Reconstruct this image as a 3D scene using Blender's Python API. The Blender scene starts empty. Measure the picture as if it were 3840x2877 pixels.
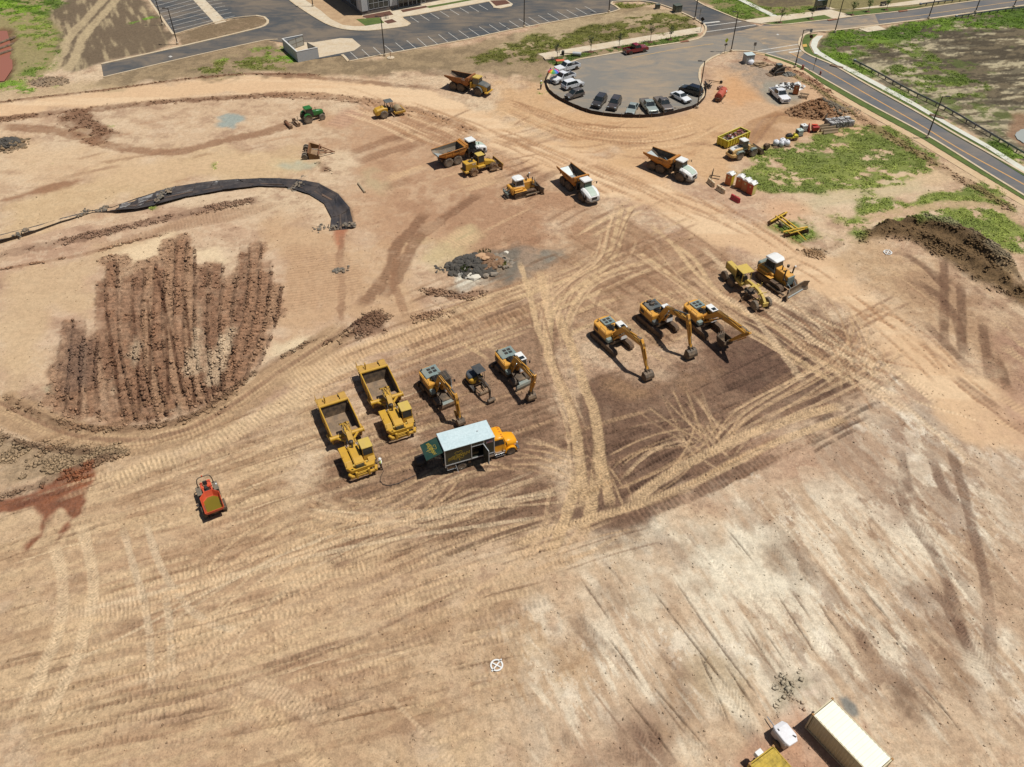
import bpy,bmesh,math,random
import numpy as np
from mathutils import Vector,Matrix
from mathutils.geometry import tessellate_polygon

random.seed(7)
S = bpy.context.scene
COL = S.collection
PI = math.pi
# ------------------------------------------------------------------ camera,sky,sun,exposure
PITCH,ROLL,HCAM,FPX = 0.747962,0.005230,68.998,3020.0
_fw = Vector((0,math.cos(PITCH),-math.sin(PITCH)))
_u0 = Vector((0,math.sin(PITCH),math.cos(PITCH)))
_r0 = Vector((1,0,0))
_rt = _r0 * math.cos(ROLL) + _u0 * math.sin(ROLL)
_up = -_r0 * math.sin(ROLL) + _u0 * math.cos(ROLL)
cd = bpy.data.cameras.new("camera")
cam = bpy.data.objects.new("camera",cd)
COL.objects.link(cam)
_m = Matrix((_rt,_up,-_fw)).transposed().to_4x4()
_m.translation = (0,0,HCAM)
cam.matrix_world = _m
cd.sensor_width = 36
cd.lens = 36 * FPX / 3840
cd.clip_start = 1
cd.clip_end = 9000
S.camera = cam

W = bpy.data.worlds.new("World")
S.world = W
W.use_nodes = True
_nt = W.node_tree
_bg = _nt.nodes["Background"]
_sky = _nt.nodes.new("ShaderNodeTexSky")
_sky.sky_type = 'NISHITA'
_sky.sun_disc = False
_sky.sun_elevation = math.radians(69)
_sky.sun_rotation = math.radians(90)
_nt.links.new(_sky.outputs[0],_bg.inputs[0])
_bg.inputs[1].default_value = 0.05
sd = bpy.data.lights.new("sun", 'SUN')
sd.energy = 4.9
sd.angle = math.radians(0.5)
sd.color = (1.0,0.965,0.905)
sun = bpy.data.objects.new("sun",sd)
COL.objects.link(sun)
sun.rotation_euler = Vector((-0.385,0.0,-1)).to_track_quat('-Z', 'Y').to_euler()
sun.location = (60,0,150)
S.view_settings.view_transform = 'Standard'
S.view_settings.look = 'None'
S.view_settings.exposure = -0.02
S.view_settings.gamma = 1.0
S.view_settings.use_curve_mapping = False

# ------------------------------------------------------------------ helpers
VS = 3840 / 2212.0
def G3(X,Y,z=0.0):
    """survey point: where the sight line of a photo pixel (3840 wide) meets the level z"""
    d = _fw + _rt * ((X - 1920) / FPX) - _up * ((Y - 1438.5) / FPX)
    t = (z - HCAM) / d.z
    return Vector((d.x * t,d.y * t,z))
def G(x,y,z=0.0):
    return G3(x * VS,y * VS,z)
def lin(c):
    out = []
    for v in c:
        v = v / 255.0
        out.append(v / 12.92 if v <= 0.04045 else ((v + 0.055) / 1.055) ** 2.4)
    return np.array(out)
KAL = 0.72
def alb(c,k=KAL):
    return lin(c) * k

MATS = {}
def mat(name,rgb,rough=.5,metal=0.,dirt=.25,scale=1.2,dust=(186,154,118),bump=0.,spec=.5,coat=0.,k=KAL):
    """painted or bare surface with procedural grime"""
    if name in MATS: return MATS[name]
    m = bpy.data.materials.new(name)
    m.use_nodes = True
    nt = m.node_tree;N = nt.nodes;L = nt.links
    b = N["Principled BSDF"]
    c = alb(rgb,k);d = alb(dust)
    tc = N.new("ShaderNodeTexCoord")
    n1 = N.new("ShaderNodeTexNoise");n1.inputs["Scale"].default_value = scale;n1.inputs["Detail"].default_value = 6;n1.inputs["Roughness"].default_value = .65
    L.new(tc.outputs["Object"],n1.inputs["Vector"])
    mr = N.new("ShaderNodeMapRange");mr.inputs[1].default_value = .42;mr.inputs[2].default_value = .78
    mr.inputs[3].default_value = dirt * .18;mr.inputs[4].default_value = min(1,dirt * 1.5)
    L.new(n1.outputs[0],mr.inputs[0])
    mx = N.new("ShaderNodeMix");mx.data_type = 'RGBA'
    mx.inputs[6].default_value = (*c,1);mx.inputs[7].default_value = (*d,1)
    sx = N.new("ShaderNodeSeparateXYZ");L.new(tc.outputs["Object"],sx.inputs[0])
    mz = N.new("ShaderNodeMapRange");mz.inputs[1].default_value = .1;mz.inputs[2].default_value = 1.5;mz.inputs[3].default_value = min(.5,dirt * 1.3);mz.inputs[4].default_value = 0
    L.new(sx.outputs[2],mz.inputs[0]);mm = N.new("ShaderNodeMath");mm.operation = 'MULTIPLY_ADD';mm.use_clamp = True   # mud thrown up from below
    L.new(mz.outputs[0],mm.inputs[0]);L.new(n1.outputs[0],mm.inputs[1]);L.new(mr.outputs[0],mm.inputs[2])
    L.new(mm.outputs[0],mx.inputs[0])
    n2 = N.new("ShaderNodeTexNoise");n2.inputs["Scale"].default_value = scale * 5;n2.inputs["Detail"].default_value = 4
    L.new(tc.outputs["Object"],n2.inputs["Vector"])
    hs = N.new("ShaderNodeHueSaturation")
    m2 = N.new("ShaderNodeMapRange");m2.inputs[3].default_value = 1 - .25 * min(1,dirt * 2 + .1);m2.inputs[4].default_value = 1 + .2 * min(1,dirt * 2 + .1)
    L.new(n2.outputs[0],m2.inputs[0]);L.new(m2.outputs[0],hs.inputs["Value"])
    L.new(mx.outputs[2],hs.inputs["Color"]);L.new(hs.outputs[0],b.inputs["Base Color"])
    b.inputs["Metallic"].default_value = metal
    m3 = N.new("ShaderNodeMapRange");m3.inputs[3].default_value = rough;m3.inputs[4].default_value = min(1,rough + .5 * dirt + .05)
    L.new(n1.outputs[0],m3.inputs[0]);L.new(m3.outputs[0],b.inputs["Roughness"])
    b.inputs["Specular IOR Level"].default_value = spec
    if coat: b.inputs["Coat Weight"].default_value = coat
    if bump:
        bp = N.new("ShaderNodeBump");bp.inputs["Strength"].default_value = .8;bp.inputs["Distance"].default_value = bump
        L.new(n2.outputs[0],bp.inputs["Height"]);L.new(bp.outputs[0],b.inputs["Normal"])
    MATS[name] = m
    return m

class MB:
    """collects solids, then becomes ONE mesh"""
    def __init__(s): s.v = [];s.f = [];s.T = None
    def add(s,vs,fs):
        o = len(s.v)
        if s.T is not None: vs = [tuple(s.T @ Vector(p)) for p in vs]
        s.v += [tuple(p) for p in vs];s.f += [tuple(i + o for i in f) for f in fs];return s
    def hexa(s,a,b):
        """a: 4 lower corners, b: 4 upper corners (counter clockwise from above)"""
        return s.add(list(a) + list(b),[(3,2,1,0),(4,5,6,7),(0,1,5,4),(1,2,6,5),(2,3,7,6),(3,0,4,7)])
    def box(s,c,d,rz=0.,top=(1,1),ry=0.,rx=0.):
        x,y,z = d[0] / 2,d[1] / 2,d[2] / 2
        P = [(-x,-y,-z),(x,-y,-z),(x,y,-z),(-x,y,-z)]
        Q = [(px * top[0],py * top[1],z) for px,py,_ in P]
        M = Matrix.Translation(c) @ Matrix.Rotation(rz,4, 'Z') @ Matrix.Rotation(ry,4, 'Y') @ Matrix.Rotation(rx,4, 'X')
        P = [M @ Vector(p) for p in P];Q = [M @ Vector(p) for p in Q]
        return s.hexa(P,Q)
    def bx(s,x0,x1,y0,y1,z0,z1):
        return s.box(((x0 + x1) / 2,(y0 + y1) / 2,(z0 + z1) / 2),(x1 - x0,y1 - y0,z1 - z0))
    def prism(s,prof,y0,y1):
        """side profile [(x,z)] pushed from y0 to y1"""
        n = len(prof)
        ar = sum(prof[i][0] * prof[(i + 1) % n][1] - prof[(i + 1) % n][0] * prof[i][1] for i in range(n))
        if ar < 0: prof = prof[::-1]
        vs = [(x,y0,z) for x,z in prof] + [(x,y1,z) for x,z in prof]
        fs = [tuple(range(n)),tuple(range(2 * n - 1,n - 1,-1))]
        fs += [(i + n,(i + 1) % n + n,(i + 1) % n,i) for i in range(n)]
        return s.add(vs,fs)
    def ext(s,poly,z0,z1):
        n = len(poly)
        ar = sum(poly[i][0] * poly[(i + 1) % n][1] - poly[(i + 1) % n][0] * poly[i][1] for i in range(n))
        if ar < 0: poly = poly[::-1]
        vs = [(p[0],p[1],z0) for p in poly] + [(p[0],p[1],z1) for p in poly]
        fs = [tuple(range(n - 1,-1,-1)),tuple(range(n,2 * n))]
        fs += [(i,(i + 1) % n,(i + 1) % n + n,i + n) for i in range(n)]
        return s.add(vs,fs)
    def loft(s,loops,caps=True,closed=True):
        n = len(loops[0]);vs = [p for l in loops for p in l];fs = []
        for k in range(len(loops) - 1):
            for i in range(n if closed else n - 1):
                j = (i + 1) % n
                fs.append((k * n + i,k * n + j,(k + 1) * n + j,(k + 1) * n + i))
        if caps: fs += [tuple(range(n - 1,-1,-1)),tuple(range((len(loops) - 1) * n,len(loops) * n))]
        return s.add(vs,fs)
    def tube(s,pts,r,n=6,r2=None):
        pts = [Vector(p) for p in pts];loops = [];prev = None
        for i,p in enumerate(pts):
            d = (pts[min(i + 1,len(pts) - 1)] - pts[max(i - 1,0)]).normalized()
            a = Vector((0,0,1)) if abs(d.z) < .9 else Vector((1,0,0))
            if prev is None: u = d.cross(a).normalized()
            else:
                u = (prev - d * prev.dot(d));u = u.normalized() if u.length > 1e-5 else d.cross(a).normalized()
            prev = u;w = d.cross(u)
            rr = r if r2 is None else r + (r2 - r) * i / (len(pts) - 1)
            loops.append([tuple(p + u * math.cos(2 * PI * k / n) * rr + w * math.sin(2 * PI * k / n) * rr) for k in range(n)])
        return s.loft(loops)
    def cyl(s,a,b,r,n=12,r2=None): return s.tube([a,b],r,n,r2)
    def latheY(s,prof,c,n=20,bump=0.):
        """prof [(r, y)] turned about the lateral axis through c"""
        loops = []
        for r,y in prof:
            loops.append([(c[0] + math.cos(2 * PI * k / n) * r * (1 + (bump if (k % 2) else 0) * (1 if r == max(q[0] for q in prof) else 0)),c[1] + y,c[2] + math.sin(2 * PI * k / n) * r) for k in range(n)])
        return s.loft(loops[::-1])
    def latheZ(s,prof,c,n=16):
        return s.loft([[(c[0] + math.cos(2 * PI * k / n) * r,c[1] + math.sin(2 * PI * k / n) * r,c[2] + z) for k in range(n)] for r,z in prof])
    def rock(s,c,r,sq=.7,rnd=random,k=0):
        """irregular lump, 20 triangles"""
        t = (1 + 5 ** .5) / 2
        V = [(-1,t,0),(1,t,0),(-1,-t,0),(1,-t,0),(0,-1,t),(0,1,t),(0,-1,-t),(0,1,-t),(t,0,-1),(t,0,1),(-t,0,-1),(-t,0,1)]
        F = [(0,11,5),(0,5,1),(0,1,7),(0,7,10),(0,10,11),(1,5,9),(5,11,4),(11,10,2),(10,7,6),(7,1,8),(3,9,4),(3,4,2),(3,2,6),(3,6,8),(3,8,9),(4,9,5),(2,4,11),(6,2,10),(8,6,7),(9,8,1)]
        sx,sy = rnd.uniform(.7,1.25),rnd.uniform(.7,1.25);a = rnd.uniform(0,6.28);ca,sa = math.cos(a),math.sin(a)
        out = []
        for x,y,z in V:
            q = r * rnd.uniform(.72,1.2) / 1.9
            x,y,z = x * q * sx,y * q * sy,z * q * sq
            out.append((c[0] + x * ca - y * sa,c[1] + x * sa + y * ca,c[2] + z))
        return s.add(out,F)
    def plate(s,quad,t,off=0.):
        """thin slab on a quad, proud by off along its normal"""
        q = [Vector(p) for p in quad];n = (q[1] - q[0]).cross(q[2] - q[1]).normalized()
        return s.hexa([tuple(p + n * off) for p in q],[tuple(p + n * (off + t)) for p in q])
    def mesh(s,name,bevel=0.,smooth=None):
        me = bpy.data.meshes.new(name)
        me.from_pydata(s.v,[],s.f)
        if bevel:
            bm = bmesh.new();bm.from_mesh(me)
            bmesh.ops.remove_doubles(bm,verts=bm.verts,dist=1e-5)
            es = [e for e in bm.edges if len(e.link_faces) == 2 and e.calc_face_angle(0) > .5]
            bmesh.ops.bevel(bm,geom=es,offset=bevel,segments=2 if bevel > .06 else 1,affect='EDGES',clamp_overlap=True)
            bm.to_mesh(me);bm.free()
        if smooth:
            me.polygons.foreach_set("use_smooth",[True] * len(me.polygons))
            me.set_sharp_from_angle(angle=math.radians(smooth))
        me.update()
        return me

def part(name,mb,m,parent=None,bevel=0.,smooth=None,label=None):
    me = mb.mesh(name,bevel,smooth) if isinstance(mb,MB) else mb
    if not me.materials: me.materials.append(m)
    o = bpy.data.objects.new(name,me);COL.objects.link(o)
    if parent is not None: o.parent = parent
    if label: o["label"] = label
    return o
def tag(o,label,cat,group=None):
    o["label"] = label;o["category"] = cat
    if group: o["group"] = group
    return o
def thing(name,label,cat,loc,deg=0.,group=None):
    o = bpy.data.objects.new(name,None);COL.objects.link(o)
    o.empty_display_size = .3
    o.location = (loc[0],loc[1],loc[2] if len(loc) > 2 else 0.)
    o.rotation_euler = (0,0,math.radians(deg))
    return tag(o,label,cat,group)
def kids(o): return [c for c in bpy.data.objects if c.parent == o]
def dup(root,loc,deg,label):
    r = root.copy();COL.objects.link(r)
    r.location = (loc[0],loc[1],loc[2] if len(loc) > 2 else 0.);r.rotation_euler = (0,0,math.radians(deg));r["label"] = label
    for ch in KIDS[root.name]:
        c = ch.copy();COL.objects.link(c);c.parent = r
        for g in KIDS.get(ch.name,[]):
            d = g.copy();COL.objects.link(d);d.parent = c
    return r
KIDS = {}
def remember(root):
    KIDS[root.name] = kids(root)
    for c in KIDS[root.name]: KIDS[c.name] = kids(c)
def structure(name,mb,m,**k):
    o = part(name,mb,m,**k);o["kind"] = "structure";return o
def heading(a,b):
    d = b - a;return math.degrees(math.atan2(d.y,d.x))

# ------------------------------------------------------------------ the ground: one sheet to the horizon
NR,NC = 900,1150
def _rowY(t):   # t: fraction of the picture height -> distance on the ground
    a = math.atan((t - .5) * 2877 / FPX) + PITCH
    return HCAM / math.tan(a)
_yr = [_rowY(1.07 - 1.15 * i / (NR - 1)) for i in range(NR)]
_near = [-400,-150,-60,-20,0,8,14];_near = [y for y in _near if y < _yr[0] - 2]
_far = [_yr[-1] + 6,_yr[-1] + 20,_yr[-1] + 60,_yr[-1] + 160,700,1500,3500]
YR = np.array(_near + _yr + _far)
_uc = np.linspace(-.69, .69,NC)
UC = np.concatenate([[-8,-3,-1.5,-1,-.8,-.72],_uc,[.72, .8,1,1.5,3,8]])
ZR = np.maximum(YR * math.cos(PITCH) + HCAM * math.sin(PITCH),45.)
X = (UC[None, :] * ZR[:,None]).astype(np.float32)
Y = np.repeat(YR[:,None],len(UC),1).astype(np.float32)
SH = X.shape
PXM = np.repeat((ZR / 805.)[:,None],len(UC),1).astype(np.float32)   # ground size of a picture element
_rng = np.random.default_rng(11)
_tab = _rng.random((512,512)).astype(np.float32)
def vn(x,y,seed=0):
    xi = np.floor(x).astype(np.int32);yi = np.floor(y).astype(np.int32)
    fx = (x - xi).astype(np.float32);fy = (y - yi).astype(np.float32)
    fx = fx * fx * (3 - 2 * fx);fy = fy * fy * (3 - 2 * fy)
    o1,o2 = (seed * 71) & 511,(seed * 131) & 511
    x0,x1,y0,y1 = (xi + o1) & 511,(xi + o1 + 1) & 511,(yi + o2) & 511,(yi + o2 + 1) & 511
    a = _tab[x0,y0];b = _tab[x1,y0];c = _tab[x0,y1];d = _tab[x1,y1]
    return a + (b - a) * fx + (c - a) * fy + (a - b - c + d) * fx * fy
def fbm(x,y,o=4,seed=0,g=.55):
    s = 0;w = 1;t = 0
    for k in range(o):
        s = s + vn(x * 2 ** k + 3.7 * k,y * 2 ** k - 5.1 * k,seed + k) * w;t += w;w *= g
    return s / t
def sm(a,b,x):
    t = np.clip((x - a) / (b - a),0,1);return t * t * (3 - 2 * t)
N30 = fbm(X / 30,Y / 30,4,1)
N6 = fbm(X / 6,Y / 6,4,2)
N1 = fbm(X / 1.3,Y / 1.3,3,3)
NF = fbm(X / .45,Y / .45,2,4)
def rot(v0,v1):
    a,b = G(*v0),G(*v1);d = (b - a).normalized()
    return X * d.x + Y * d.y,-X * d.y + Y * d.x
A1,B1 = rot((300,1300),(1100,1080))
A2,B2 = rot((1500,1150),(1800,1600))
ST1 = fbm(A1 / 22,B1 / 1.3,4,5)
ST2 = fbm(A2 / 14,B2 / 1.1,4,6)
C = np.zeros(SH + (3,),np.float32)
Hh = np.zeros(SH,np.float32)
GRASS = np.zeros(SH,np.float32)
WET = np.zeros(SH,np.float32)
ROCKY = np.zeros(SH,np.float32)
GRIT = np.full(SH, .62,np.float32)   # how coarse the surface is
def A(c): return alb(c).astype(np.float32)
C[:] = A((205,175,142))
def mixg(m,c):
    C[:] = C + (A(c) - C) * m[...,None]
mixg(sm(.45, .75,N30) * .75,(188,152,126))
mixg(sm(.5, .8,fbm(X / 17,Y / 17,4,21)) * .7,(216,191,158))
CR = fbm(X / 5.5,Y / 4.0,7,23, .66)
CR2 = fbm(X / 2.6,Y / 2.0,6,24, .68)
mixg(sm(.53, .60,CR) * .38,(168,132,106))
mixg(sm(.55, .60,CR2) * .34,(226,202,170))
mixg(sm(.40, .33,CR2) * .45,(158,124,100))
Hh += (N6 - .5) * .08 + (N1 - .5) * .08 + (NF - .5) * .06

def win(x0,x1,y0,y1):
    r0 = int(np.searchsorted(YR,y0)) - 1;r1 = int(np.searchsorted(YR,y1)) + 1
    r0 = max(r0,0);r1 = min(r1,len(YR))
    if r1 - r0 < 1: return None
    z0,z1 = ZR[r0],ZR[r1 - 1]
    u0 = min(x0 / z0,x0 / z1);u1 = max(x1 / z0,x1 / z1)
    c0 = max(int(np.searchsorted(UC,u0)) - 1,0);c1 = min(int(np.searchsorted(UC,u1)) + 1,len(UC))
    if c1 - c0 < 1: return None
    return slice(r0,r1),slice(c0,c1)
def gp(pts): return np.array([tuple(G(x,y))[:2] for x,y in pts])
def sdist(P,px,py):
    """signed distance to a polygon, positive inside"""
    d = np.full(px.shape,1e9,np.float32);ins = np.zeros(px.shape,bool)
    n = len(P)
    for i in range(n):
        ax,ay = P[i];bx,by = P[(i + 1) % n]
        ex,ey = bx - ax,by - ay;L2 = ex * ex + ey * ey + 1e-9
        t = np.clip(((px - ax) * ex + (py - ay) * ey) / L2,0,1)
        d = np.minimum(d,(px - ax - t * ex) ** 2 + (py - ay - t * ey) ** 2)
        if ay != by:
            c = ((ay > py) != (by > py)) & (px < (bx - ax) * (py - ay) / (by - ay) + ax)
            ins ^= c
    d = np.sqrt(d);return np.where(ins,d,-d)
def area(pts,feather=1.,rag=1.5,nz=None,world=False):
    P = np.array(pts) if world else gp(pts)
    m = feather + rag + 1
    w = win(P[:,0].min() - m,P[:,0].max() + m,P[:,1].min() - m,P[:,1].max() + m)
    if w is None: return None,None
    sd_ = sdist(P,X[w],Y[w]) + rag * 2 * ((N6 if nz is None else nz)[w] - .5) * 2 + rag * .5 * (N1[w] - .5)
    return w,sm(-feather,feather,sd_)
def patch(pts,col,op=1.,feather=1.,rag=1.5,z=0.,grass=None,wet=None,tex=0.,nz=None,rocky=0.,grit=None):
    w,m = area(pts,feather,rag,nz)
    if w is None: return
    if grit is not None: GRIT[w] += (grit - GRIT[w]) * m
    q = m * op
    if tex: q = q * np.clip(1 - tex + tex * 2 * sm(.35, .65,N1[w] * .5 + N6[w] * .5),0,1)
    if col is not None: C[w] += (A(col) - C[w]) * q[...,None]
    if z: Hh[w] += m * z
    if grass is not None: GRASS[w] = GRASS[w] * (1 - m) + m * grass
    if wet is not None: WET[w] = np.maximum(WET[w],m * wet)
    if rocky: ROCKY[w] = np.maximum(ROCKY[w],m * rocky)
def grassy(pts,cols=((96,112,46),(74,88,38),(122,136,58)),cover=.7,feather=1.2,rag=2.5,soil=None,seed=0):
    w,m = area(pts,feather,rag)
    if w is None: return
    if soil: C[w] += (A(soil) - C[w]) * (m * .8)[...,None]
    n = fbm(X[w] / 3.6,Y[w] / 2.8,6,31 + seed, .72)
    g = m * sm(.58 - cover * .24, .66 - cover * .24,n)
    t = fbm(X[w] / 11,Y[w] / 5,3,41 + seed)[...,None]
    t2 = sm(.45, .7,fbm(X[w] / 1.1,Y[w] / 1.1,3,51 + seed))[...,None]
    c = A(cols[0]) * (1 - sm(.4, .6,t)) + A(cols[2]) * sm(.4, .6,t)
    c = c * (1 - .55 * t2) + A(cols[1]) * .55 * t2
    C[w] += (c - C[w]) * (g * .93)[...,None]
    GRASS[w] = np.maximum(GRASS[w] * (1 - m),g)
_D = np.full(SH,1e9,np.float32);_S = np.zeros(SH,np.float32);_L = np.zeros(SH,np.float32)
def spline(P,step=1.2):
    P = np.asarray(P,float);out = []
    if len(P) == 2:
        n = max(2,int(np.hypot(*(P[1] - P[0])) / (step * 3)));return np.array([P[0] + (P[1] - P[0]) * i / n for i in range(n + 1)])
    Q = np.vstack([2 * P[0] - P[1],P,2 * P[-1] - P[-2]])
    for i in range(len(P) - 1):
        p0,p1,p2,p3 = Q[i:i + 4];n = max(1,int(np.hypot(*(p2 - p1)) / step))
        for k in range(n):
            t = k / n
            out.append(.5 * (2 * p1 + (p2 - p0) * t + (2 * p0 - 5 * p1 + 4 * p2 - p3) * t * t + (3 * p1 - p0 - 3 * p2 + p3) * t ** 3))
    out.append(P[-1]);return np.array(out)
def stroke(pts,w=.6,col=None,op=.6,depth=.03,tread=.0,per=.5,gauge=0.,soft=.3,berm=0.,rag=.35,chev=0.,wet=0.,brk=.5,world=False,endf=2.5,bermcol=None,rocky=0.):
    P = spline(pts if world else gp(pts),1.6)
    R = w / 2 + gauge / 2 + .5 + berm * 2
    s = 0.;wins = []
    for i in range(len(P) - 1):
        a,b = P[i],P[i + 1];e = b - a;L = float(np.hypot(*e))
        if L < 1e-6: continue
        ww = win(min(a[0],b[0]) - R,max(a[0],b[0]) + R,min(a[1],b[1]) - R,max(a[1],b[1]) + R)
        if ww is None: s += L;continue
        px = X[ww] - a[0];py = Y[ww] - a[1];e = e / L
        t = np.clip(px * e[0] + py * e[1],0,L);la = px * -e[1] + py * e[0]
        d = np.hypot(px - t * e[0],py - t * e[1]);D = _D[ww];k = d < D
        D[k] = d[k];_S[ww][k] = (t + s)[k];_L[ww][k] = la[k]
        wins.append(ww);s += L
    if not wins: return
    r0 = min(q[0].start for q in wins);r1 = max(q[0].stop for q in wins);c0 = min(q[1].start for q in wins);c1 = max(q[1].stop for q in wins)
    q = (slice(r0,r1),slice(c0,c1))
    D = _D[q].copy();sel = D < R;_D[q] = 1e9
    if not sel.any(): return
    D = D[sel];Sx = _S[q][sel];Lx = np.where(np.abs(_L[q][sel]) < 1e-9,D,np.sign(_L[q][sel]) * D)
    n1 = N1[q][sel];n6 = N6[q][sel];nf = NF[q][sel];px = PXM[q][sel]
    lat = np.abs(np.abs(Lx) - gauge / 2) if gauge else np.abs(Lx)
    e = lat + rag * w * (n1 - .5) + .35 * rag * w * (nf - .5)
    ww_ = np.maximum(w / 2,px * .7)
    m = (1 - sm(ww_ * (1 - soft),ww_ * (1 + soft),e)) * sm(0,endf,Sx) * sm(0,endf,s - Sx)
    m = m * np.clip(1 - brk + 2 * brk * sm(.3, .62,n6 * .6 + n1 * .4),0,1)
    cc = C[q];v = cc[sel]
    T = 0.
    if tread:
        vis = np.clip((per / px - 1.8) / 2,0,1)
        T = (np.abs(((Sx + chev * lat + .15 * (n1 - .5)) / per) % 1 - .5) * 4 - 1) * vis
    if col is not None:
        k = A(col)[None, :] * (1 + .32 * T * np.sign(tread) if tread else 1.)[...,None] if tread else A(col)[None, :]  # tread hollows darker, ribs lighter: their shading is put into the colour too
        v = v + (k - v) * (m * op)[:,None]
    if berm:
        bm_ = np.exp(-((e - w / 2 - .1) / (.12 + berm * .6)) ** 2) * sm(.35, .6,nf) * sm(0,endf,Sx) * sm(0,endf,s - Sx)
        if bermcol is not None: v = v + (A(bermcol)[None] - v) * (bm_ * .7)[:,None]
    cc[sel] = v
    h = Hh[q];hv = h[sel] - m * depth
    if tread: hv = hv + m * tread * T
    if berm: hv = hv + bm_ * berm
    h[sel] = hv
    g = GRASS[q];g[sel] = g[sel] * (1 - m * min(1,op * 1.2))
    if wet:
        x_ = WET[q];x_[sel] = np.maximum(x_[sel],m * wet)
    if rocky:
        x_ = ROCKY[q];x_[sel] = np.maximum(x_[sel],m * rocky)

def family(pts,n,spread,w=.34,col=(214,181,142),op=.7):
    """more passes of the same turn, a little to either side"""
    P = spline(gp(pts),6.)
    d = np.gradient(P,axis=0);d /= np.hypot(d[:,0],d[:,1])[:,None] + 1e-9;nn = np.stack([-d[:,1],d[:,0]],1)
    for k in range(n):
        o = random.uniform(-spread,spread);t = np.linspace(-1,1,len(P)) * random.uniform(-.6, .6) * spread
        Q = P + nn * (o + t)[:,None];i0 = random.randint(0,max(0,len(Q) // 4));i1 = len(Q) - random.randint(0,max(0,len(Q) // 4))
        if i1 - i0 < 2: continue
        stroke(Q[i0:i1],w * random.uniform(.8,1.5),col if random.random() < .75 else (150,118,92),op * random.uniform(.5,1.), .04,tread=.02,per=.36,rag=.35,brk=.5,soft=.25,world=True)

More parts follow.
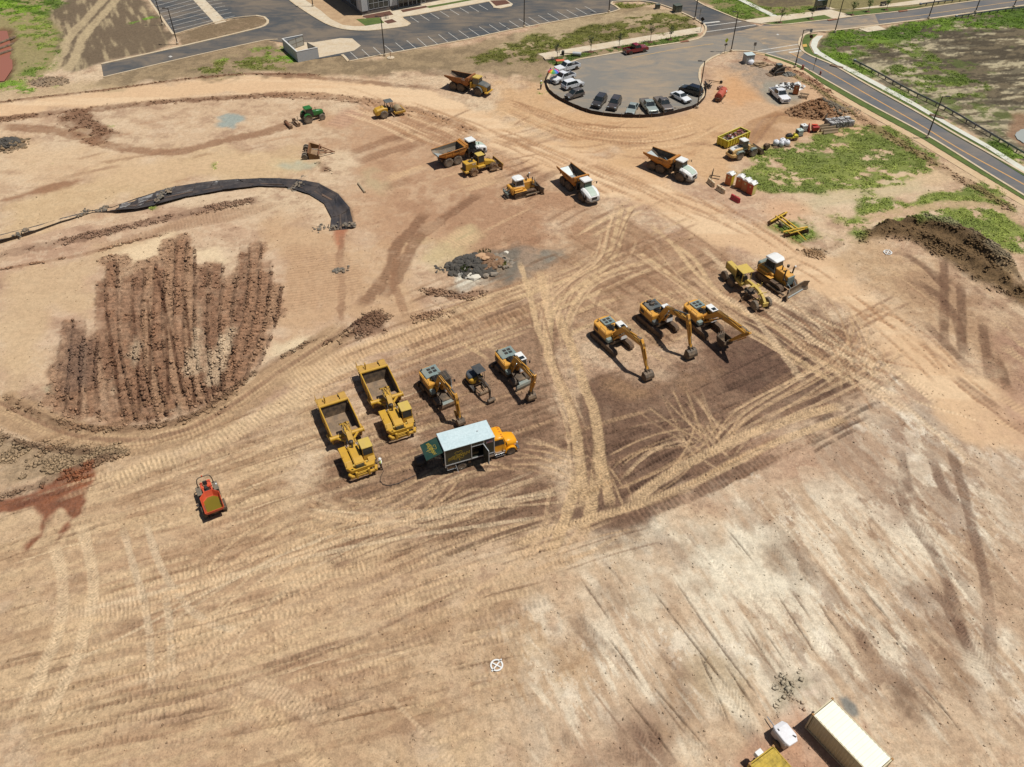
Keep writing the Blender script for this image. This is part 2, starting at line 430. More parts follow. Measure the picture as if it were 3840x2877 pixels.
# ------------------------------------------------------------------ what lies on the ground (places read off the photograph)
def zones():
    for P,gq in (([(-80,215),(600,205),(900,250),(1100,400),(900,700),(600,830),(-80,880)], .36),([(1080,180),(1560,150),(2000,330),(2060,480),(1700,560),(1200,400)], .4),([(-100,-60),(600,-60),(1500,-60),(1500,170),(900,180),(-100,220)], .6),([(1060,1720),(1300,1175),(1960,800),(2320,1050),(2320,1720)], .5),([(640,1060),(880,850),(1190,690),(1740,640),(1880,825),(1400,1110),(950,1195)], .95)):
        patch(P,None,1,6,3,grit=gq)
    # lower right: pale graded pan with grader passes running away to the right
    Bz = [(1060,1720),(1120,1320),(1300,1175),(1500,1085),(1690,985),(1880,880),(1960,800),(2120,900),(2320,1050),(2320,1720)]
    patch(Bz,(208,182,152), .8,7,8)
    w,m = area(Bz,8,10)
    s = sm(.46, .58,ST2[w] * .6 + CR[w] * .4)
    C[w] += (A((178,148,118)) - C[w]) * (m * s * .55)[...,None]
    s = sm(.46, .60,fbm(A2[w] / 12,B2[w] / 2.0,7,61, .72))
    C[w] += (A((238,224,198)) - C[w]) * (m * s * .7)[...,None]
    s = sm(.54, .57,fbm(A2[w] / 3,B2[w] / 1.6,6,75, .74)) * sm(.4, .6,N6[w])
    C[w] += (A((244,232,210)) - C[w]) * (m * s * .5)[...,None]
    s = sm(.52, .565,fbm(A2[w] / 7,B2[w] / 3,7,62, .74)) * sm(.38, .55,N30[w])
    C[w] += (A((146,114,90)) - C[w]) * (m * s * .6)[...,None]
    Hh[w] += m * (ST2[w] - .5) * .07
    patch([(1290,1180),(1500,1090),(1600,1080),(1660,1250),(1560,1330),(1400,1290)],(232,218,192), .5,3,4,tex=.7)
    patch([(1400,1120),(1560,1130),(1760,1230),(1700,1330),(1560,1400),(1450,1300)],(232,220,194), .4,4,6,tex=.7)
    patch([(1290,1540),(1380,1500),(1430,1540),(1470,1657),(1240,1690)],(158,128,104), .7,1.5,2.5)
    patch([(1400,1440),(1470,1470),(1560,1600),(1500,1657),(1440,1560)],(168,138,108), .6,1.5,2)
    patch([(1520,1400),(1590,1450),(1640,1540),(1600,1590),(1540,1500)],(176,152,118), .6,1.5,2)
    patch([(1800,960),(1930,940),(2000,1060),(2010,1150),(1940,1170),(1850,1090)],(160,128,104), .6,3,3,tex=.4)
    patch([(1700,1000),(1830,940),(1900,1010),(1830,1060),(1760,1060)],(158,128,104), .55,3,3,tex=.4)
    patch([(1960,1250),(2030,1230),(2100,1370),(2130,1450),(2090,1450),(2010,1350)],(150,120,96), .6,2,2,tex=.3)
    patch([(2060,850),(2212,960),(2260,1100),(2212,1180),(2120,1080)],(190,165,140), .5,4,3)
    # left foreground,dozer passes
    Az = [(-80,1720),(-80,1090),(200,1000),(600,860),(760,1000),(1000,1180),(1290,1190),(1180,1330),(1120,1720)]
    w,m = area(Az,7,8)
    C[w] += (A((196,163,124)) - C[w]) * (m * .55)[...,None]
    s = sm(.48, .6,ST1[w] * .65 + CR[w] * .35)
    C[w] += (A((160,126,94)) - C[w]) * (m * s * .45)[...,None]
    s = sm(.5, .58,fbm(A1[w] / 14,B1[w] / 2.2,6,63, .66))
    C[w] += (A((216,186,146)) - C[w]) * (m * s * .5)[...,None]
    Hh[w] += m * (ST1[w] - .5) * .06
    patch([(600,1440),(800,1380),(960,1420),(1000,1500),(820,1560),(640,1560)],(170,134,104), .5,3,5,tex=.6)
    patch([(860,1270),(1010,1230),(1080,1290),(1010,1340),(880,1350)],(160,126,98), .45,3,4,tex=.6)
    # yard where the machines stand
    patch([(880,700),(1000,690),(1130,640),(1190,690),(1210,850),(1235,960),(1210,1110),(1100,1180),(950,1195),(800,1170),(690,1120),(640,1060),(690,980),(800,950),(900,960),(880,850)],(146,113,88), .8,3,4,tex=.18)
    patch([(1000,960),(1130,930),(1235,960),(1230,1060),(1150,1130),(1020,1120),(950,1060)],(128,98,78), .6,3,3,tex=.3)
    patch([(1050,590),(1200,530),(1330,470),(1500,510),(1640,550),(1760,610),(1660,700),(1400,770),(1290,720),(1200,660)],(166,130,98), .75,3,4,tex=.2)
    patch([(1235,850),(1320,815),(1480,750),(1620,690),(1750,640),(1810,690),(1862,760),(1880,825),(1840,880),(1700,945),(1560,1030),(1420,1100),(1300,1150),(1225,1140),(1225,1000)],(124,94,74), .92,2,2.5,tex=.12)
    patch([(1540,760),(1700,690),(1800,720),(1850,790),(1800,850),(1650,880),(1540,850)],(104,78,64), .65,2.5,3,tex=.25)
    patch([(1300,860),(1480,830),(1560,900),(1450,1000),(1320,960)],(118,90,72), .5,2.5,3,tex=.3)
    patch([(1340,830),(1480,790),(1560,800),(1500,850),(1380,860)],(190,152,112), .5,2,2,tex=.5)
    # mid field behind the yard
    patch([(870,230),(1000,280),(1090,330),(1180,370),(1230,450),(1200,520),(1100,560),(850,560),(770,470),(745,400),(800,330),(700,300),(640,250)],(186,146,112), .8,4,4,tex=.3)
    patch([(900,360),(1060,380),(1180,440),(1200,500),(1050,540),(900,500),(860,430)],(160,120,92), .5,4,5,tex=.6)
    patch([(560,480),(720,500),(900,560),(900,690),(740,700),(580,840),(480,900),(560,800),(610,640)],(198,162,124), .7,3,3,tex=.3)
    patch([(900,520),(1010,500),(1000,560),(950,590),(900,570)],(205,188,142), .6,2,2,tex=.3)
    patch([(480,905),(590,735),(612,740),(651,720),(693,715),(727,724),(677,747),(612,778),(555,810)],(226,204,168), .85,1.2,1.2)
    patch([(0,590),(100,560),(230,530),(370,510),(360,550),(290,570),(215,560),(205,700),(120,680),(60,840),(0,880)],(206,176,138), .8,2,2)
    patch([(215,640),(230,560),(360,505),(375,515),(340,560)],(232,206,168), .8,1.2,1)
    patch([(412,540),(470,530),(500,565),(480,575),(425,565)],(232,208,170), .7,1,1)
    patch([(0,440),(200,380),(420,330),(640,330),(690,380),(560,384),(380,400),(240,455),(0,520)],(206,176,134), .7,3,3)
    patch([(0,290),(230,330),(420,350),(560,340),(400,380),(150,400),(0,430)],(212,180,142), .6,3,3)
    # haul road,pale and packed
    HR = [(-60,230),(0,222),(150,203),(300,182),(450,170),(560,162),(680,165),(780,175),(900,190),(960,212),(1060,250),(1200,300),(1330,345),(1400,380),(1540,440),(1660,500),(1760,545),(1840,600),(1960,690),(2100,790),(2300,930),(2300,1010),(2100,930),(1990,850),(1880,720),(1790,640),(1690,600),(1600,545),(1500,500),(1400,455),(1300,430),(1180,370),(1080,320),(1000,290),(900,245),(820,225),(700,210),(600,205),(450,210),(300,225),(150,237),(-60,262)]
    patch(HR,(222,186,146), .88,1.6,2,grit=.28)
    w,m = area(HR,1,1)
    s = sm(.45, .65,fbm(X[w] / 14,Y[w] / 2.2,4,64))
    C[w] += (A((232,202,164)) - C[w]) * (m * s * .6)[...,None]
    patch([(1080,180),(1180,190),(1240,240),(1400,262),(1530,240),(1600,250),(1640,330),(1540,400),(1400,370),(1200,300),(1060,240)],(208,168,124), .8,3,3)
    patch([(1530,150),(1600,130),(1720,160),(1880,250),(1990,330),(2030,380),(1900,270),(1750,300),(1640,340),(1540,250),(1525,200)],(206,168,130), .8,2,3)
    patch([(1545,130),(1600,118),(1650,140),(1690,200),(1680,230),(1640,200),(1580,170)],(150,138,124), .75,2,3,tex=.4)
    patch([(1640,180),(1690,190),(1720,235),(1690,240),(1650,205)],(152,152,138), .6,1.5,2,tex=.3)
    patch([(1560,165),(1600,160),(1640,215),(1600,230),(1550,200)],(208,158,110), .7,2,2)
    patch([(1640,255),(1720,232),(1770,240),(1740,262),(1660,275)],(160,118,76), .6,1.5,2.5,tex=.4)
    patch([(1600,285),(1700,270),(1750,285),(1730,310),(1650,300)],(158,116,78), .5,1.5,2.5,tex=.5)
    patch([(1640,345),(1760,430),(1900,430),(2060,395),(2200,400),(1990,330),(2030,360),(1870,405),(1700,425)],(212,184,146), .8,2,2)
    patch([(1690,430),(1820,412),(1990,392),(2010,412),(1860,440),(1760,462)],(196,182,146), .6,2,2)
    patch([(1660,430),(1740,425),(1760,460),(1680,480)],(216,174,136), .7,2,2)
    # right-hand slope
    patch([(1830,560),(1900,520),(2010,560),(2110,660),(2212,760),(2300,900),(2100,800),(1960,690),(1860,610)],(190,156,118), .7,3,3,tex=.3)
    patch([(1960,600),(2060,570),(2212,720),(2260,860),(2120,800),(2040,740),(1960,680)],(160,126,98), .55,3,4,tex=.5)
    patch([(2160,720),(2260,770),(2260,1000),(2190,900)],(170,130,112), .6,4,3)
    patch([(1863,494),(1907,490),(1988,490),(2040,496),(2105,524),(2158,566),(2230,650),(2230,690),(2158,636),(2105,608),(2053,572),(2014,546),(1962,517),(1910,516),(1866,517)],(128,102,70), .95, .8,1.2,z=.35,rocky=.3,grit=1.3)
    patch([(1885,491),(1988,489),(2042,495),(2107,523),(2160,565),(2240,645),(2240,668),(2150,610),(2100,578),(2040,542),(1985,515),(1890,508)],(116,92,62), .7, .8, .8,z=.9,rocky=.3)
    patch([(1900,490),(1990,488.5),(2042,494),(2108,522),(2161,564),(2245,640),(2245,654),(2155,586),(2100,551),(2040,517),(1988,500),(1905,499)],(98,78,52), .7, .6, .6,z=.9,rocky=.3)
    patch([(1740,545),(1790,530),(1812,523),(1806,534),(1770,550)],(128,98,66), .8, .8,1,rocky=1)
    # dry straw belts and seeded fields beyond the site
    patch([(180,197),(160,188),(224,165),(400,121),(576,84),(612,100),(650,132),(690,124),(735,117),(752,132),(835,119),(1000,91),(1150,65),(1345,5),(1500,30),(1512,60),(1512,85),(1230,138),(1195,150),(1188,175),(1100,165),(1000,157),(940,152),(760,166),(600,154),(450,166),(300,182)],(158,136,104), .9,1.2,2)
    w,m = area([(180,197),(224,165),(576,84),(690,124),(835,119),(1150,65),(1345,5),(1512,60),(1230,138),(1100,165),(760,166),(300,182)],1,2)
    s = sm(.4, .65,fbm(X[w] / 2.4,Y[w] / 2.4,4,65))
    C[w] += (A((122,104,80)) - C[w]) * (m * s * .55)[...,None]
    patch([(1120,68),(1300,28),(1460,20),(1480,32),(1300,62),(1150,98),(1060,120),(1100,80)],(190,168,132), .7,2,4,tex=.5)
    patch([(0,200),(60,190),(200,170),(260,190),(150,206),(0,222)],(196,170,132), .7,2,2)
    patch([(-100,-40),(110,-40),(150,20),(140,140),(70,170),(0,190),(-100,200)],(150,138,92), .9,2,3)
    patch([(97,29),(200,-40),(305,-40),(325,0),(376,75),(383,97),(222,137),(156,157),(130,141),(130,65)],(112,96,76), .95,1.2,1.5)
    w,m = area([(97,29),(200,-40),(305,-40),(325,0),(376,75),(383,97),(222,137),(156,157),(130,141),(130,65)],1,1)
    Ax,Bx = rot((230,20),(260,110))
    s = sm(.5, .68,fbm(Ax[w] / 7,Bx[w] / .9,4,66) * .7 + fbm(X[w] / 22,Y[w] / 22,3,67) * .3)
    C[w] += (A((184,164,128)) - C[w]) * (m * s * .8)[...,None]
    stroke([(255,-20),(205,35),(165,80),(150,115),(125,160)],2.2,(196,174,136), .8, .05,gauge=3.2,rag=.4,brk=.2)
    patch([(376,76),(417,64),(495,43),(553,36),(578,45),(571,58),(522,72),(390,104)],(128,108,82), .95, .5, .6,tex=.2)
    F4 = [(1764,89),(1792,70),(1845,65),(1923,57),(2006,42),(2400,-20),(2400,440),(2230,360),(2027,250),(1897,180),(1845,149),(1782,123),(1764,110)]
    patch(F4,(110,98,76), .97, .8, .8)
    w,m = area(F4, .8, .8)
    Ax,Bx = rot((1900,150),(2150,130))
    s = sm(.49, .57,fbm(Ax[w] / 5,Bx[w] / 1.3,5,68, .7) * .6 + fbm(X[w] / 16,Y[w] / 16,3,69) * .42)
    C[w] += (A((196,182,148)) - C[w]) * (m * s * .8)[...,None]
    s = sm(.48, .56,fbm(Ax[w] / 8,Bx[w] / 1.6,5,70, .7))
    C[w] += (A((66,58,46)) - C[w]) * (m * s * .7)[...,None]
    s = sm(.5, .6,fbm(X[w] / 14,Y[w] / 9,5,73, .65)) * sm(.45, .55,fbm(X[w] / 1.6,Y[w] / 1.6,3,74))
    C[w] += (A((92,104,48)) - C[w]) * (m * s * .7)[...,None]
    patch([(1500,-60),(2300,-60),(2300,0),(1640,52),(1505,0)],(128,120,76), .9, .5, .6)
    patch([(1608,-60),(1780,-60),(1762,10),(1700,18),(1668,16),(1640,11)],(104,90,72), .9, .6,1,tex=.4)
    # grass
    gl,gd = ((110,128,54),(84,98,42),(140,152,70)),((74,94,38),(54,72,30),(92,112,44))
    grassy([(-100,-40),(165,-40),(95,32),(125,70),(122,120),(105,158),(40,190),(-20,200),(50,150),(40,60),(0,30)],gl, .55,1.2,2)
    grassy([(-100,-60),(170,-60),(160,0),(90,32),(-100,40)],((92,116,40),(60,80,30),(130,160,50)), .85,1,1)
    grassy([(270,52),(330,30),(340,38),(285,52)],((112,150,40),(80,110,34),(120,160,50)), .8, .6,1)
    grassy([(420,140),(480,130),(560,105),(612,100),(640,128),(600,150),(480,162),(440,158)],((116,118,56),(96,98,46),(128,150,56)), .5,1.5,2)
    grassy([(600,95),(618,102),(640,130),(626,134),(606,112)],((118,158,50),(90,120,40),(120,160,50)), .7, .6, .6)
    grassy([(1000,122),(1120,85),(1240,66),(1340,40),(1480,35),(1512,58),(1340,82),(1165,116),(1150,135),(1020,140)],((100,100,42),(78,82,36),(116,118,52)), .74,1.2,2.5)
    grassy([(1330,4),(1420,8),(1345,22),(1290,34)],((110,108,44),(86,88,36),(120,124,54)), .7, .6, .8)
    grassy([(1180,128),(1250,115),(1330,101),(1513,71),(1510,80),(1460,92),(1330,110),(1240,128),(1200,148)],gd, .92, .5, .6)
    grassy([(1600,370),(1608,345),(1640,328),(1701,312),(1753,294),(1845,280),(1918,272),(1936,288),(1975,307),(2030,328),(2037,362),(1975,380),(1871,404),(1792,414),(1714,424),(1650,420),(1620,402)],((112,126,56),(92,108,44),(134,144,68)), .95,1.,2.2,seed=1)
    grassy([(1769,463),(1871,440),(1975,419),(2131,402),(2152,414),(2190,450),(2230,500),(2230,560),(2131,528),(2027,498),(1962,488),(1866,500),(1852,510),(1818,496)],((110,126,54),(90,108,42),(132,144,66)), .96,1.,2,seed=2)
    patch([(2000,480),(2100,500),(2212,590),(2230,640),(2150,560),(2080,515)],(172,160,132), .6,2,3,tex=.5)
    stroke([(1852,478),(1935,460),(2027,445),(2080,440),(2157,450),(2225,490)],2.4,(200,168,134), .8, .05,rag=.6)
    grassy([(1668,492),(1700,476),(1738,470),(1772,502),(1790,518),(1730,530),(1700,512)],((92,112,42),(74,94,36),(112,130,52)), .75, .8,1,seed=3)
    grassy([(1738,470),(1770,462),(1830,498),(1840,520),(1795,524)],((110,118,56),(90,100,44),(130,132,66)), .45, .8,1,seed=4)
    grassy([(1764,89),(1792,70),(1845,65),(2006,42),(2230,12),(2230,60),(2100,70),(1980,85),(1880,90),(1850,110),(1860,140),(1900,175),(2000,225),(2120,290),(2230,340),(2230,380),(2027,262),(1897,190),(1845,155),(1782,128),(1764,112)],((88,112,38),(66,88,30),(112,138,44)), .95,1.2,2.5,seed=5)
    grassy([(1850,100),(1960,95),(2100,150),(2150,220),(2050,230),(1950,180)],((98,114,46),(76,90,38),(116,130,54)), .55,2,4,seed=6)
    grassy([(1507,-20),(1593,-20),(1664,36),(1608,45),(1549,26)],((104,126,46),(84,100,42),(150,140,100)), .8, .4, .5)
    grassy([(1668,16),(1759,11),(1790,12),(1750,26),(1679,36),(1640,14)],((108,126,50),(84,100,42),(134,146,66)), .75, .5, .8)
    for cx,cy in ((30,180),(60,195),(90,170),(55,172),(120,182),(22,186)):
        grassy([(cx - 16,cy),(cx,cy - 9),(cx + 16,cy),(cx,cy + 9)],((112,140,50),(80,104,38),(130,158,60)), .85, .6,1.2)
    for cx,cy,r in ((115,354,9),(180,450,10),(388,428,8),(240,271,5),(365,435,6),(1175,200,12),(1165,163,8),(1570,112,14),(330,450,6),(70,352,4),(465,362,4),(1830,262,14)):
        grassy([(cx - r,cy),(cx,cy - r * .5),(cx + r,cy),(cx,cy + r * .5)],gl, .6, .6,1)
    # berms and tracks along the haul road
    mud,br = (128,92,68),(150,112,84)
    stroke([(-40,262),(60,251),(200,236),(330,222),(450,214),(560,207),(640,206)],2.4,mud, .85, .03,rag=.8,berm=.1,rocky=.22)
    stroke([(-40,226),(120,207),(250,192),(380,174),(480,164),(560,160),(700,163)],1.0,mud, .85,-.1,rag=1.,rocky=.5)
    stroke([(560,162),(640,166),(760,174),(850,184),(940,190)],1.8,mud, .7,0,rag=.9,tread=.02)
    stroke([(560,205),(660,204),(760,213),(860,230),(940,252),(1040,290)],2.6,br, .75, .03,rag=.8,rocky=.1,tread=.03)
    stroke([(600,212),(720,216),(820,232),(900,255)], .7,mud, .7,-.08,rag=1.2,rocky=.4)
    stroke([(150,240),(183,276),(215,293),(245,304)],6.0,mud, .9, .06,tread=.04,per=.9,rag=.35,rocky=.25,soft=.2)
    stroke([(0,274),(104,282),(183,300),(235,313),(313,326),(391,327),(495,301),(576,284),(640,262)],2.6,br, .8, .05,gauge=0,rag=.6,tread=.02)
    stroke([(0,268),(120,276),(200,296)], .8,br, .6, .03)
    stroke([(200,355),(300,338),(400,318)],1.2,br, .5, .04,rag=.8)
    stroke([(100,395),(190,372),(270,358)],1.2,br, .5,-.05,rag=.8)
    for i in range(26):
        x0,y0 = random.uniform(120,620),random.uniform(250,420)
        L = random.uniform(15,90)
        stroke([(x0,y0),(x0 + L * .5,y0 - L * .1 + random.uniform(-4,4)),(x0 + L,y0 - L * .22)],random.uniform(.4,1.2),random.choice([br,(180,140,108),(222,192,150)]), .5,random.choice([.03,-.05]),rag=1.0,brk=.8)
    # wet patch,blue-grey stone dust
    patch([(-20,432),(50,412),(130,390),(196,381),(182,396),(110,414),(40,434),(-20,446)],(150,108,78), .85, .8,1.2,wet=.25)
    patch([(460,252),(500,250),(515,262),(500,274),(470,272),(480,262)],(150,164,158), .85, .8,1.4,tex=.3)
    patch([(610,357),(640,353),(684,355),(676,368),(645,371),(620,366)],(158,168,156), .8, .8,1.2,tex=.3)
    patch([(600,348),(640,350),(690,352),(690,362),(640,376),(600,366)],(208,190,148), .4,1,1.5)
    patch([(760,385),(800,375),(850,400),(830,420),(780,410)],(190,176,138), .5,1.5,2,tex=.4)
    # spoil ridges below the ditch
    stroke([(-20,556),(90,532),(183,513),(270,492),(365,471),(460,450),(576,429)],2.0,(142,110,88), .85,-.1,rag=.9,berm=.1,rocky=1)
    stroke([(-20,588),(60,572),(130,560),(220,540),(313,515),(370,505)], .8,br, .8,-.08,rag=1.1,rocky=1)
    for k in range(5):
        stroke([(200 + k * 30,538 - k * 9),(380 + k * 20,495 - k * 9),(560 + k * 15,462 - k * 6)],1.4,(172,138,108), .5, .04,tread=.03,per=.5)
    # ground under and around the ditch,then its run-off
    patch([(722,494),(748,494),(744,525),(735,545),(727,522)],(176,112,80), .85, .5, .8,wet=.5)
    stroke([(736,500),(738,528),(730,559),(735,580),(738,638),(735,706)],1.0,(150,112,84), .7, .05,rag=1.2,wet=.2)
    patch([(725,580),(752,578),(748,588),(720,588)],(110,112,104), .7, .5,1)
    for k in range(6):
        x = 630 + k * 26
        stroke([(x,520 + k * 6),(x + 6,600),(x + 4 + k * 3,690 - k * 8)],2.2,(186,150,116), .45, .02,tread=.035,per=.62,rag=.3)
    stroke([(925,455),(886,502),(855,534),(847,570),(829,601),(795,643),(769,668)],2.0,mud, .75, .06,tread=.04,per=.6,rag=.5)
    stroke([(1042,416),(990,450),(938,487),(899,521),(883,549),(868,580),(842,620),(823,650)],2.0,mud, .7, .06,tread=.04,per=.6,rag=.5)
    stroke([(860,545),(850,600),(868,660),(880,690)],1.2,br, .6, .05,tread=.03)
    stroke([(895,625),(950,632),(1010,640),(1060,628)],1.6,mud, .65,-.03,rag=1.1,rocky=.7)
    stroke([(880,690),(940,680),(980,660)],2.2,br, .6,-.02,rag=1.1,rocky=.5)
    stroke([(748,334),(821,308),(912,276)],2.2,br, .7, .05,tread=.05,per=.6)
    stroke([(764,352),(850,324),(940,297)],2.4,br, .7, .05,tread=.05,per=.6)
    stroke([(716,279),(755,248),(769,230)],4.5,(190,150,124), .6, .04,tread=.06,per=1.1)
    stroke([(760,240),(800,228),(835,225)],3.5,(190,152,120), .6, .04,tread=.06,per=1.1)
    patch([(690,355),(720,360),(715,375),(685,378)],mud, .8, .8,1.5,rocky=1)
    for k in range(40):
        x0,y0 = random.uniform(760,1150),random.uniform(260,540)
        L = random.uniform(25,130);sl = random.uniform(-.6,-.2)
        stroke([(x0,y0),(x0 + L * .5,y0 + L * .5 * sl + random.uniform(-5,5)),(x0 + L,y0 + L * sl)],random.choice([.6, .6,1.8]),random.choice([br,mud,(140,100,74),(212,178,138)]),random.uniform(.35, .7), .04,tread=.04,per=.55,rag=.5,gauge=random.choice([0,0,2.2]))
    for k in range(24):
        x0,y0 = random.uniform(1180,1560),random.uniform(250,340);L = random.uniform(40,140)
        stroke([(x0,y0),(x0 + L * .5,y0 + random.uniform(2,8)),(x0 + L,y0 - random.uniform(0,12))],random.choice([.6,1.4]),random.choice([br,(176,132,94),(224,190,148)]), .45, .03,tread=.03,per=.6,rag=.6)
    for k in range(26):
        o = random.uniform(0,1);e_ = random.uniform(-20,20)
        P = [(1110 - 20 * o + e_,212 + 26 * o),(1180,240 + 44 * o),(1260 + e_,262 + 48 * o),(1340,272 + 52 * o),(1430 + e_,272 + 46 * o),(1510,254 + 44 * o),(1570 + e_,225 + 30 * o)];j = random.randint(0,3)
        stroke(P[j:j + random.randint(3,4)],random.choice([.5, .6,1.3]),random.choice([(160,118,84),(148,106,76),(176,134,98),(228,194,152)]),random.uniform(.35, .7), .04,tread=.05,per=.7,rag=.5,brk=.8)
    for k in range(60):
        x0 = random.uniform(700,1560);y0 = 195 + (x0 - 700) * .3 + random.uniform(-25,40);L = random.uniform(60,200)
        stroke([(x0,y0),(x0 + L / 2,y0 + L * .18),(x0 + L,y0 + L * .42)],random.choice([.5, .6, .9]),random.choice([(170,130,96),(186,146,108),(156,114,82),(232,200,160)]),random.uniform(.3, .6), .04,tread=.05,per=.7,rag=.5,brk=.9,gauge=random.choice([0,2.2]))
    for k in range(14):
        a = k * 3.
        stroke([(1590 + a,330 - k),(1610 + a * 2,270 - k * 2),(1680 + a,240 + k),(1720,228 + k * 2)], .7,random.choice([br,(172,128,86)]), .4, .03,tread=.02,rag=.5)
    # dark dusty stone beside the rubble heap
    patch([(1090,540),(1150,545),(1200,560),(1180,580),(1120,590),(1080,570)],(128,126,116), .5,1.2,2.2,tex=.5)
    patch([(1170,545),(1220,540),(1230,556),(1190,566)],(132,130,118), .6,1,2,tex=.5)
    patch([(1000,575),(1060,545),(1105,545),(1112,578),(1080,605),(1030,622),(985,625),(975,600)],(112,108,98), .75, .8,1.5,tex=.3)
    patch([(978,594),(1005,588),(1040,600),(1056,608),(1030,622),(998,628),(980,612)],(226,216,194), .9, .6,1)
    # dozed mud strips
    PL = [(212,600),(226,562),(268,556),(286,575),(330,558),(352,562),(360,520),(390,511),(412,526),(418,572),(468,558),(486,588),(506,584),(520,532),(552,514),(576,540),(602,612),(590,690),(560,790),(480,870),(420,898),(330,916),(250,918),(150,908),(70,884),(112,770),(120,690),(150,676),(184,690),(196,722),(213,700)]
    patch(PL,(172,134,104), .85, .6,1.6,tex=.25,rocky=.06,grit=1.)
    w,m = area(PL, .7,1.2)
    Hh[w] += m * ((fbm(X[w] / 1.0,Y[w] / 1.0,3,71) - .5) * .25 + (NF[w] - .5) * .2)
    for (a,b,c) in [((218,600),(224,740),(262,905)),((240,560),(246,740),(285,912)),((276,590),(276,740),(310,912)),((300,580),(296,740),(330,912)),((325,562),(318,740),(352,908)),((344,575),(340,740),(380,905)),((368,520),(366,740),(402,895)),((392,514),(388,740),(424,880)),((408,530),(410,740),(440,870)),((440,575),(434,700),(452,860)),((470,565),(462,700),(470,850)),((498,590),(488,700),(500,840)),((530,530),(515,680),(455,850)),((552,520),(540,680),(490,820)),((575,560),(560,690),(510,830)),((596,610),(580,700),(540,800)),((150,685),(140,780),(130,890)),((172,690),(165,790),(160,900)),((200,730),(196,800),(205,905))]:
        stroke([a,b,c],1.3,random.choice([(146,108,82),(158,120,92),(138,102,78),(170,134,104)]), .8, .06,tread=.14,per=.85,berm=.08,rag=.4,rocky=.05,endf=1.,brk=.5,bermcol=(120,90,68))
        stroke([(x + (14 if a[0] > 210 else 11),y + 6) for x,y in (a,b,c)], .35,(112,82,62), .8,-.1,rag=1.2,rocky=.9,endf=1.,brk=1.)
    for (a,b) in [((228,670),(262,905)),((285,640),(300,900)),((318,640),(322,860)),((352,620),(362,870)),((398,640),(420,880)),((340,600),(395,860))]:
        stroke([a,((a[0] + b[0]) / 2 + 3,(a[1] + b[1]) / 2),b], .35,(96,66,48), .8, .14,rag=.4,endf=1)
    for pts in ([(286,724),(300,718),(305,760),(290,800),(280,770)],[(425,640),(440,660),(432,760),(418,800),(420,720)],[(480,720),(492,700),(480,790),(460,820)],[(360,890),(390,870),(410,890),(380,905)],[(245,645),(258,640),(256,665),(240,668)],[(500,690),(510,700),(490,760),(482,740)],[(232,820),(246,815),(250,860),(238,862)]):
        patch(pts,(222,196,162), .6, .7,1.2,tex=.3)
    patch([(130,700),(180,690),(200,740),(196,830),(140,850),(120,780)],(120,98,84), .6,1.5,1,tex=.3)
    patch([(88,835),(112,830),(112,850),(90,852)],(170,176,146), .6, .6, .8)
    patch([(20,870),(60,845),(112,830),(90,880),(50,895)],(140,112,88), .8, .8,1.2,rocky=1)
    # smooth turning lane below them
    lane = [(-30,862),(60,905),(140,940),(240,955),(330,950),(420,925),(500,880),(600,810),(690,752),(760,700)]
    stroke(lane,4.6,(176,144,110), .9, .04,rag=.25,soft=.2,brk=.1)
    for k in range(9):
        o = -12 + k * 3.
        stroke([(x,y + o) for x,y in lane], .5,random.choice([(154,120,92),(206,174,134),(150,116,90)]), .5, .02,tread=.015,rag=.6,brk=.7)
    stroke([(0,850),(60,884),(140,918),(240,928),(340,920),(420,898),(500,846),(560,800),(640,755),(720,712)], .9,(124,94,70), .7,-.12,rag=1.1,rocky=.5,berm=.08,brk=.6)
    patch([(-30,930),(60,955),(150,968),(240,970),(262,978),(190,1010),(60,1062),(-30,1090)],(160,136,106), .9, .8,1.5,tex=.2,rocky=.5)
    w,m = area([(-30,935),(60,955),(150,968),(240,975),(190,1010),(60,1062),(-30,1085)], .8,1)
    Hh[w] += m * ((fbm(X[w] / 1.0,Y[w] / 1.0,3,72) - .5) * .3 + (NF[w] - .5) * .12)
    stroke([(-20,935),(60,962),(150,975),(230,975)], .8,(108,82,62), .7,-.12,rag=1.1,rocky=1)
    stroke([(270,970),(190,1008),(100,1045),(-20,1082)],1.3,(112,86,66), .85,-.18,rag=1.,rocky=1,berm=.1)
    # puddle of red water
    patch([(-30,1084),(60,1056),(130,1030),(196,1006),(199,1030),(172,1062),(184,1082),(176,1110),(152,1128),(148,1150),(125,1176),(112,1180),(122,1150),(150,1120),(130,1105),(100,1130),(96,1160),(60,1184),(56,1176),(84,1150),(78,1120),(60,1104),(-30,1122)],(138,84,56), .95, .35, .9,z=-.05,wet=1.)
    patch([(60,1075),(140,1050),(180,1035),(120,1075),(100,1100)],(168,104,68), .7,1,1,wet=1)
    stroke([(0,1100),(80,1076),(180,1040)],1.2,(96,58,42), .6, .0,tread=.03,rag=.6)
    stroke([(90,1100),(140,1080),(175,1068)],1.2,(100,62,44), .6, .0,tread=.03,rag=.6)
    # dozer passes across the left foreground
    for k in range(150):
        x0 = random.uniform(-80,900);y0 = random.uniform(980,1640) - x0 * .12
        L = random.uniform(90,420);sl = -.34 + .1 * (y0 - 1000) / 600 + random.uniform(-.05, .05);dk = random.random() < .5
        stroke([(x0,y0),(x0 + L / 2,y0 + sl * L / 2 - 5),(x0 + L,y0 + sl * L)],random.choice([.45, .5, .6, .9]),random.choice([(150,116,86),(158,124,94),(140,106,80),(164,134,108)]) if dk else random.choice([(222,192,152),(214,184,144)]),random.uniform(.22, .5), .04,tread=.05 * random.choice([.4, .8,1.1]),per=random.choice([.4, .5, .55]),gauge=random.choice([0,1.9,2.1]),rag=.5,brk=1.)
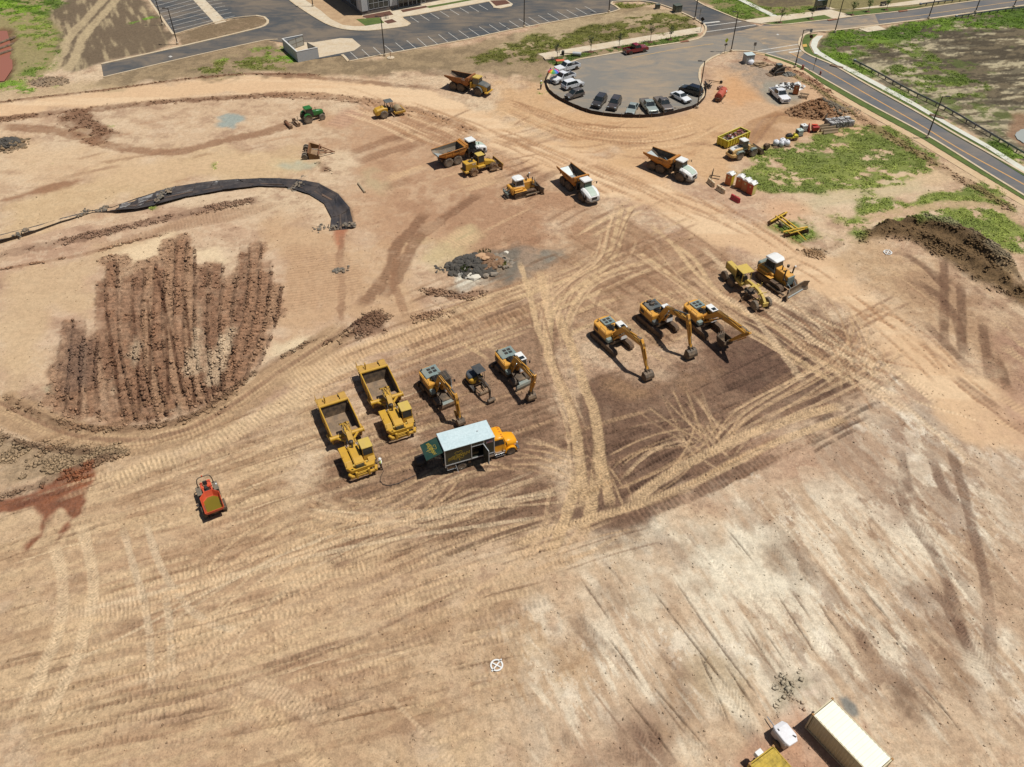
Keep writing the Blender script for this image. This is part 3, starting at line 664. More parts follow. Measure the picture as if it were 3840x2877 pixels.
    for k in range(130):
        x0 = random.uniform(-80,1000);y0 = random.uniform(960,1650) - x0 * .1;L = random.uniform(40,300);sl = -.33 + .1 * (y0 - 1000) / 600 + random.uniform(-.04, .04)
        stroke([(x0,y0),(x0 + L / 2,y0 + sl * L / 2 - 3),(x0 + L,y0 + sl * L)],random.uniform(.12, .35),random.choice([(122,92,68),(134,102,76),(112,86,66),(232,206,168)]),random.uniform(.35, .65), .07,rag=.9,brk=1.,berm=.04)
    stroke([(198,1060),(287,1030),(391,990),(576,925)],1.0,(146,114,88), .7, .05,tread=.05)
    stroke([(215,1050),(340,1000),(470,952),(580,890),(690,825),(800,770)],2.4,(218,188,148), .7, .03,tread=.02,rag=.4)
    stroke([(599,838),(782,757),(965,692),(1123,627),(1180,600)],3.2,(220,188,146), .6, .03,tread=.03,rag=.4)
    stroke([(855,752),(990,713),(1123,679),(1180,650)],2.8,(186,150,114), .6, .04,tread=.09,per=.8,rag=.25)
    stroke([(700,790),(855,735),(990,690),(1100,650)],2.4,(190,154,116), .5, .04,tread=.06,per=.6,rag=.3)
    for k in range(20):
        x0 = random.uniform(640,1000);y0 = 860 - (x0 - 600) * .38 + random.uniform(-50,60);L = random.uniform(120,260)
        stroke([(x0,y0),(x0 + L / 2,y0 - L * .19),(x0 + L,y0 - L * .37)], .55,random.choice([(160,124,94),(212,178,138),(150,116,88)]), .6, .04,tread=.05,per=.5,gauge=random.choice([0,2.1]),rag=.3)
    patch([(724,724),(769,695),(821,674),(839,685),(821,716),(782,732),(730,745)],(110,78,58), .85, .6,1.2,z=.06,rocky=1)
    stroke([(685,752),(724,730),(769,700),(815,676)], .6,(96,66,50), .8,-.15,rag=1,rocky=1)
    # tyre tracks in the pale dust,long curves
    lt = (222,190,148)
    for P in ([(167,1127),(180,1153),(190,1192),(200,1235),(202,1284),(186,1352),(168,1416),(150,1457),(113,1525),(70,1590)],
              [(112,1166),(123,1198),(132,1235),(136,1293),(127,1361),(95,1434),(68,1498),(20,1560)]):
        stroke(P,1.1,(224,197,160), .6, .04,tread=.03,per=.36,chev=.8,rag=.3,brk=.4,soft=.3)
    for P in ([(261,1130),(274,1171),(286,1215),(309,1293),(322,1361),(325,1429),(329,1507)],
              [(313,1119),(321,1151),(336,1198),(352,1235),(376,1275),(408,1316),(454,1348),(545,1368)],
              [(352,1250),(362,1320),(367,1361),(372,1479)]):
        stroke(P, .7,(214,190,158), .6, .04,tread=.03,per=.34,chev=.8,rag=.3,brk=.4)
    stroke([(372,1380),(420,1390),(470,1402)],1.,lt, .4, .04,tread=.04)
    for k in range(26):
        x0,y0 = random.uniform(60,950),random.uniform(1300,1620);L = random.uniform(80,260);sl = random.choice([random.uniform(-.34,-.2),random.uniform(-.34,-.2),random.uniform(.5,1.4)])
        stroke([(x0,y0),(x0 + L / 2,y0 + sl * L / 2 + 4),(x0 + L,y0 + sl * L)],random.choice([.5, .9,1.6]),random.choice([lt,(164,130,98),(220,192,156)]), .4, .025,tread=.025,per=.4,rag=.5,brk=.8)
    for k in range(170):
        x0,y0 = random.uniform(1200,1800),random.uniform(680,1110);L = random.uniform(40,220);sl = -.5 + random.uniform(-.08, .08)
        if y0 < 1000 - (x0 - 1240) * .55 or y0 > 1195 - (x0 - 1240) * .45: continue
        stroke([(x0,y0),(x0 + L / 2,y0 + sl * L / 2 - 3),(x0 + L,y0 + sl * L)],random.choice([.5, .6, .25, .9]),random.choice([(94,70,56),(104,79,64),(162,128,100),(86,65,52),(146,114,90)]),random.uniform(.4, .75), .05,tread=.1,per=.5,gauge=random.choice([0,2.2]),rag=.45,brk=.9,berm=random.choice([0, .05]))
    for k in range(120):
        x0,y0 = random.uniform(640,1200),random.uniform(880,1230);L = random.uniform(60,260);sl = -.32 + random.uniform(-.07, .07)
        stroke([(x0,y0),(x0 + L / 2,y0 + sl * L / 2 - 4),(x0 + L,y0 + sl * L)],random.choice([.5, .55, .25, .2]),random.choice([(114,86,66),(128,98,76),(196,162,124),(104,78,60)]),random.uniform(.35, .65), .05,tread=.05,per=.45,gauge=random.choice([0,2.]),rag=.5,brk=.9)
    for k in range(90):
        x0,y0 = random.uniform(860,1640),random.uniform(560,760);L = random.uniform(40,180);sl = random.choice([-.45,-.4,-.38, .6]) + random.uniform(-.05, .05)
        stroke([(x0,y0),(x0 + L / 2,y0 + sl * L / 2 - 3),(x0 + L,y0 + sl * L)],random.choice([.5, .55, .25, .9]),random.choice([(134,102,76),(146,112,84),(214,182,140),(118,88,66)]),random.uniform(.35, .65), .05,tread=.05,per=.5,gauge=random.choice([0,2.1]),rag=.5,brk=.9)
    # two-way lane up the middle of the yard
    for P in ([(1165,580),(1180,640),(1184,711),(1186,768),(1204,815),(1231,874),(1244,933),(1251,988),(1260,1056),(1264,1110)],
              [(1199,664),(1220,716),(1242,770),(1262,835),(1278,870),(1291,924),(1297,988),(1311,1051),(1320,1105)],
              [(1248,1000),(1244,1042),(1226,1106),(1203,1165),(1180,1210)],[(1292,960),(1290,1002),(1285,1056),(1271,1115),(1250,1172)]):
        stroke(P,1.25,(211,178,136), .8, .05,tread=.03,per=.4,chev=.6,rag=.25,brk=.12,soft=.25,berm=.03)
    for P in ([(1184,740),(1194,677),(1212,648),(1251,617),(1303,580),(1329,549),(1342,507),(1355,468),(1368,442)],
              [(1224,716),(1230,685),(1240,659),(1256,632),(1282,606),(1329,583),(1381,570),(1433,554)],
              [(1100,650),(1180,620),(1260,590),(1310,560),(1325,520),(1336,480),(1345,440)],
              [(1368,533),(1473,612),(1538,664),(1670,742),(1760,800),(1818,838)],
              [(1441,512),(1501,586),(1551,632),(1616,677),(1670,703),(1740,755),(1858,835)],
              [(1400,480),(1445,520),(1500,560),(1540,620),(1600,670)],
              [(1120,560),(1140,620),(1160,700),(1180,760)]):
        stroke(P, .8,(214,182,140), .75, .05,tread=.03,per=.4,chev=.5,rag=.3,brk=.25,gauge=0)
    for k in range(30):
        x0,y0 = random.uniform(1180,1420),random.uniform(450,640);L = random.uniform(60,200);sl = random.choice([-.45,-.4,-.5, .7, .65])
        stroke([(x0,y0),(x0 + L / 2,y0 + sl * L / 2 - 6),(x0 + L,y0 + sl * L)], .6,random.choice([lt,(142,108,82),(150,114,86)]), .5, .035,tread=.035,per=.4,rag=.4,gauge=random.choice([0,2.]))
    thin = [[(1779,635),(1805,664),(1826,711),(1839,768),(1842,840)],[(1834,680),(1845,703),(1834,742),(1792,773),(1740,802),(1670,842),(1594,884),(1557,924),(1548,955)],
            [(1858,711),(1850,740),(1818,768),(1766,794),(1680,848),(1607,893),(1571,942)],[(1871,742),(1832,781),(1745,833),(1670,870),(1610,910),(1575,945)],
            [(1858,716),(1865,763),(1872,812)],[(1871,732),(1885,770),(1892,808)],[(1394,874),(1457,920),(1530,961),(1560,990)],[(1435,860),(1490,915),(1550,956)],
            [(1449,834),(1485,906),(1526,956)],[(1480,838),(1503,897),(1517,956)],[(1503,852),(1530,897),(1571,988)],[(1308,988),(1390,947),(1457,929),(1503,924)],
            [(1340,1010),(1385,974),(1457,956)],[(1367,1070),(1448,1015),(1489,956),(1503,910)],[(1330,1060),(1440,1010),(1520,960),(1560,900)],
            [(1121,956),(1176,961),(1231,974),(1285,992)],[(1121,970),(1185,977),(1244,1002),(1285,1029)],[(1094,992),(1162,988),(1222,1002)],[(1094,1004),(1162,1004),(1208,1017),(1235,1033)],
            [(1110,1010),(1050,1002),(1010,1012)],[(997,1029),(956,1079),(887,1124),(819,1147),(751,1149),(706,1140),(651,1120)],[(924,1060),(883,1092),(819,1110),(751,1120),(683,1097),(660,1080)],
            [(901,1051),(819,1079),(729,1079)],[(837,1060),(729,1115),(638,1174),(560,1215)],[(837,1092),(751,1142),(660,1206),(600,1250)],[(810,1088),(738,1133),(647,1197)],[(960,1000),(900,1040),(840,1070)],
            [(1317,1020),(1345,1090),(1360,1120)],[(1310,1000),(1352,1060)]]
    for i,P in enumerate(thin):
        stroke(P, .29,(206,172,132), .62, .04,tread=.02,per=.3,rag=.25,brk=.15,gauge=0,endf=1.5,soft=.25)
        Q = [(x + 30 * (1 if i % 2 else -.8),y + 8) for x,y in P]
        stroke(Q, .27,(198,164,126), .45, .04,rag=.3,brk=.4,endf=1.5,soft=.25)
    for P in ([(1670,915),(1594,947),(1503,992),(1412,1047),(1349,1097)],[(1831,874),(1750,893),(1681,915),(1600,945)]):
        stroke(P,1.3,(214,182,142), .8, .05,tread=.07,per=.42,chev=.9,rag=.2,brk=.15)
    stroke([(1840,900),(1760,925),(1670,958),(1571,1006),(1494,1047),(1412,1079),(1321,1108),(1185,1147),(1090,1187)],1.1,(210,178,138), .75, .05,tread=.05,per=.42,chev=.7,rag=.3,brk=.2)
    stroke([(1700,975),(1600,1020),(1500,1065),(1400,1105),(1330,1135)],1.6,(128,98,78), .7, .05,tread=.08,per=.6,rag=.3)
    for k in range(14):
        P = [(random.uniform(940,1260),random.uniform(990,1150)),(random.uniform(640,800),random.uniform(1120,1250)),(random.uniform(60,480),random.uniform(1280,1520))]
        if k % 3 == 0: P = [(random.uniform(980,1240),random.uniform(1000,1090)),(random.uniform(860,980),random.uniform(1100,1180)),(random.uniform(640,760),random.uniform(1060,1150))]
        stroke(P,random.choice([.32, .36, .5]),random.choice([(218,188,150),(212,182,144),(222,196,160)]),random.uniform(.4, .7), .04,tread=.025,per=.34,rag=.35,brk=.55,soft=.25)
    A1_ = [(1184,740),(1194,677),(1212,648),(1251,617),(1303,580),(1329,549),(1342,507),(1355,468),(1368,442)]
    A2_ = [(1224,716),(1230,685),(1240,659),(1256,632),(1282,606),(1329,583),(1381,570),(1433,554)]
    for P,n,sp in ((A1_,7,2.6),(A2_,6,2.4),([(1368,533),(1473,612),(1538,664),(1670,742),(1760,800),(1818,838)],5,2.2),([(1441,512),(1501,586),(1551,632),(1616,677),(1670,703),(1740,755),(1858,835)],5,2.2),
        ([(1779,620),(1815,664),(1846,711),(1866,768),(1874,830)],6,1.6),([(1880,700),(1872,745),(1832,785),(1745,836),(1660,880),(1590,925),(1540,970)],7,3.),([(1121,958),(1190,966),(1250,988),(1300,1020)],5,2.5),
        ([(1100,1000),(1000,1005),(900,1060),(800,1110),(720,1115),(650,1090)],6,3.),([(1320,1100),(1200,1160),(1000,1230),(800,1330),(600,1400)],6,4.),([(1244,1042),(1226,1106),(1190,1180),(1120,1240),(1000,1300)],5,2.),
        ([(1300,1010),(1380,955),(1460,932),(1540,945)],5,2.5),([(1450,850),(1490,910),(1540,960),(1600,1000)],6,3.),([(1100,650),(1180,620),(1260,590),(1340,530)],5,3.),([(860,700),(1000,660),(1150,610),(1260,560)],5,3.),([(1165,580),(1184,711),(1204,815),(1244,933),(1260,1056)],4,2.5),
        ([(640,1090),(500,1180),(420,1260),(380,1340)],4,3.),([(900,1090),(700,1200),(500,1320),(330,1400),(100,1480)],7,6.),([(250,1430),(500,1380),(760,1300),(1000,1200)],6,5.)):
        family(P,n,sp)
    for k in range(26):
        x0 = random.uniform(1500,1900);y0 = 560 + (x0 - 1500) * .62 + random.uniform(-50,50);P = [(x0,y0),(x0 + 90,y0 + random.uniform(40,75)),(x0 + random.uniform(160,300),y0 + random.uniform(110,230))]
        stroke(P,random.choice([.4, .6,1.]),random.choice([(226,196,158),(230,202,164),(174,136,104)]),random.uniform(.35, .7), .04,tread=.04,per=.5,rag=.4,brk=.7)
    # grader furrows of the pale pan
    for x0,y0,x1,y1 in ((1405,1270,1590,1510),(1480,1290,1650,1520),(1500,1390,1585,1590),(1395,1465,1560,1657),(1330,1480,1470,1657),(1600,1330,1690,1475),(1640,1350,1712,1455),(1555,1420,1640,1545),(1450,1240,1510,1330),(1700,1260,1760,1350),(1760,1290,1830,1390),(1880,1320,1990,1440),(2000,1480,2090,1600),(1960,1450,2060,1560),(1840,1240,1940,1360),(2060,1440,2120,1510),(1560,1130,1640,1230),(1240,1230,1330,1360),(1300,1360,1400,1500),(1670,1270,1780,1440)):
        stroke([(x0,y0),((x0 + x1) / 2 + random.uniform(-3,3),(y0 + y1) / 2),(x1,y1)], .16,(86,66,50), .75, .09,rag=.8,brk=.5,berm=.05)
    for k in range(170):
        x0,y0 = random.uniform(1120,2180),random.uniform(1080,1620)
        if y0 < 1700 - x0 * .42: continue
        L = random.uniform(50,180);sl = random.uniform(1.05,1.35)
        stroke([(x0,y0),(x0 + L * .3,y0 + L * .3 * sl),(x0 + L * .62,y0 + L * .62 * sl)],random.choice([.2, .3, .5,1.,1.8,2.6]),random.choice([(160,130,102),(140,110,88),(242,228,202),(234,218,190),(120,94,74)]),random.uniform(.3, .6), .03,tread=.03 * random.choice([0,1]),per=.4,chev=1,rag=.5,brk=.8)
    for P in ([(1985,1255),(2040,1300),(2075,1360),(2110,1440)],[(1930,1020),(1965,1120),(2020,1200),(2060,1300),(2085,1400)],[(2050,960),(2080,1060),(2110,1180),(2135,1300),(2140,1440)],[(2010,980),(2040,1060),(2080,1100)],[(1940,960),(1965,1060),(1990,1090)],[(1830,1330),(1860,1380),(1900,1430)],[(1345,1545),(1380,1590),(1410,1657)],[(1385,1540),(1415,1590),(1420,1657)]):
        stroke(P,1.1,(122,94,76), .7, .06,tread=.06,per=.4,chev=1.,rag=.3,brk=.5)
    # right-hand slope tracks
    for P in ([(2038,557),(2040,638),(2038,755)],[(2072,607),(2077,664),(2079,768)],[(1970,604),(2027,638),(2066,690),(2085,780)],[(2120,690),(2130,760),(2140,830)],[(1990,690),(2040,740),(2100,800)],[(1935,540),(1990,570),(2060,640)],[(2150,760),(2180,850)]):
        stroke(P,1.3,(116,86,66), .75, .06,tread=.06,per=.45,rag=.35,brk=.4)
    for P in ([(1813,630),(1871,669),(1949,703),(2014,750),(2079,822),(2150,880)],[(1830,640),(1900,700),(1980,770),(2040,830)],[(1880,650),(1960,720),(2010,780)],[(1700,560),(1760,590),(1800,620)],[(1480,400),(1560,450),(1640,500),(1700,540)],[(1290,360),(1400,410),(1480,450)],[(1620,470),(1700,520),(1750,556)]):
        stroke(P, .6,(168,128,94), .55, .05,tread=.07,per=.7,gauge=2.1,rag=.3,brk=.8)
    for k in range(40):
        x0,y0 = random.uniform(1880,2180),random.uniform(540,900);L = random.uniform(40,160)
        if y0 > 500 + (x0 - 1700) * .9: continue
        stroke([(x0,y0),(x0 + L / 2,y0 + L * .36),(x0 + L,y0 + L * .75)],random.choice([.4, .8,1.6]),random.choice([(150,112,86),(128,96,74),(214,184,142),(206,172,132)]), .45, .03,tread=.03,rag=.6,brk=.8)
    # little brush and dirt verge along the street
    stroke([(1660,135),(1740,175),(1850,250),(1960,318),(2080,390),(2200,460)],2.2,(152,120,90), .6,-.05,rag=1.1,rocky=.5)
    stroke([(1640,125),(1700,146),(1745,168),(1800,205)],1.6,(140,92,66), .7,-.1,rag=1,rocky=1)
    stroke([(1690,150),(1760,190),(1860,258)],1.0,(110,112,56), .5,0,rag=1.2)
    for P in ([(1760,420),(1850,412),(1990,398)],[(1700,470),(1780,505),(1830,520)],[(1680,476),(1760,512)],[(1780,440),(1840,425),(1900,425),(1960,410)]):
        stroke(P, .9,(206,184,146), .6, .05,rag=.8)
    # stone slick by the containers
    patch([(1690,1470),(1740,1450),(1770,1470),(1760,1500),(1700,1540),(1660,1560)],(150,140,116), .6, .8,1.2,tex=.4,rocky=.12)
    patch([(1740,1440),(1790,1440),(1800,1490),(1770,1500)],(128,92,76), .6,1,1.5,tex=.3)
    patch([(1600,1600),(1720,1520),(1900,1657),(1840,1700),(1580,1690)],(186,140,112), .7,1,1)
    patch([(1808,1505),(1828,1500),(1855,1520),(1862,1548),(1842,1556),(1818,1535)],(128,128,122), .9, .25, .4)
    patch([(1855,1545),(1890,1560),(1880,1590),(1850,1580)],(176,130,104), .5, .5, .6)
    patch([(1730,1495),(1760,1480),(1772,1498),(1740,1512)],(230,206,184), .5, .4, .6)
    # shallow pond beds
    patch([(-60,60),(24,62),(30,100),(32,150),(12,172),(-60,180)],(120,84,60), .9,1,1,z=-.5)
    patch([(2168,262),(2190,240),(2260,236),(2260,320),(2205,312),(2180,290)],(150,118,92), .9,1,1,z=-.4)
zones()

# ------------------------------------------------------------------ roads,kerbs,pavements
LOT = [(219,140),(224,167),(400,125.5),(576,86.5),(612,92),(652,130),(690,127),(739,119.5),(753,133),(835,117),(1000,87),(1123,61),(1282,32.8),(1316,27.5),(1338,21),(1320,9),(1322,5),(1380,3),(1421,9),(1470,27),(1506,44.5),(1519,53),(1524,64),(1514,81),(1560,76),(1640,56),(1611,47),(1595,43),(1553,26),(1522,13),(1500,0),(1480,-14),(1430,-30),(1200,-30),(900,-30),(310,-30),(321,0),(376,75.5),(417,63),(495,42),(553,35),(570,38),(578,45),(571,57),(522,70.5),(380,104)]
STREET = [(1514,81),(1480,90),(1397,103),(1277,124),(1248,129),(1230,136),(1206,146),(1197,151),(1184,170),(1182.5,183),(1189,198),(1204,211),(1220,219.5),(1240,229.5),(1277,242.5),(1316,249),(1355,251.7),(1394,251.7),(1433,247.8),(1473,238.6),(1501,229.5),(1517,214),(1522,201),(1517,188),(1510.5,169.5),(1512,151),(1520,138),(1533,128),(1551,119),(1569,112),(1590,109.5),(1616,111),(1652,116),(1714,135.6),(1745.5,151),(1782,172),(1871,222),(2001,292),(2131.5,373),(2212,422.5),(2300,478),(2300,430),(2212,375.5),(2079,300),(1975,240),(1871,182.6),(1803,143.4),(1753,122.6),(1732,109.5),(1727,98),(1729,85),(1738,76),(1753,70),(1803,66.5),(1855,61),(1912,53.5),(2006,41.7),(2105,28),(2212,13),(2300,2),(2300,-27),(2212,-12),(2131,0),(2079,6.5),(1949,25),(1845,36.5),(1798,43),(1686,55),(1650,54),(1636,60)]
def sink(P,z,m_=.5):
    w,m = area(P, .3,0)
    Hh[w] = Hh[w] * (1 - m) + z * m;GRASS[w] *= (1 - sm(.2, .6,m));ROCKY[w] *= (1 - m)
for P in (LOT,STREET): sink(P,-.1)

def road_mat(name,rgb,tan_amt,streak,base=0.):
    m = bpy.data.materials.new(name);m.use_nodes = True
    nt = m.node_tree;N = nt.nodes;L = nt.links;b = N["Principled BSDF"]
    g = N.new("ShaderNodeNewGeometry")
    mp = N.new("ShaderNodeMapping");mp.inputs["Rotation"].default_value = (0,0,math.radians(streak));mp.inputs["Scale"].default_value = (.09, .2,1)
    L.new(g.outputs["Position"],mp.inputs[0])
    n1 = N.new("ShaderNodeTexNoise");n1.inputs["Scale"].default_value = 1.2;n1.inputs["Detail"].default_value = 8;n1.inputs["Roughness"].default_value = .68;n1.inputs["Distortion"].default_value = 1.6
    L.new(mp.outputs[0],n1.inputs["Vector"])
    n2 = N.new("ShaderNodeTexNoise");n2.inputs["Scale"].default_value = .09;n2.inputs["Detail"].default_value = 5
    L.new(g.outputs["Position"],n2.inputs["Vector"])
    n3 = N.new("ShaderNodeTexNoise");n3.inputs["Scale"].default_value = 9;n3.inputs["Detail"].default_value = 3
    L.new(g.outputs["Position"],n3.inputs["Vector"])
    ad = N.new("ShaderNodeMath");ad.operation = 'ADD';L.new(n1.outputs[0],ad.inputs[0]);L.new(n2.outputs[0],ad.inputs[1])
    mr = N.new("ShaderNodeMapRange");mr.inputs[1].default_value = .86;mr.inputs[2].default_value = 1.2;mr.inputs[3].default_value = base;mr.inputs[4].default_value = tan_amt
    L.new(ad.outputs[0],mr.inputs[0])
    at = N.new("ShaderNodeAttribute");at.attribute_name = "dust"
    mu = N.new("ShaderNodeMath");mu.operation = 'ADD';mu.use_clamp = True
    L.new(mr.outputs[0],mu.inputs[0]);L.new(at.outputs["Fac"],mu.inputs[1])
    mx = N.new("ShaderNodeMix");mx.data_type = 'RGBA'
    mx.inputs[6].default_value = (*alb(rgb),1);mx.inputs[7].default_value = (*alb((192,164,128)),1)
    L.new(mu.outputs[0],mx.inputs[0])
    hs = N.new("ShaderNodeHueSaturation");m2 = N.new("ShaderNodeMapRange");m2.inputs[3].default_value = .8;m2.inputs[4].default_value = 1.2
    L.new(n3.outputs[0],m2.inputs[0]);L.new(m2.outputs[0],hs.inputs["Value"]);L.new(mx.outputs[2],hs.inputs["Color"])
    L.new(hs.outputs[0],b.inputs["Base Color"]);b.inputs["Roughness"].default_value = .88
    b.inputs["Specular IOR Level"].default_value = .3
    return m
def sheet(name,P,z,m,world=False,skirt=0.,dust=None):
    """flat sheet on a surveyed outline; with a skirt it is a raised slab"""
    Q = [tuple(p) for p in P] if world else [tuple(G(x,y))[:2] for x,y in P]
    tri = tessellate_polygon([[Vector((x,y,0)) for x,y in Q]])
    mb = MB();v = [(x,y,z) for x,y in Q];f = []
    for t in tri:
        a,b,c = [Vector(v[i]) for i in t]
        f.append(tuple(t) if (b - a).cross(c - a).z > 0 else tuple(t)[::-1])
    mb.add(v,f)
    if skirt:
        n = len(Q);ar = sum(Q[i][0] * Q[(i + 1) % n][1] - Q[(i + 1) % n][0] * Q[i][1] for i in range(n))
        mb.add(v + [(x,y,z - skirt) for x,y in Q],[((i,i + n,(i + 1) % n + n,(i + 1) % n) if ar > 0 else ((i + 1) % n,(i + 1) % n + n,i + n,i)) for i in range(n)])
    me = mb.mesh(name);me.materials.append(m)
    o = bpy.data.objects.new(name,me);COL.objects.link(o);o["kind"] = "structure"
    if dust:
        at = me.attributes.new("dust", 'FLOAT', 'POINT');at.data.foreach_set("value",[dust] * len(me.vertices))
    return o
def ribbon(P,w,z0,z1,world=False,step=1.6,close=False):
    """kerb-like strip along a line"""
    Q = [Vector(p) for p in spline(np.array(P) if world else gp(P),step)]
    mb = MB();loops = []
    for i,p in enumerate(Q):
        d = (Q[min(i + 1,len(Q) - 1)] - Q[max(i - 1,0)]);d = d.normalized() if d.length > 1e-6 else Vector((1,0))
        n = Vector((-d.y,d.x)) * w / 2
        loops.append([(p.x + n.x,p.y + n.y,z0),(p.x - n.x,p.y - n.y,z0),(p.x - n.x,p.y - n.y,z1),(p.x + n.x,p.y + n.y,z1)])
    mb.loft(loops[::-1]);return mb
ASPH = road_mat("asphalt_dark",(82,84,86), .3,20)
ASPH2 = road_mat("asphalt_dusty",(122,124,122), .55,-15, .14)
ASPH3 = road_mat("asphalt_street",(106,107,109), .2,40)
CONC = mat("concrete",(222,206,180), .85,0, .5, .5,(206,182,148))
KERB = mat("kerb_concrete",(224,208,178), .85,0, .5, .6,(204,176,138))
PAVE = mat("pavement_concrete",(226,214,190), .85,0, .45, .4,(206,182,148))
PALEC = mat("pale_pavement",(226,228,214), .85,0, .3, .4,(210,200,176))
WHITE = mat("road_paint_white",(240,236,226), .7,0, .35,2,(150,145,135))
YELL = mat("road_paint_yellow",(222,168,92), .7,0, .4,1.2,(190,150,110))
YELLOLD = mat("road_paint_dusty_yellow",(196,164,112), .8,0, .5, .8,(180,152,118))

lot = sheet("parking_lot",LOT, .02,ASPH)
# the street is cut in three pieces that meet edge to edge under the same dusty surface
street = sheet("street",STREET, .026,ASPH3)
CDS = STREET[0:34] + [(1690,125),(1640,90),(1600,78),(1560,76)]
cds = sheet("turning_circle",[(x,y) for x,y in CDS], .031,ASPH2)
JUNC = [(1560,76),(1600,78),(1640,90),(1690,125),(1714,135.6),(1740,114),(1731,105),(1728,92),(1740,76),(1760,70.5),(1855,61.5),(1900,56),(1890,32),(1798,43.5),(1686,55.5),(1640,57)]
sheet("road_junction",JUNC, .036,road_mat("asphalt_worn",(116,116,114), .95,8, .15))

def lines(parent,segs,w,m,z,name="parking_line",L=None):
    for a,b in segs:
        A_,B_ = G(*a),G(*b);d = B_ - A_
        if L: d = d.normalized() * L
        B_ = A_ + d;n = Vector((-d.y,d.x,0)).normalized() * w / 2
        mb = MB();mb.hexa([tuple(A_ + n + Vector((0,0,z))),tuple(A_ - n + Vector((0,0,z))),tuple(B_ - n + Vector((0,0,z))),tuple(B_ + n + Vector((0,0,z)))][::-1],[tuple(A_ + n + Vector((0,0,z + .006))),tuple(A_ - n + Vector((0,0,z + .006))),tuple(B_ - n + Vector((0,0,z + .006))),tuple(B_ + n + Vector((0,0,z + .006)))][::-1])
        part(name,mb,m,parent)
def c7(x,y): return ((1000 + x * .31646) / VS,y * .31646 / VS)
def c3(x,y): return ((1900 + x * .4527) / VS,y * .4527 / VS)
def c2(x,y): return ((950 + x * .4527) / VS,y * .4527 / VS)
def c1(x,y): return (x * .4527 / VS,y * .4527 / VS)
def c4(x,y): return ((2840 + x * .4527) / VS,y * .4527 / VS)
def c5(x,y): return ((2500 + x * .31646) / VS,y * .31646 / VS)
seg = []
near7 = [(1087,708),(1228,680),(1363,652),(1500,625),(1634,600),(1768,574),(1893,549),(2022,523),(2147,499)]
far7 = [(990,617),(1128,587),(1262,560),(1398,537),(1527,508),(1660,482),(1786,456),(1912,433),(2037,410)]
seg += [(c7(*a),c7(*b)) for a,b in zip(near7,far7)]
P0,P8 = G(*c7(1087,708)),G(*c7(2147,499));du = (P8 - P0) / 8;dv = Vector((-du.y,du.x,0)).normalized() * 5.4
segw = [(P0 + du * i,P0 + du * i + dv) for i in range(9,24)]
far = [((1370,187),(1300,140)),((1457,172),(1383,125)),((1540,157),(1466,110)),((1622,141),(1548,95)),((1705,126),(1630,80)),((1785,111),(1710,66)),((1866,98),(1790,52)),((1944,84),(1868,40))]
seg += [(c2(*a),c2(*b)) for a,b in far]
left = [((1420,45),(1540,5)),((1330,105),(1640,20)),((1310,80),(1600,0)),((1345,137),(1680,45)),((1370,165),(1700,75)),((1390,193),(1715,105)),((1415,220),(1730,140)),((1440,250),(1760,170)),((1290,50),(1470,3)),((1275,20),(1350,0)),
        ((1720,45),(1840,25)),((1740,75),(1865,50)),((1760,102),(1890,78)),((1790,130),(1918,105)),((1830,160),(1945,133)),((1700,20),(1815,0))]
seg += [(c1(*a),c1(*b)) for a,b in left[1:]]
lines(lot,seg, .13,WHITE, .024)
for a,b in segw:
    n = Vector((-(b - a).y,(b - a).x,0)).normalized() * .065
    mb = MB();z = Vector((0,0, .024));t = Vector((0,0, .030))
    mb.hexa([tuple(a - n + z),tuple(a + n + z),tuple(b + n + z),tuple(b - n + z)][::-1],[tuple(a - n + t),tuple(a + n + t),tuple(b + n + t),tuple(b - n + t)][::-1]);part("parking_line",mb,WHITE,lot)
# street markings
def longline(parent,P,w,m,z,name):
    part(name,ribbon(P,w,z,z + .006),m,parent)
longline(street,[c4(270,440),c4(400,505),c4(560,583),(1871,203),(1984,268),c4(1700,1250),(2212,399),(2300,452)], .32,YELL, .032, "centre_line")
longline(street,[(1900,43),(1960,37),(2040,26),(2120,14),(2230,-2)], .30,YELLOLD, .032, "centre_line")
longline(cds,[(1366,125),(1400,118),(1470,105),(1541,95)], .32,YELLOLD, .037, "centre_line")
lines(street,[(c4(262,437),c4(385,418))], .7,WHITE, .042, "stop_line")
lines(lot,[(c5(430,280),c5(628,258))], .7,WHITE, .05, "stop_line")
lines(street,[(c4(0,423),c4(345,368)),(c4(75,442),c4(345,402))], .3,WHITE, .042, "crossing_line")
lines(lot,[(c5(470,312),c5(885,257)),(c5(470,380),c5(1055,297))], .3,WHITE, .042, "crossing_line")
sheet("manhole_cover",[c5(1295,412),c5(1315,404),c5(1337,412),c5(1315,420)], .045,WHITE)
sheet("road_marker",[c1(1395,470),c1(1412,462),c1(1430,468),c1(1412,478)], .028,WHITE)

# raised islands,pavements and pads
BLK = [(600,-30),(625,0),(662,26),(704,51),(730,60.5),(756,65),(795,66.5),(834,62.6),(878,56.5),(885,53),(884,50),(868,38),(897,33.5),(1056,4.5),(1067,17),(1080,18.5),(1105,13),(1108,10),(1090,-2),(1100,-30)]
sheet("building_pavement",BLK, .14,PAVE,skirt=.2)
ISOIL = mat("landscape_soil",(176,142,108), .95,0, .5, .4,(206,176,136),bump=.05)
MULCH = mat("mulch",(98,62,48), .95,0, .25,1.5,(120,84,64),bump=.06)
LAWN = mat("lawn",(72,92,38), .95,0, .55, .5,(104,118,50),bump=.06)
sheet("planting_strip",[(640,-20),(652,-4),(693,24),(714,42),(740,55),(765,58),(790,57.5),(795,48),(783,36),(738,0),(720,-20)], .152,ISOIL)
sheet("mulch_bed",[(783,38),(800,44),(850,33),(842,25),(785,35.2)], .160,MULCH)
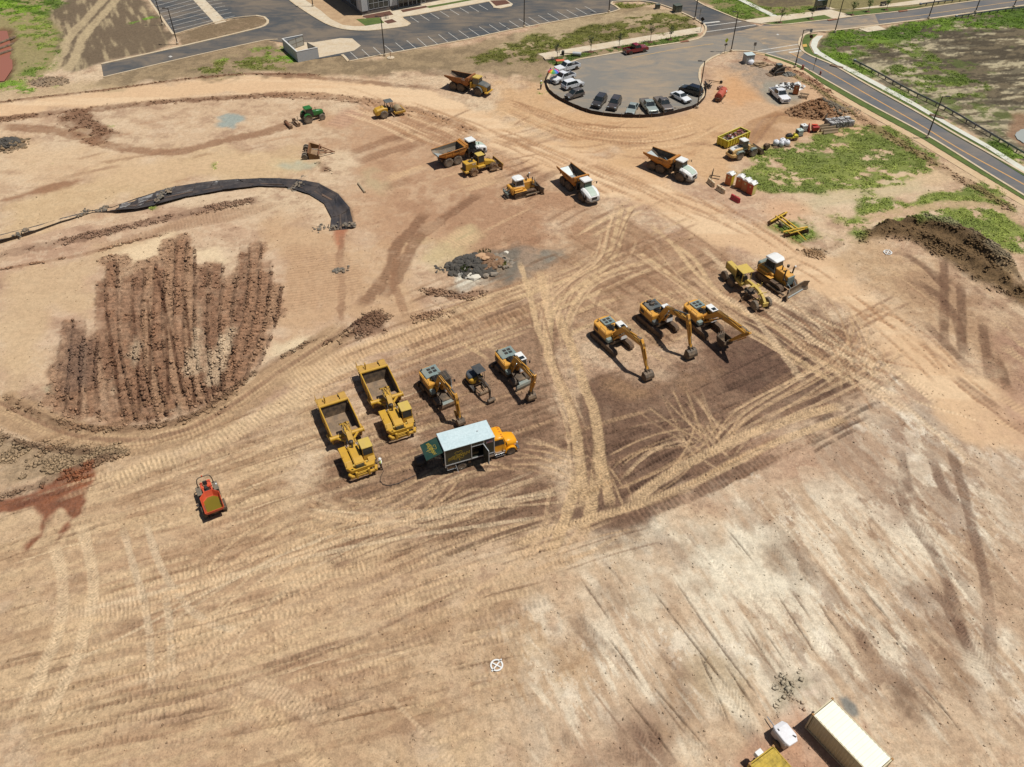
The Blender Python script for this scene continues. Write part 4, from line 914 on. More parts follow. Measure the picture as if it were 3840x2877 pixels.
sheet("mulch_bed",[c2(1080,180),c2(1150,163),c2(1190,187),c2(1115,203)], .156,MULCH)
sheet("mulch_bed",[c2(1220,88),c2(1430,52),c2(1445,66),c2(1240,108)], .156,MULCH)
sheet("mulch_bed",[c2(1960,10),c2(2090,5),c2(2130,35),c2(2010,55)], .156,MULCH)
sheet("lawn",[c2(850,165),c2(1045,150),c2(1085,195),c2(930,220)], .165,LAWN)
sheet("lawn",[c2(1420,62),c2(1800,-5),c2(1850,0),c2(1460,72)], .156,LAWN)
sheet("concrete_apron",[c2(500,352),c2(720,317),c2(820,320),c2(890,380),c2(835,420),c2(545,478),c2(520,478),c2(330,400),c2(330,350)], .03,CONC)
sheet("concrete_aisle",[(693,0)[0:0] or c1(1600,0),c1(1700,0),c1(1875,180),c1(1785,202)], .03,PAVE)
sheet("concrete_gutter",[c1(1225,0),c1(1245,0),c1(1447,285),c1(1425,285)], .03,KERB)
sheet("footpath",[(1162,117),(1514,58.5),(1519,66),(1514,71),(1180,126.5)], .05,PAVE)
sheet("footpath",[c5(900,245),c5(1240,197),c5(1300,190),c5(1700,145),c5(1880,115),c5(1930,85),c5(2000,110),(1836,21),(1949,5),(2090,-14),(2080,-3),(1960,12),(1860,20),c4(600,80),c4(720,112),c4(790,140),c4(630,163),c4(540,127),c5(1870,180),c5(1500,235),c5(1170,270),c5(1110,282),c5(960,262)], .06,PAVE)
sheet("footpath",[c5(838,0),c5(925,0),c5(1312,190),c5(1240,197),c5(800,-20)], .064,PALEC)
sheet("grass_verge",[c5(1130,285),c5(1870,181),c5(1975,228),c5(1600,270),c5(1400,292),c5(1250,295)], .09,LAWN)
sheet("grass_verge",[c4(720,108),c4(1000,72),c4(1380,55),c4(1200,85),c4(790,137)], .09,LAWN)
sheet("concrete_pad",[c4(835,240),c4(990,212),c4(1068,246),c4(912,268)], .08,PAVE)
SW = [c4(545,298),c4(505,345),c4(490,395),c4(520,430),c4(640,505),c4(790,578),c4(1000,688),c4(1300,850),c4(1600,1030),c4(1900,1195),(2212,362),(2300,414),(2300,424),(2212,374),c4(1900,1230),c4(1600,1062),c4(1300,885),c4(1000,725),c4(700,565),c4(560,490),c4(470,440),c4(440,380),c4(455,330),c4(495,300)]
sheet("street_pavement",SW, .09,PALEC)
VG = [c4(375,330),c4(400,290),c4(500,285),c4(470,310),c4(435,345),c4(425,372),c4(440,400),c4(465,445),c4(560,495),c4(700,570),c4(1000,730),c4(1300,890),c4(1600,1067),c4(1900,1235),(2212,376),(2300,426),(2300,429),(2212,381),c4(1900,1270),c4(1600,1105),c4(1300,925),c4(1000,762),c4(640,552),c4(450,467),c4(395,425),c4(372,380)]
sheet("grass_verge",VG, .08,LAWN)
sheet("tactile_paving",[c4(372,372),c4(408,368),c4(412,390),c4(378,393)], .10,mat("tactile_yellow",(224,178,60), .7,0, .3))
sheet("tactile_paving",[c5(1065,617),c5(1168,632),c5(1158,662),c5(1052,645)], .06,mat("ramp_concrete",(216,182,132), .8,0, .4))
VG2 = [c4(65,447),c4(300,512),c4(420,572),(1781,170),(1870,220),(2000,290),(2131,371),(2212,420.5),(2300,475),(2300,487),(2212,432),(2128,382),(1994,301),(1860,229),(1775,180),c4(400,590),c4(290,535),c4(60,460)]
sheet("grass_verge",VG2, .07,LAWN)
FP = [(1660,121),(1712,141),(1742,156),(1775,181),(1860,230),(1994,302),(2128,383),(2212,433),(2300,488),(2300,500),(2212,446),(2122,393),(1985,309),(1852,236),(1770,189),(1740,166),(1708,149),(1658,129)]
sheet("footpath",FP, .05,mat("sandy_concrete",(220,194,154), .9,0, .5, .5,(206,172,132)))
# kerbs
def kerb(P,w=.45,z=.15,world=False): return structure("kerb",ribbon(P,w,-.1,z,world),KERB)
kerb([(219,139),(380,103.5),(522,70),(571,56.6),(578.6,45),(571,37.6),(553,34.6)], .6)
kerb([(553,34.6),(495,41.6),(417,62.6),(376,75.2)], .3)
kerb([(224,167.5),(400,126),(576,87),(600,86)], .35)
kerb([(739,119),(745,124),(753,133.5)], .6);kerb([(753,133.5),(835,117.5),(1000,87.5),(1123,61.5),(1282,33.2),(1316,28),(1339,21)], .4)
kerb([(1339,21),(1330,14),(1320,9)], .5);kerb([(1320,9),(1323,4.5),(1380,2.5),(1421,8.5),(1470,26.5),(1506,44),(1520,53),(1525,64),(1514,81.5),(1480,90.5),(1397,103.5),(1277,124.5),(1248,129.5),(1230,136.5),(1206,146.5),(1197,151)], .45)
kerb([(1197,151),(1184,170),(1182,183),(1188.5,198),(1203.5,211.5),(1220,220),(1240,230),(1277,243),(1316,249.5),(1355,252.2),(1394,252.2),(1433,248.3),(1473,239),(1501.5,230)], .4, .12)
kerb([(1501.5,230),(1518,214),(1523,201),(1518,188),(1511,169.5),(1512.5,151),(1520.5,138.5),(1533,128.5),(1551,119.5),(1569,112.5),(1590,110),(1616,111.5),(1652,116.5)], .5)
kerb([(1652,116.5),(1714,136),(1745.5,151.5),(1782,172.5),(1871,222.5),(2001,292.5),(2131.5,373.5),(2212,423),(2300,478.5)], .45)
kerb([(2300,429.5),(2212,375),(2079,299.5),(1975,239.5),(1871,182.1),(1803,143),(1753,122),(1732,109),(1726.5,98),(1728.5,85),(1738,75.5),(1753,69.5),(1803,66),(1855,60.5),(1912,53),(2006,41.2),(2105,27.5),(2212,12.5),(2300,1.5)], .55)
kerb([(1500,-.5),(1522,12.5),(1553,25.5),(1595,42.5),(1612,46.5)], .45)
kerb([c5(1110,284),c5(1250,298),c5(1400,295),c5(1600,273),c5(1980,230),(1798,42.5),(1845,36),(1949,24.5),(2079,6),(2131,-.5),(2212,-12.5)], .4)
kerb([(600,-30),(625,0),(662,26.5),(704,51.7),(730,61),(756,65.6),(795,67),(834,63),(878,57),(886,52),(868,38),(897,33.5),(1056,4.3),(1067,17.5),(1080,19),(1105,13.5)], .4, .155)
RUSTC = mat("rust_iron",(140,62,48), .7, .3, .4)
for a,b in (((1460,345),(1492,350)),((0,0),(0,0))):
    if a == b: continue
    p = G(*c3(1472,348));structure("storm_drain",MB().box((p.x,p.y, .16),(2.2, .7, .08),math.radians(18)),RUSTC)
for q in (c4(620,168),c4(1205,96)):
    p = G(*q);structure("storm_drain",MB().box((p.x,p.y, .16),(2.6, .7, .08),math.radians(20)),RUSTC)
for q in (c4(655,555),c4(1485,970)):
    p = G(*q);structure("storm_drain",MB().box((p.x,p.y, .16),(2.8, .9, .1),math.radians(-38)),mat("dark_iron",(60,40,34), .7, .2, .3))

# water of the two basins
WATR = bpy.data.materials.new("muddy_water");WATR.use_nodes = True
_b = WATR.node_tree.nodes["Principled BSDF"];_b.inputs["Base Color"].default_value = (*alb((170,106,82)),1);_b.inputs["Roughness"].default_value = .25
WAT2 = bpy.data.materials.new("pale_water");WAT2.use_nodes = True
_b = WAT2.node_tree.nodes["Principled BSDF"];_b.inputs["Base Color"].default_value = (*alb((178,180,172)),1);_b.inputs["Roughness"].default_value = .12
BASIN = sheet("basin_water",[(-60,64),(14,64),(24,100),(26,145),(8,172),(-60,176)],-.3,WATR)
sheet("pond_water",[(2194,289),(2197,283),(2202,281),(2206,277),(2212,276),(2219,273),(2230,271),(2245,273),(2246,305),(2232,307),(2220,304),(2212,306),(2205,301),(2199,298)],-.25,WAT2)

for (a,b) in ((c1(-20,358),c1(130,298)),(c1(-20,402),c1(115,355)),(c1(-20,447),c1(105,405))):
    A_,B_ = G(*a),G(*b);part("baffle",MB().cyl((A_.x,A_.y,-.2),(B_.x,B_.y,-.2), .3,8),mat("baffle_dark",(52,40,36), .7,0, .3),BASIN)

# ------------------------------------------------------------------ the ground sheet itself
GM = bpy.data.materials.new("bare_earth");GM.use_nodes = True
nt = GM.node_tree;N = nt.nodes;L = nt.links;b = N["Principled BSDF"]
at = N.new("ShaderNodeAttribute");at.attribute_name = "earth"
aw = N.new("ShaderNodeAttribute");aw.attribute_name = "wet"
ge = N.new("ShaderNodeNewGeometry")
def nz(sc,de=4,ro=.6):
    n = N.new("ShaderNodeTexNoise");n.inputs["Scale"].default_value = sc;n.inputs["Detail"].default_value = de;n.inputs["Roughness"].default_value = ro
    L.new(ge.outputs["Position"],n.inputs["Vector"]);return n
n1,n2 = nz(1.6,9, .78),nz(5.5,5, .75)
ad = N.new("ShaderNodeMath");ad.operation = 'ADD';L.new(n1.outputs[0],ad.inputs[0]);L.new(n2.outputs[0],ad.inputs[1])
mr = N.new("ShaderNodeMapRange");mr.inputs[1].default_value = .68;mr.inputs[2].default_value = 1.3;mr.inputs[3].default_value = -.55;mr.inputs[4].default_value = .5  # speckle in the base colour; its dark end paints the shade of crumbs
L.new(ad.outputs[0],mr.inputs[0])
ag = N.new("ShaderNodeAttribute");ag.attribute_name = "grit"
mg = N.new("ShaderNodeMath");mg.operation = 'MULTIPLY_ADD';mg.inputs[2].default_value = 1.;L.new(mr.outputs[0],mg.inputs[0]);L.new(ag.outputs["Fac"],mg.inputs[1])
n3,n4 = nz(.8,12, .74),nz(2.3,10, .78)
def step(n,a,b_,lo,hi):
    q = N.new("ShaderNodeMapRange");q.inputs[1].default_value = a;q.inputs[2].default_value = b_;q.inputs[3].default_value = lo;q.inputs[4].default_value = hi;L.new(n.outputs[0],q.inputs[0]);return q
s1,s2 = step(n3, .47, .52,-.085, .085),step(n4, .60, .66,0,-.3)
sa = N.new("ShaderNodeMath");L.new(s1.outputs[0],sa.inputs[0]);L.new(s2.outputs[0],sa.inputs[1])
sb = N.new("ShaderNodeMath");sb.operation = 'MULTIPLY_ADD';L.new(sa.outputs[0],sb.inputs[0]);L.new(ag.outputs["Fac"],sb.inputs[1]);L.new(mg.outputs[0],sb.inputs[2]);mg = sb
vm = N.new("ShaderNodeVectorMath");vm.operation = 'SCALE';L.new(at.outputs["Color"],vm.inputs[0]);L.new(mg.outputs[0],vm.inputs["Scale"])
L.new(vm.outputs[0],b.inputs["Base Color"])
rr = N.new("ShaderNodeMapRange");rr.inputs[3].default_value = .96;rr.inputs[4].default_value = .32;L.new(aw.outputs["Fac"],rr.inputs[0]);L.new(rr.outputs[0],b.inputs["Roughness"])
b.inputs["Specular IOR Level"].default_value = .25
bp = N.new("ShaderNodeBump");bp.inputs["Strength"].default_value = 1.;bp.inputs["Distance"].default_value = .16
L.new(ad.outputs[0],bp.inputs["Height"]);L.new(ag.outputs["Fac"],bp.inputs["Strength"]);L.new(bp.outputs[0],b.inputs["Normal"])

def grid_mesh():
    # the lined ditch is dug in before the sheet is laid
    for P,dz in ((DITCH, .55),):
        w,m = area(P, .5,0);Hh[w] -= m * dz
    nr,nc = SH
    co = np.stack([X,Y,Hh],-1).reshape(-1,3).astype(np.float32)
    idx = np.arange(nr * nc,dtype=np.int32).reshape(nr,nc)
    q = np.stack([idx[:-1, :-1],idx[:-1,1:],idx[1:,1:],idx[1:, :-1]],-1).reshape(-1,4)
    me = bpy.data.meshes.new("ground")
    me.vertices.add(len(co));me.vertices.foreach_set("co",co.ravel())
    me.loops.add(q.size);me.loops.foreach_set("vertex_index",q.ravel())
    me.polygons.add(len(q));me.polygons.foreach_set("loop_start",np.arange(0,q.size,4,dtype=np.int32))
    me.polygons.foreach_set("loop_total",np.full(len(q),4,np.int32))
    me.update(calc_edges=True)
    a = me.attributes.new("earth", 'FLOAT_COLOR', 'POINT')
    cc = np.concatenate([np.clip(C, .004, .9),np.ones(SH + (1,),np.float32)],-1).astype(np.float32)
    a.data.foreach_set("color",cc.ravel())
    a = me.attributes.new("wet", 'FLOAT', 'POINT');a.data.foreach_set("value",WET.ravel().astype(np.float32))
    a = me.attributes.new("grit", 'FLOAT', 'POINT');a.data.foreach_set("value",GRIT.ravel().astype(np.float32))
    me.polygons.foreach_set("use_smooth",np.ones(len(q),bool))
    me.materials.append(GM)
    o = bpy.data.objects.new("ground",me);COL.objects.link(o);o["kind"] = "structure"
DITCH = [(-10,517),(60,500),(150,474),(240,455),(262,444),(300,429),(380,404),(470,391),(560,386),(640,388),(690,398),(730,420),(755,450),(763,492),(712,496),(716,470),(702,440),(670,420),(620,404),(560,402),(480,412),(400,426),(330,446),(270,463),(180,482),(80,506),(-10,527)]
grid_mesh()

# loose clods,stones and grass: nobody could count them
def attr_mat(name,rough,k=1.):
    m = bpy.data.materials.new(name);m.use_nodes = True;nt = m.node_tree;b = nt.nodes["Principled BSDF"]
    a = nt.nodes.new("ShaderNodeAttribute");a.attribute_name = "tint";nt.links.new(a.outputs["Color"],b.inputs["Base Color"])
    b.inputs["Roughness"].default_value = rough;b.inputs["Specular IOR Level"].default_value = .2
    return m
def scatter(weight,n,seed):
    rg = np.random.default_rng(seed)
    cell = (PXM ** 2) * 1.4;wt = np.clip(weight,0,1) * cell
    wt[:8] = 0;wt[-8:] = 0;wt[:, :6] = 0;wt[:,-6:] = 0
    cs = np.cumsum(wt.ravel().astype(np.float64));k = np.searchsorted(cs,rg.random(n) * cs[-1]);k = np.clip(k,0,wt.size - 1)
    j = rg.random((n,2)) - .5;px = PXM.ravel()[k]
    return rg,k,X.ravel()[k] + j[:,0] * px * 1.3,Y.ravel()[k] + j[:,1] * px * 1.8,Hh.ravel()[k],C.reshape(-1,3)[k]
def soup(name,co,faces,tint,m,kind="stuff"):
    me = bpy.data.meshes.new(name);nf,fv = faces.shape
    me.vertices.add(len(co));me.vertices.foreach_set("co",co.astype(np.float32).ravel())
    me.loops.add(faces.size);me.loops.foreach_set("vertex_index",faces.astype(np.int32).ravel())
    me.polygons.add(nf);me.polygons.foreach_set("loop_start",np.arange(0,faces.size,fv,dtype=np.int32));me.polygons.foreach_set("loop_total",np.full(nf,fv,np.int32))
    me.update(calc_edges=True)
    a = me.attributes.new("tint", 'FLOAT_COLOR', 'POINT');a.data.foreach_set("color",np.concatenate([tint,np.ones((len(tint),1))],1).astype(np.float32).ravel())
    me.materials.append(m);o = bpy.data.objects.new(name,me);COL.objects.link(o);o["kind"] = kind
    return o
OCT = np.array([(1,0,0),(-1,0,0),(0,1,0),(0,-1,0),(0,0,1),(0,0,-.6)]);OF = np.array([(0,2,4),(2,1,4),(1,3,4),(3,0,4),(2,0,5),(1,2,5),(3,1,5),(0,3,5)])
def lumps(name,weight,n,smin,smax,seed,m,vary=(.7,1.15),power=2.5):
    rg,k,x,y,z,c = scatter(weight,n,seed)
    s = smin + (smax - smin) * rg.random(n) ** power;s = np.maximum(s,0)
    q = OCT[None] * (s[:,None,None] * (.6 + .8 * rg.random((n,6,1)))) * np.stack([.7 + .6 * rg.random(n), .7 + .6 * rg.random(n), .5 + .4 * rg.random(n)],-1)[:,None, :]
    a = rg.random(n) * 6.28;ca,sa = np.cos(a)[:,None],np.sin(a)[:,None]
    co = np.stack([q[...,0] * ca - q[...,1] * sa + x[:,None],q[...,0] * sa + q[...,1] * ca + y[:,None],q[...,2] + z[:,None] + .25 * s[:,None]],-1).reshape(-1,3)
    f = (OF[None] + 6 * np.arange(n)[:,None,None]).reshape(-1,3)
    t = np.repeat(np.clip(c * (vary[0] + (vary[1] - vary[0]) * rg.random((n,1))), .01, .9),6,0)
    return soup(name,co,f,t,m)
CLOD = attr_mat("clod_earth", .97)
lumps("dirt_clods",ROCKY * (1 - .75 * sm(.15, .24,PXM)) * sm(.42, .6,N1 * .6 + N6 * .4),30000, .05, .30,3,CLOD,(.75,1.25),4)
bare = np.clip(1 - GRASS * 3,0,1) * (WET < .2) * (Hh > -.09) * (PXM < .17)
lumps("loose_stones",bare,14000, .03, .12,5,CLOD,(.55,1.6),3)
rg,k,x,y,z,c = scatter(GRASS ** 2 * sm(.3, .6,N1),46000,9)
n = len(k);hgt = (.05 + .12 * rg.random(n) ** 1.5);wd = .06 + .12 * rg.random(n)
co = np.zeros((n,3,3,3));
for q in range(3):
    a = rg.random(n) * 6.28;d = np.stack([np.cos(a),np.sin(a)],-1);le = (rg.random((n,2)) - .5) * .7
    ox,oy = x + (rg.random(n) - .5) * .3,y + (rg.random(n) - .5) * .3
    co[:,q,0] = np.stack([ox - d[:,0] * wd,oy - d[:,1] * wd,z - .02],-1);co[:,q,1] = np.stack([ox + d[:,0] * wd,oy + d[:,1] * wd,z - .02],-1)
    co[:,q,2] = np.stack([ox + le[:,0],oy + le[:,1],z + hgt],-1)
t = np.repeat(np.clip(c * (1.0 + .8 * rg.random((n,1))) * (1,1.05, .9), .008, .6),9,0)
soup("grass",co.reshape(-1,3),np.arange(n * 9).reshape(-1,3),t,attr_mat("grass_blades", .8))

# ------------------------------------------------------------------ materials of the machines
YEL = mat("machine_yellow",(232,166,50), .45,0, .3, .9)
YEL2 = mat("old_yellow",(216,168,46), .45,0, .26, .9,(168,126,80))
YEL3 = mat("faded_yellow",(214,184,84), .6,0, .25, .8)
YELD = mat("dirty_yellow",(206,162,70), .75,0, .75, .7,(176,132,92))
ORG = mat("bed_orange",(204,134,48), .5,0, .35, .8,(150,110,76))
WHT = mat("machine_white",(244,244,240), .35,0, .08, .9,(214,200,176))
GRYG = mat("grey_green_panel",(124,146,144), .5,0, .3,1.)
SAGE = mat("sage_panel",(186,206,190), .5,0, .15,1.)
DKG = mat("dark_grey_panel",(76,90,94), .5,0, .25,1.)
STL = mat("worn_steel",(128,120,108), .5, .3, .45,1.5)
STLD = mat("dark_steel",(62,58,54), .55, .2, .4,1.5)
STLB = mat("bright_steel",(196,206,206), .38, .35, .25, .6,(150,140,126))
BLK = mat("black_plastic",(34,34,35), .55,0, .2,1.5,(120,100,80))
TRK = mat("track_steel",(74,62,52), .7, .1, .6,1.3,(150,120,92))
TYR = mat("tyre_rubber",(58,56,54), .85,0, .45,1.5,(150,126,100))
TYRD = mat("dusty_tyre",(104,98,90), .9,0, .5,1.5,(160,140,116))
RIMY = mat("rim_yellow",(160,112,44), .6,0, .4)
RIMG = mat("rim_grey",(120,118,112), .5, .3, .3)
GLS = mat("dark_glass",(34,42,44), .08,0, .08, .8,(120,130,130),spec=.7)
GLSG = mat("tinted_glass",(58,84,74), .08,0, .08, .8,(120,130,130),spec=.7)
CHR = mat("chrome",(220,222,224), .15, .9, .05)
HYD = mat("cylinder_rod",(150,168,176), .25, .6, .15)
RUST = mat("rusty_steel",(124,78,50), .8, .1, .5,1.8,(150,110,80))
RUSTD = mat("rusty_dark",(84,60,46), .85, .1, .5,1.8)
_wc = {}
def wheel(p,x,y,r,w,tm=None,rm=None,lug=.045,n=26,pads=False,name="wheel"):
    tm = tm or TYR;rm = rm or RIMG;key = (round(r,3),round(w,3),lug,n,tm.name,rm.name,pads)
    if key not in _wc:
        h = w / 2
        t = MB().latheY([(r * .56,-h * .8),(r * .8,-h * .96),(r * .94,-h * .86),(r,-h * .6),(r,0),(r,h * .6),(r * .94,h * .86),(r * .8,h * .96),(r * .56,h * .8)],(0,0,0),n,lug)
        if pads:
            for k in range(14):
                for j in (-.34,0, .34):
                    a = 2 * PI * (k + .5 * (j == 0)) / 14
                    t.box((math.cos(a) * r * 1.04,j * w,math.sin(a) * r * 1.04),(r * .16,w * .2,r * .22),ry=-a)
        else:
            for k in range(n // 2):
                for s in (-1,1):
                    a = 2 * PI * (k + (.5 if s > 0 else 0)) / (n // 2)
                    t.box((math.cos(a) * r * 1.005,s * w * .25,math.sin(a) * r * 1.005),(r * .07,w * .42,r * .13),ry=-a)
        m1 = t.mesh("wheel",0,40);m1.materials.append(tm)
        q = MB().latheY([(r * .1,-h * .55),(r * .3,-h * .62),(r * .36,-h * .45),(r * .52,-h * .5),(r * .58,-h * .84),(r * .58,h * .84),(r * .52,h * .5),(r * .36,h * .45),(r * .3,h * .62),(r * .1,h * .55)],(0,0,0),18)
        m2 = q.mesh("rim",0,35);m2.materials.append(rm);_wc[key] = (m1,m2)
    m1,m2 = _wc[key]
    o = part(name,m1,tm,p);o.location = (x,y,r);part("rim",m2,rm,o);return o
def cabin(p,b,t,z0,z1,zg,frame,glass,roof,rt=.12,over=.1,name="cab",front=True,bev=.05,roofname="roof"):
    """b,t = (x0,x1,y0,y1) at z0 and z1; panes from zg up, roof slab on top"""
    mb = MB()
    def rect(f): return [b[i] + (t[i] - b[i]) * f for i in range(4)]
    def corn(r,z): return [(r[0],r[2],z),(r[1],r[2],z),(r[1],r[3],z),(r[0],r[3],z)]
    mb.hexa(corn(b,z0),corn(t,z1));c = part(name,mb,frame,p,bev)
    f0,f1 = (zg - z0) / (z1 - z0), .95
    A_,B_ = corn(rect(f0),zg),corn(rect(f1),z0 + (z1 - z0) * f1)
    for k,nm in enumerate(("window", "windscreen", "window", "window")):
        i,j = k,(k + 1) % 4
        a0,a1,b1,b0 = Vector(A_[i]),Vector(A_[j]),Vector(B_[j]),Vector(B_[i])
        e = .07 / max(.3,(a1 - a0).length)
        q = [a0.lerp(a1,e),a0.lerp(a1,1 - e),b0.lerp(b1,1 - e),b0.lerp(b1,e)]
        part(nm,MB().plate(q, .025, .004),glass,c)
    if roof:
        part(roofname,MB().bx(t[0] - over,t[1] + over,t[2] - over,t[3] + over,z1 - .02,z1 + rt),roof,p,min(.07,rt * .45),40)
    return c
def arm(pts,th,w,y=0.,wt=None):
    """box-section boom in the x-z plane: centre line pts, heights th, width w"""
    mb = MB();loops = [];P = [Vector((x,z)) for x,z in pts]
    for i,q in enumerate(P):
        d = (P[min(i + 1,len(P) - 1)] - P[max(i - 1,0)]).normalized();n = Vector((-d.y,d.x)) * th[i] / 2
        ww = (wt[i] if wt else w) / 2;u,v = q + n,q - n
        loops.append([(v.x,y - ww,v.y),(u.x,y - ww,u.y),(u.x,y + ww,u.y),(v.x,y + ww,v.y)])
    mb.loft(loops[::-1]);return mb
def ram(p,a,b,r,m1,m2=None,f=.55,name="hydraulic_cylinder",y=0.):
    a,b = Vector(a),Vector(b);c = a.lerp(b,f)
    o = part(name,MB().cyl(a,c,r,10),m1,p,0,40);part("piston_rod",MB().cyl(c,b,r * .55,8),m2 or HYD,o,0,40);return o
def bucket(p,x,z,ang,s,w,m,teeth=5,name="bucket",tm=None):
    prof = [(-.12,-.12),(.22,-.05),(.55,-.22),(.78,-.55),(.78,-.92),(.55,-1.2),(.2,-1.36),(-.38,-1.45)]
    inn = [(-.36,-1.40),(.18,-1.30),(.5,-1.13),(.72,-.9),(.72,-.57),(.52,-.28),(.2,-.12),(-.1,-.18)]
    ca,sa = math.cos(ang),math.sin(ang)
    R_ = lambda q: (x + s * (q[0] * ca - q[1] * sa),z + s * (q[0] * sa + q[1] * ca))
    mb = MB();n = len(prof)
    for i in range(n - 1):
        a,b,c,d = R_(prof[i]),R_(prof[i + 1]),R_(inn[n - 2 - i]),R_(inn[n - 1 - i])
        mb.prism([a,b,c,d],-w / 2,w / 2)
    side = [R_(q) for q in prof]
    mb.prism(side,-w / 2 - .03,-w / 2 + .02);mb.prism(side,w / 2 - .02,w / 2 + .03)
    for sy in (-.16, .16): mb.prism([R_(q) for q in ((-.2, .1),(.15, .25),(.45,-.1),(-.1,-.15))],sy * w - .03,sy * w + .03)
    o = part(name,mb,m,p)
    tb = MB()
    for k in range(teeth):
        y = -w / 2 + w * (k + .5) / teeth
        tb.prism([R_((-.34,-1.38)),R_((-.34,-1.5)),R_((-.66,-1.52))],y - .05,y + .05)
    if teeth: part("teeth",tb,tm or STL,o)
    return o
def track(p,x0,x1,y,w,h,m=None,lug=.05,name="track",step=.2):
    """endless belt with shoes, drawn round a stadium"""
    r = h / 2;P = []
    def stad(t):
        L = x1 - x0 - 2 * r;per = 2 * L + 2 * PI * r;t %= per
        if t < L: return (x0 + r + t,0),(0,-1)
        t -= L
        if t < PI * r: a = -PI / 2 + t / r;return (x1 - r + math.cos(a) * r,r + math.sin(a) * r),(math.cos(a),math.sin(a))
        t -= PI * r
        if t < L: return (x1 - r - t,h),(0,1)
        t -= L;a = PI / 2 + t / r;return (x0 + r + math.cos(a) * r,r + math.sin(a) * r),(math.cos(a),math.sin(a))
    L = x1 - x0 - 2 * r;per = 2 * L + 2 * PI * r;n = int(per / step);mb = MB();loops = []
    for k in range(2 * n):
        (x,z),(nx,nz_) = stad(per * k / (2 * n));o = 0 if k % 2 else -lug
        zz = z + nz_ * o;xx = x + nx * o
        qi = (x - nx * .16,z - nz_ * .16)
        loops.append([(qi[0],y - w / 2,qi[1]),(xx,y - w / 2,zz),(xx,y + w / 2,zz),(qi[0],y + w / 2,qi[1])])
    loops.append(loops[0]);mb.loft(loops,caps=False)
    o = part(name,mb,m or TRK,p)
    fr = MB().bx(x0 + r,x1 - r,y - w * .3,y + w * .3,h * .28,h * .74)
    for xx,rr in ((x0 + r,r * .8),(x1 - r,r * .78)): fr.latheY([(rr * .5,-w * .34),(rr,-w * .3),(rr,w * .3),(rr * .5,w * .34)],(xx,y,r),14)
    k = int((x1 - x0 - 2 * r) / .45)
    for i in range(k): fr.latheY([(.1,-w * .36),(h * .16,-w * .34),(h * .16,w * .34),(.1,w * .36)],(x0 + r + .25 + i * .45,y,h * .24),8)
    part("track_frame",fr,STLD,o);return o
def hoses(p,pts_list,r=.03,m=None,name="hose"):
    mb = MB()
    for P in pts_list: mb.tube([tuple(q) for q in P],r,5)
    return part(name,mb,m or BLK,p)
def rail(p,P,r=.025,m=None,name="handrail"): return part(name,MB().tube(P,r,5),m or BLK,p)
def lamp(p,x,y,z,s=.12,name="work_lamp",m=None): return part(name,MB().bx(x - s / 2,x + s / 2,y - s / 2,y + s / 2,z - s / 2,z + s / 2),m or WHT,p)
def mirror(p,x,y,z,out,up=.0):
    o = part("mirror",MB().box((x + .05,y + out,z),(.06, .22, .42)),BLK,p, .02)
    part("mirror_arm",MB().tube([(x - .15,y,z - .1),(x,y + out * .5,z + .25),(x + .05,y + out,z + .2)], .025,5),BLK,o);return o
def lettering(txt,size,m,parent,M,name="lettering",shear=0.,offset=0.,depth=.004,space=1.,label=None):
    cu = bpy.data.curves.new("tmp_text", 'FONT');cu.body = txt;cu.size = size;cu.align_x = 'CENTER';cu.align_y = 'CENTER';cu.shear = shear;cu.offset = offset;cu.extrude = depth;cu.space_character = space;cu.resolution_u = 3
    o = bpy.data.objects.new("tmp_text",cu);COL.objects.link(o)
    bpy.context.view_layer.update()
    me = bpy.data.meshes.new_from_object(o.evaluated_get(bpy.context.evaluated_depsgraph_get()))
    bpy.data.objects.remove(o);bpy.data.curves.remove(cu)
    me.name = name;me.materials.clear();me.materials.append(m);me.transform(M)
    return part(name,me,m,parent,label=label)
def side_text(x,y,z,rot=0.):   # lettering on a wall facing -y
    return Matrix.Translation((x,y,z)) @ Matrix.Rotation(PI / 2,4, 'X') @ Matrix.Rotation(rot,4, 'Z')

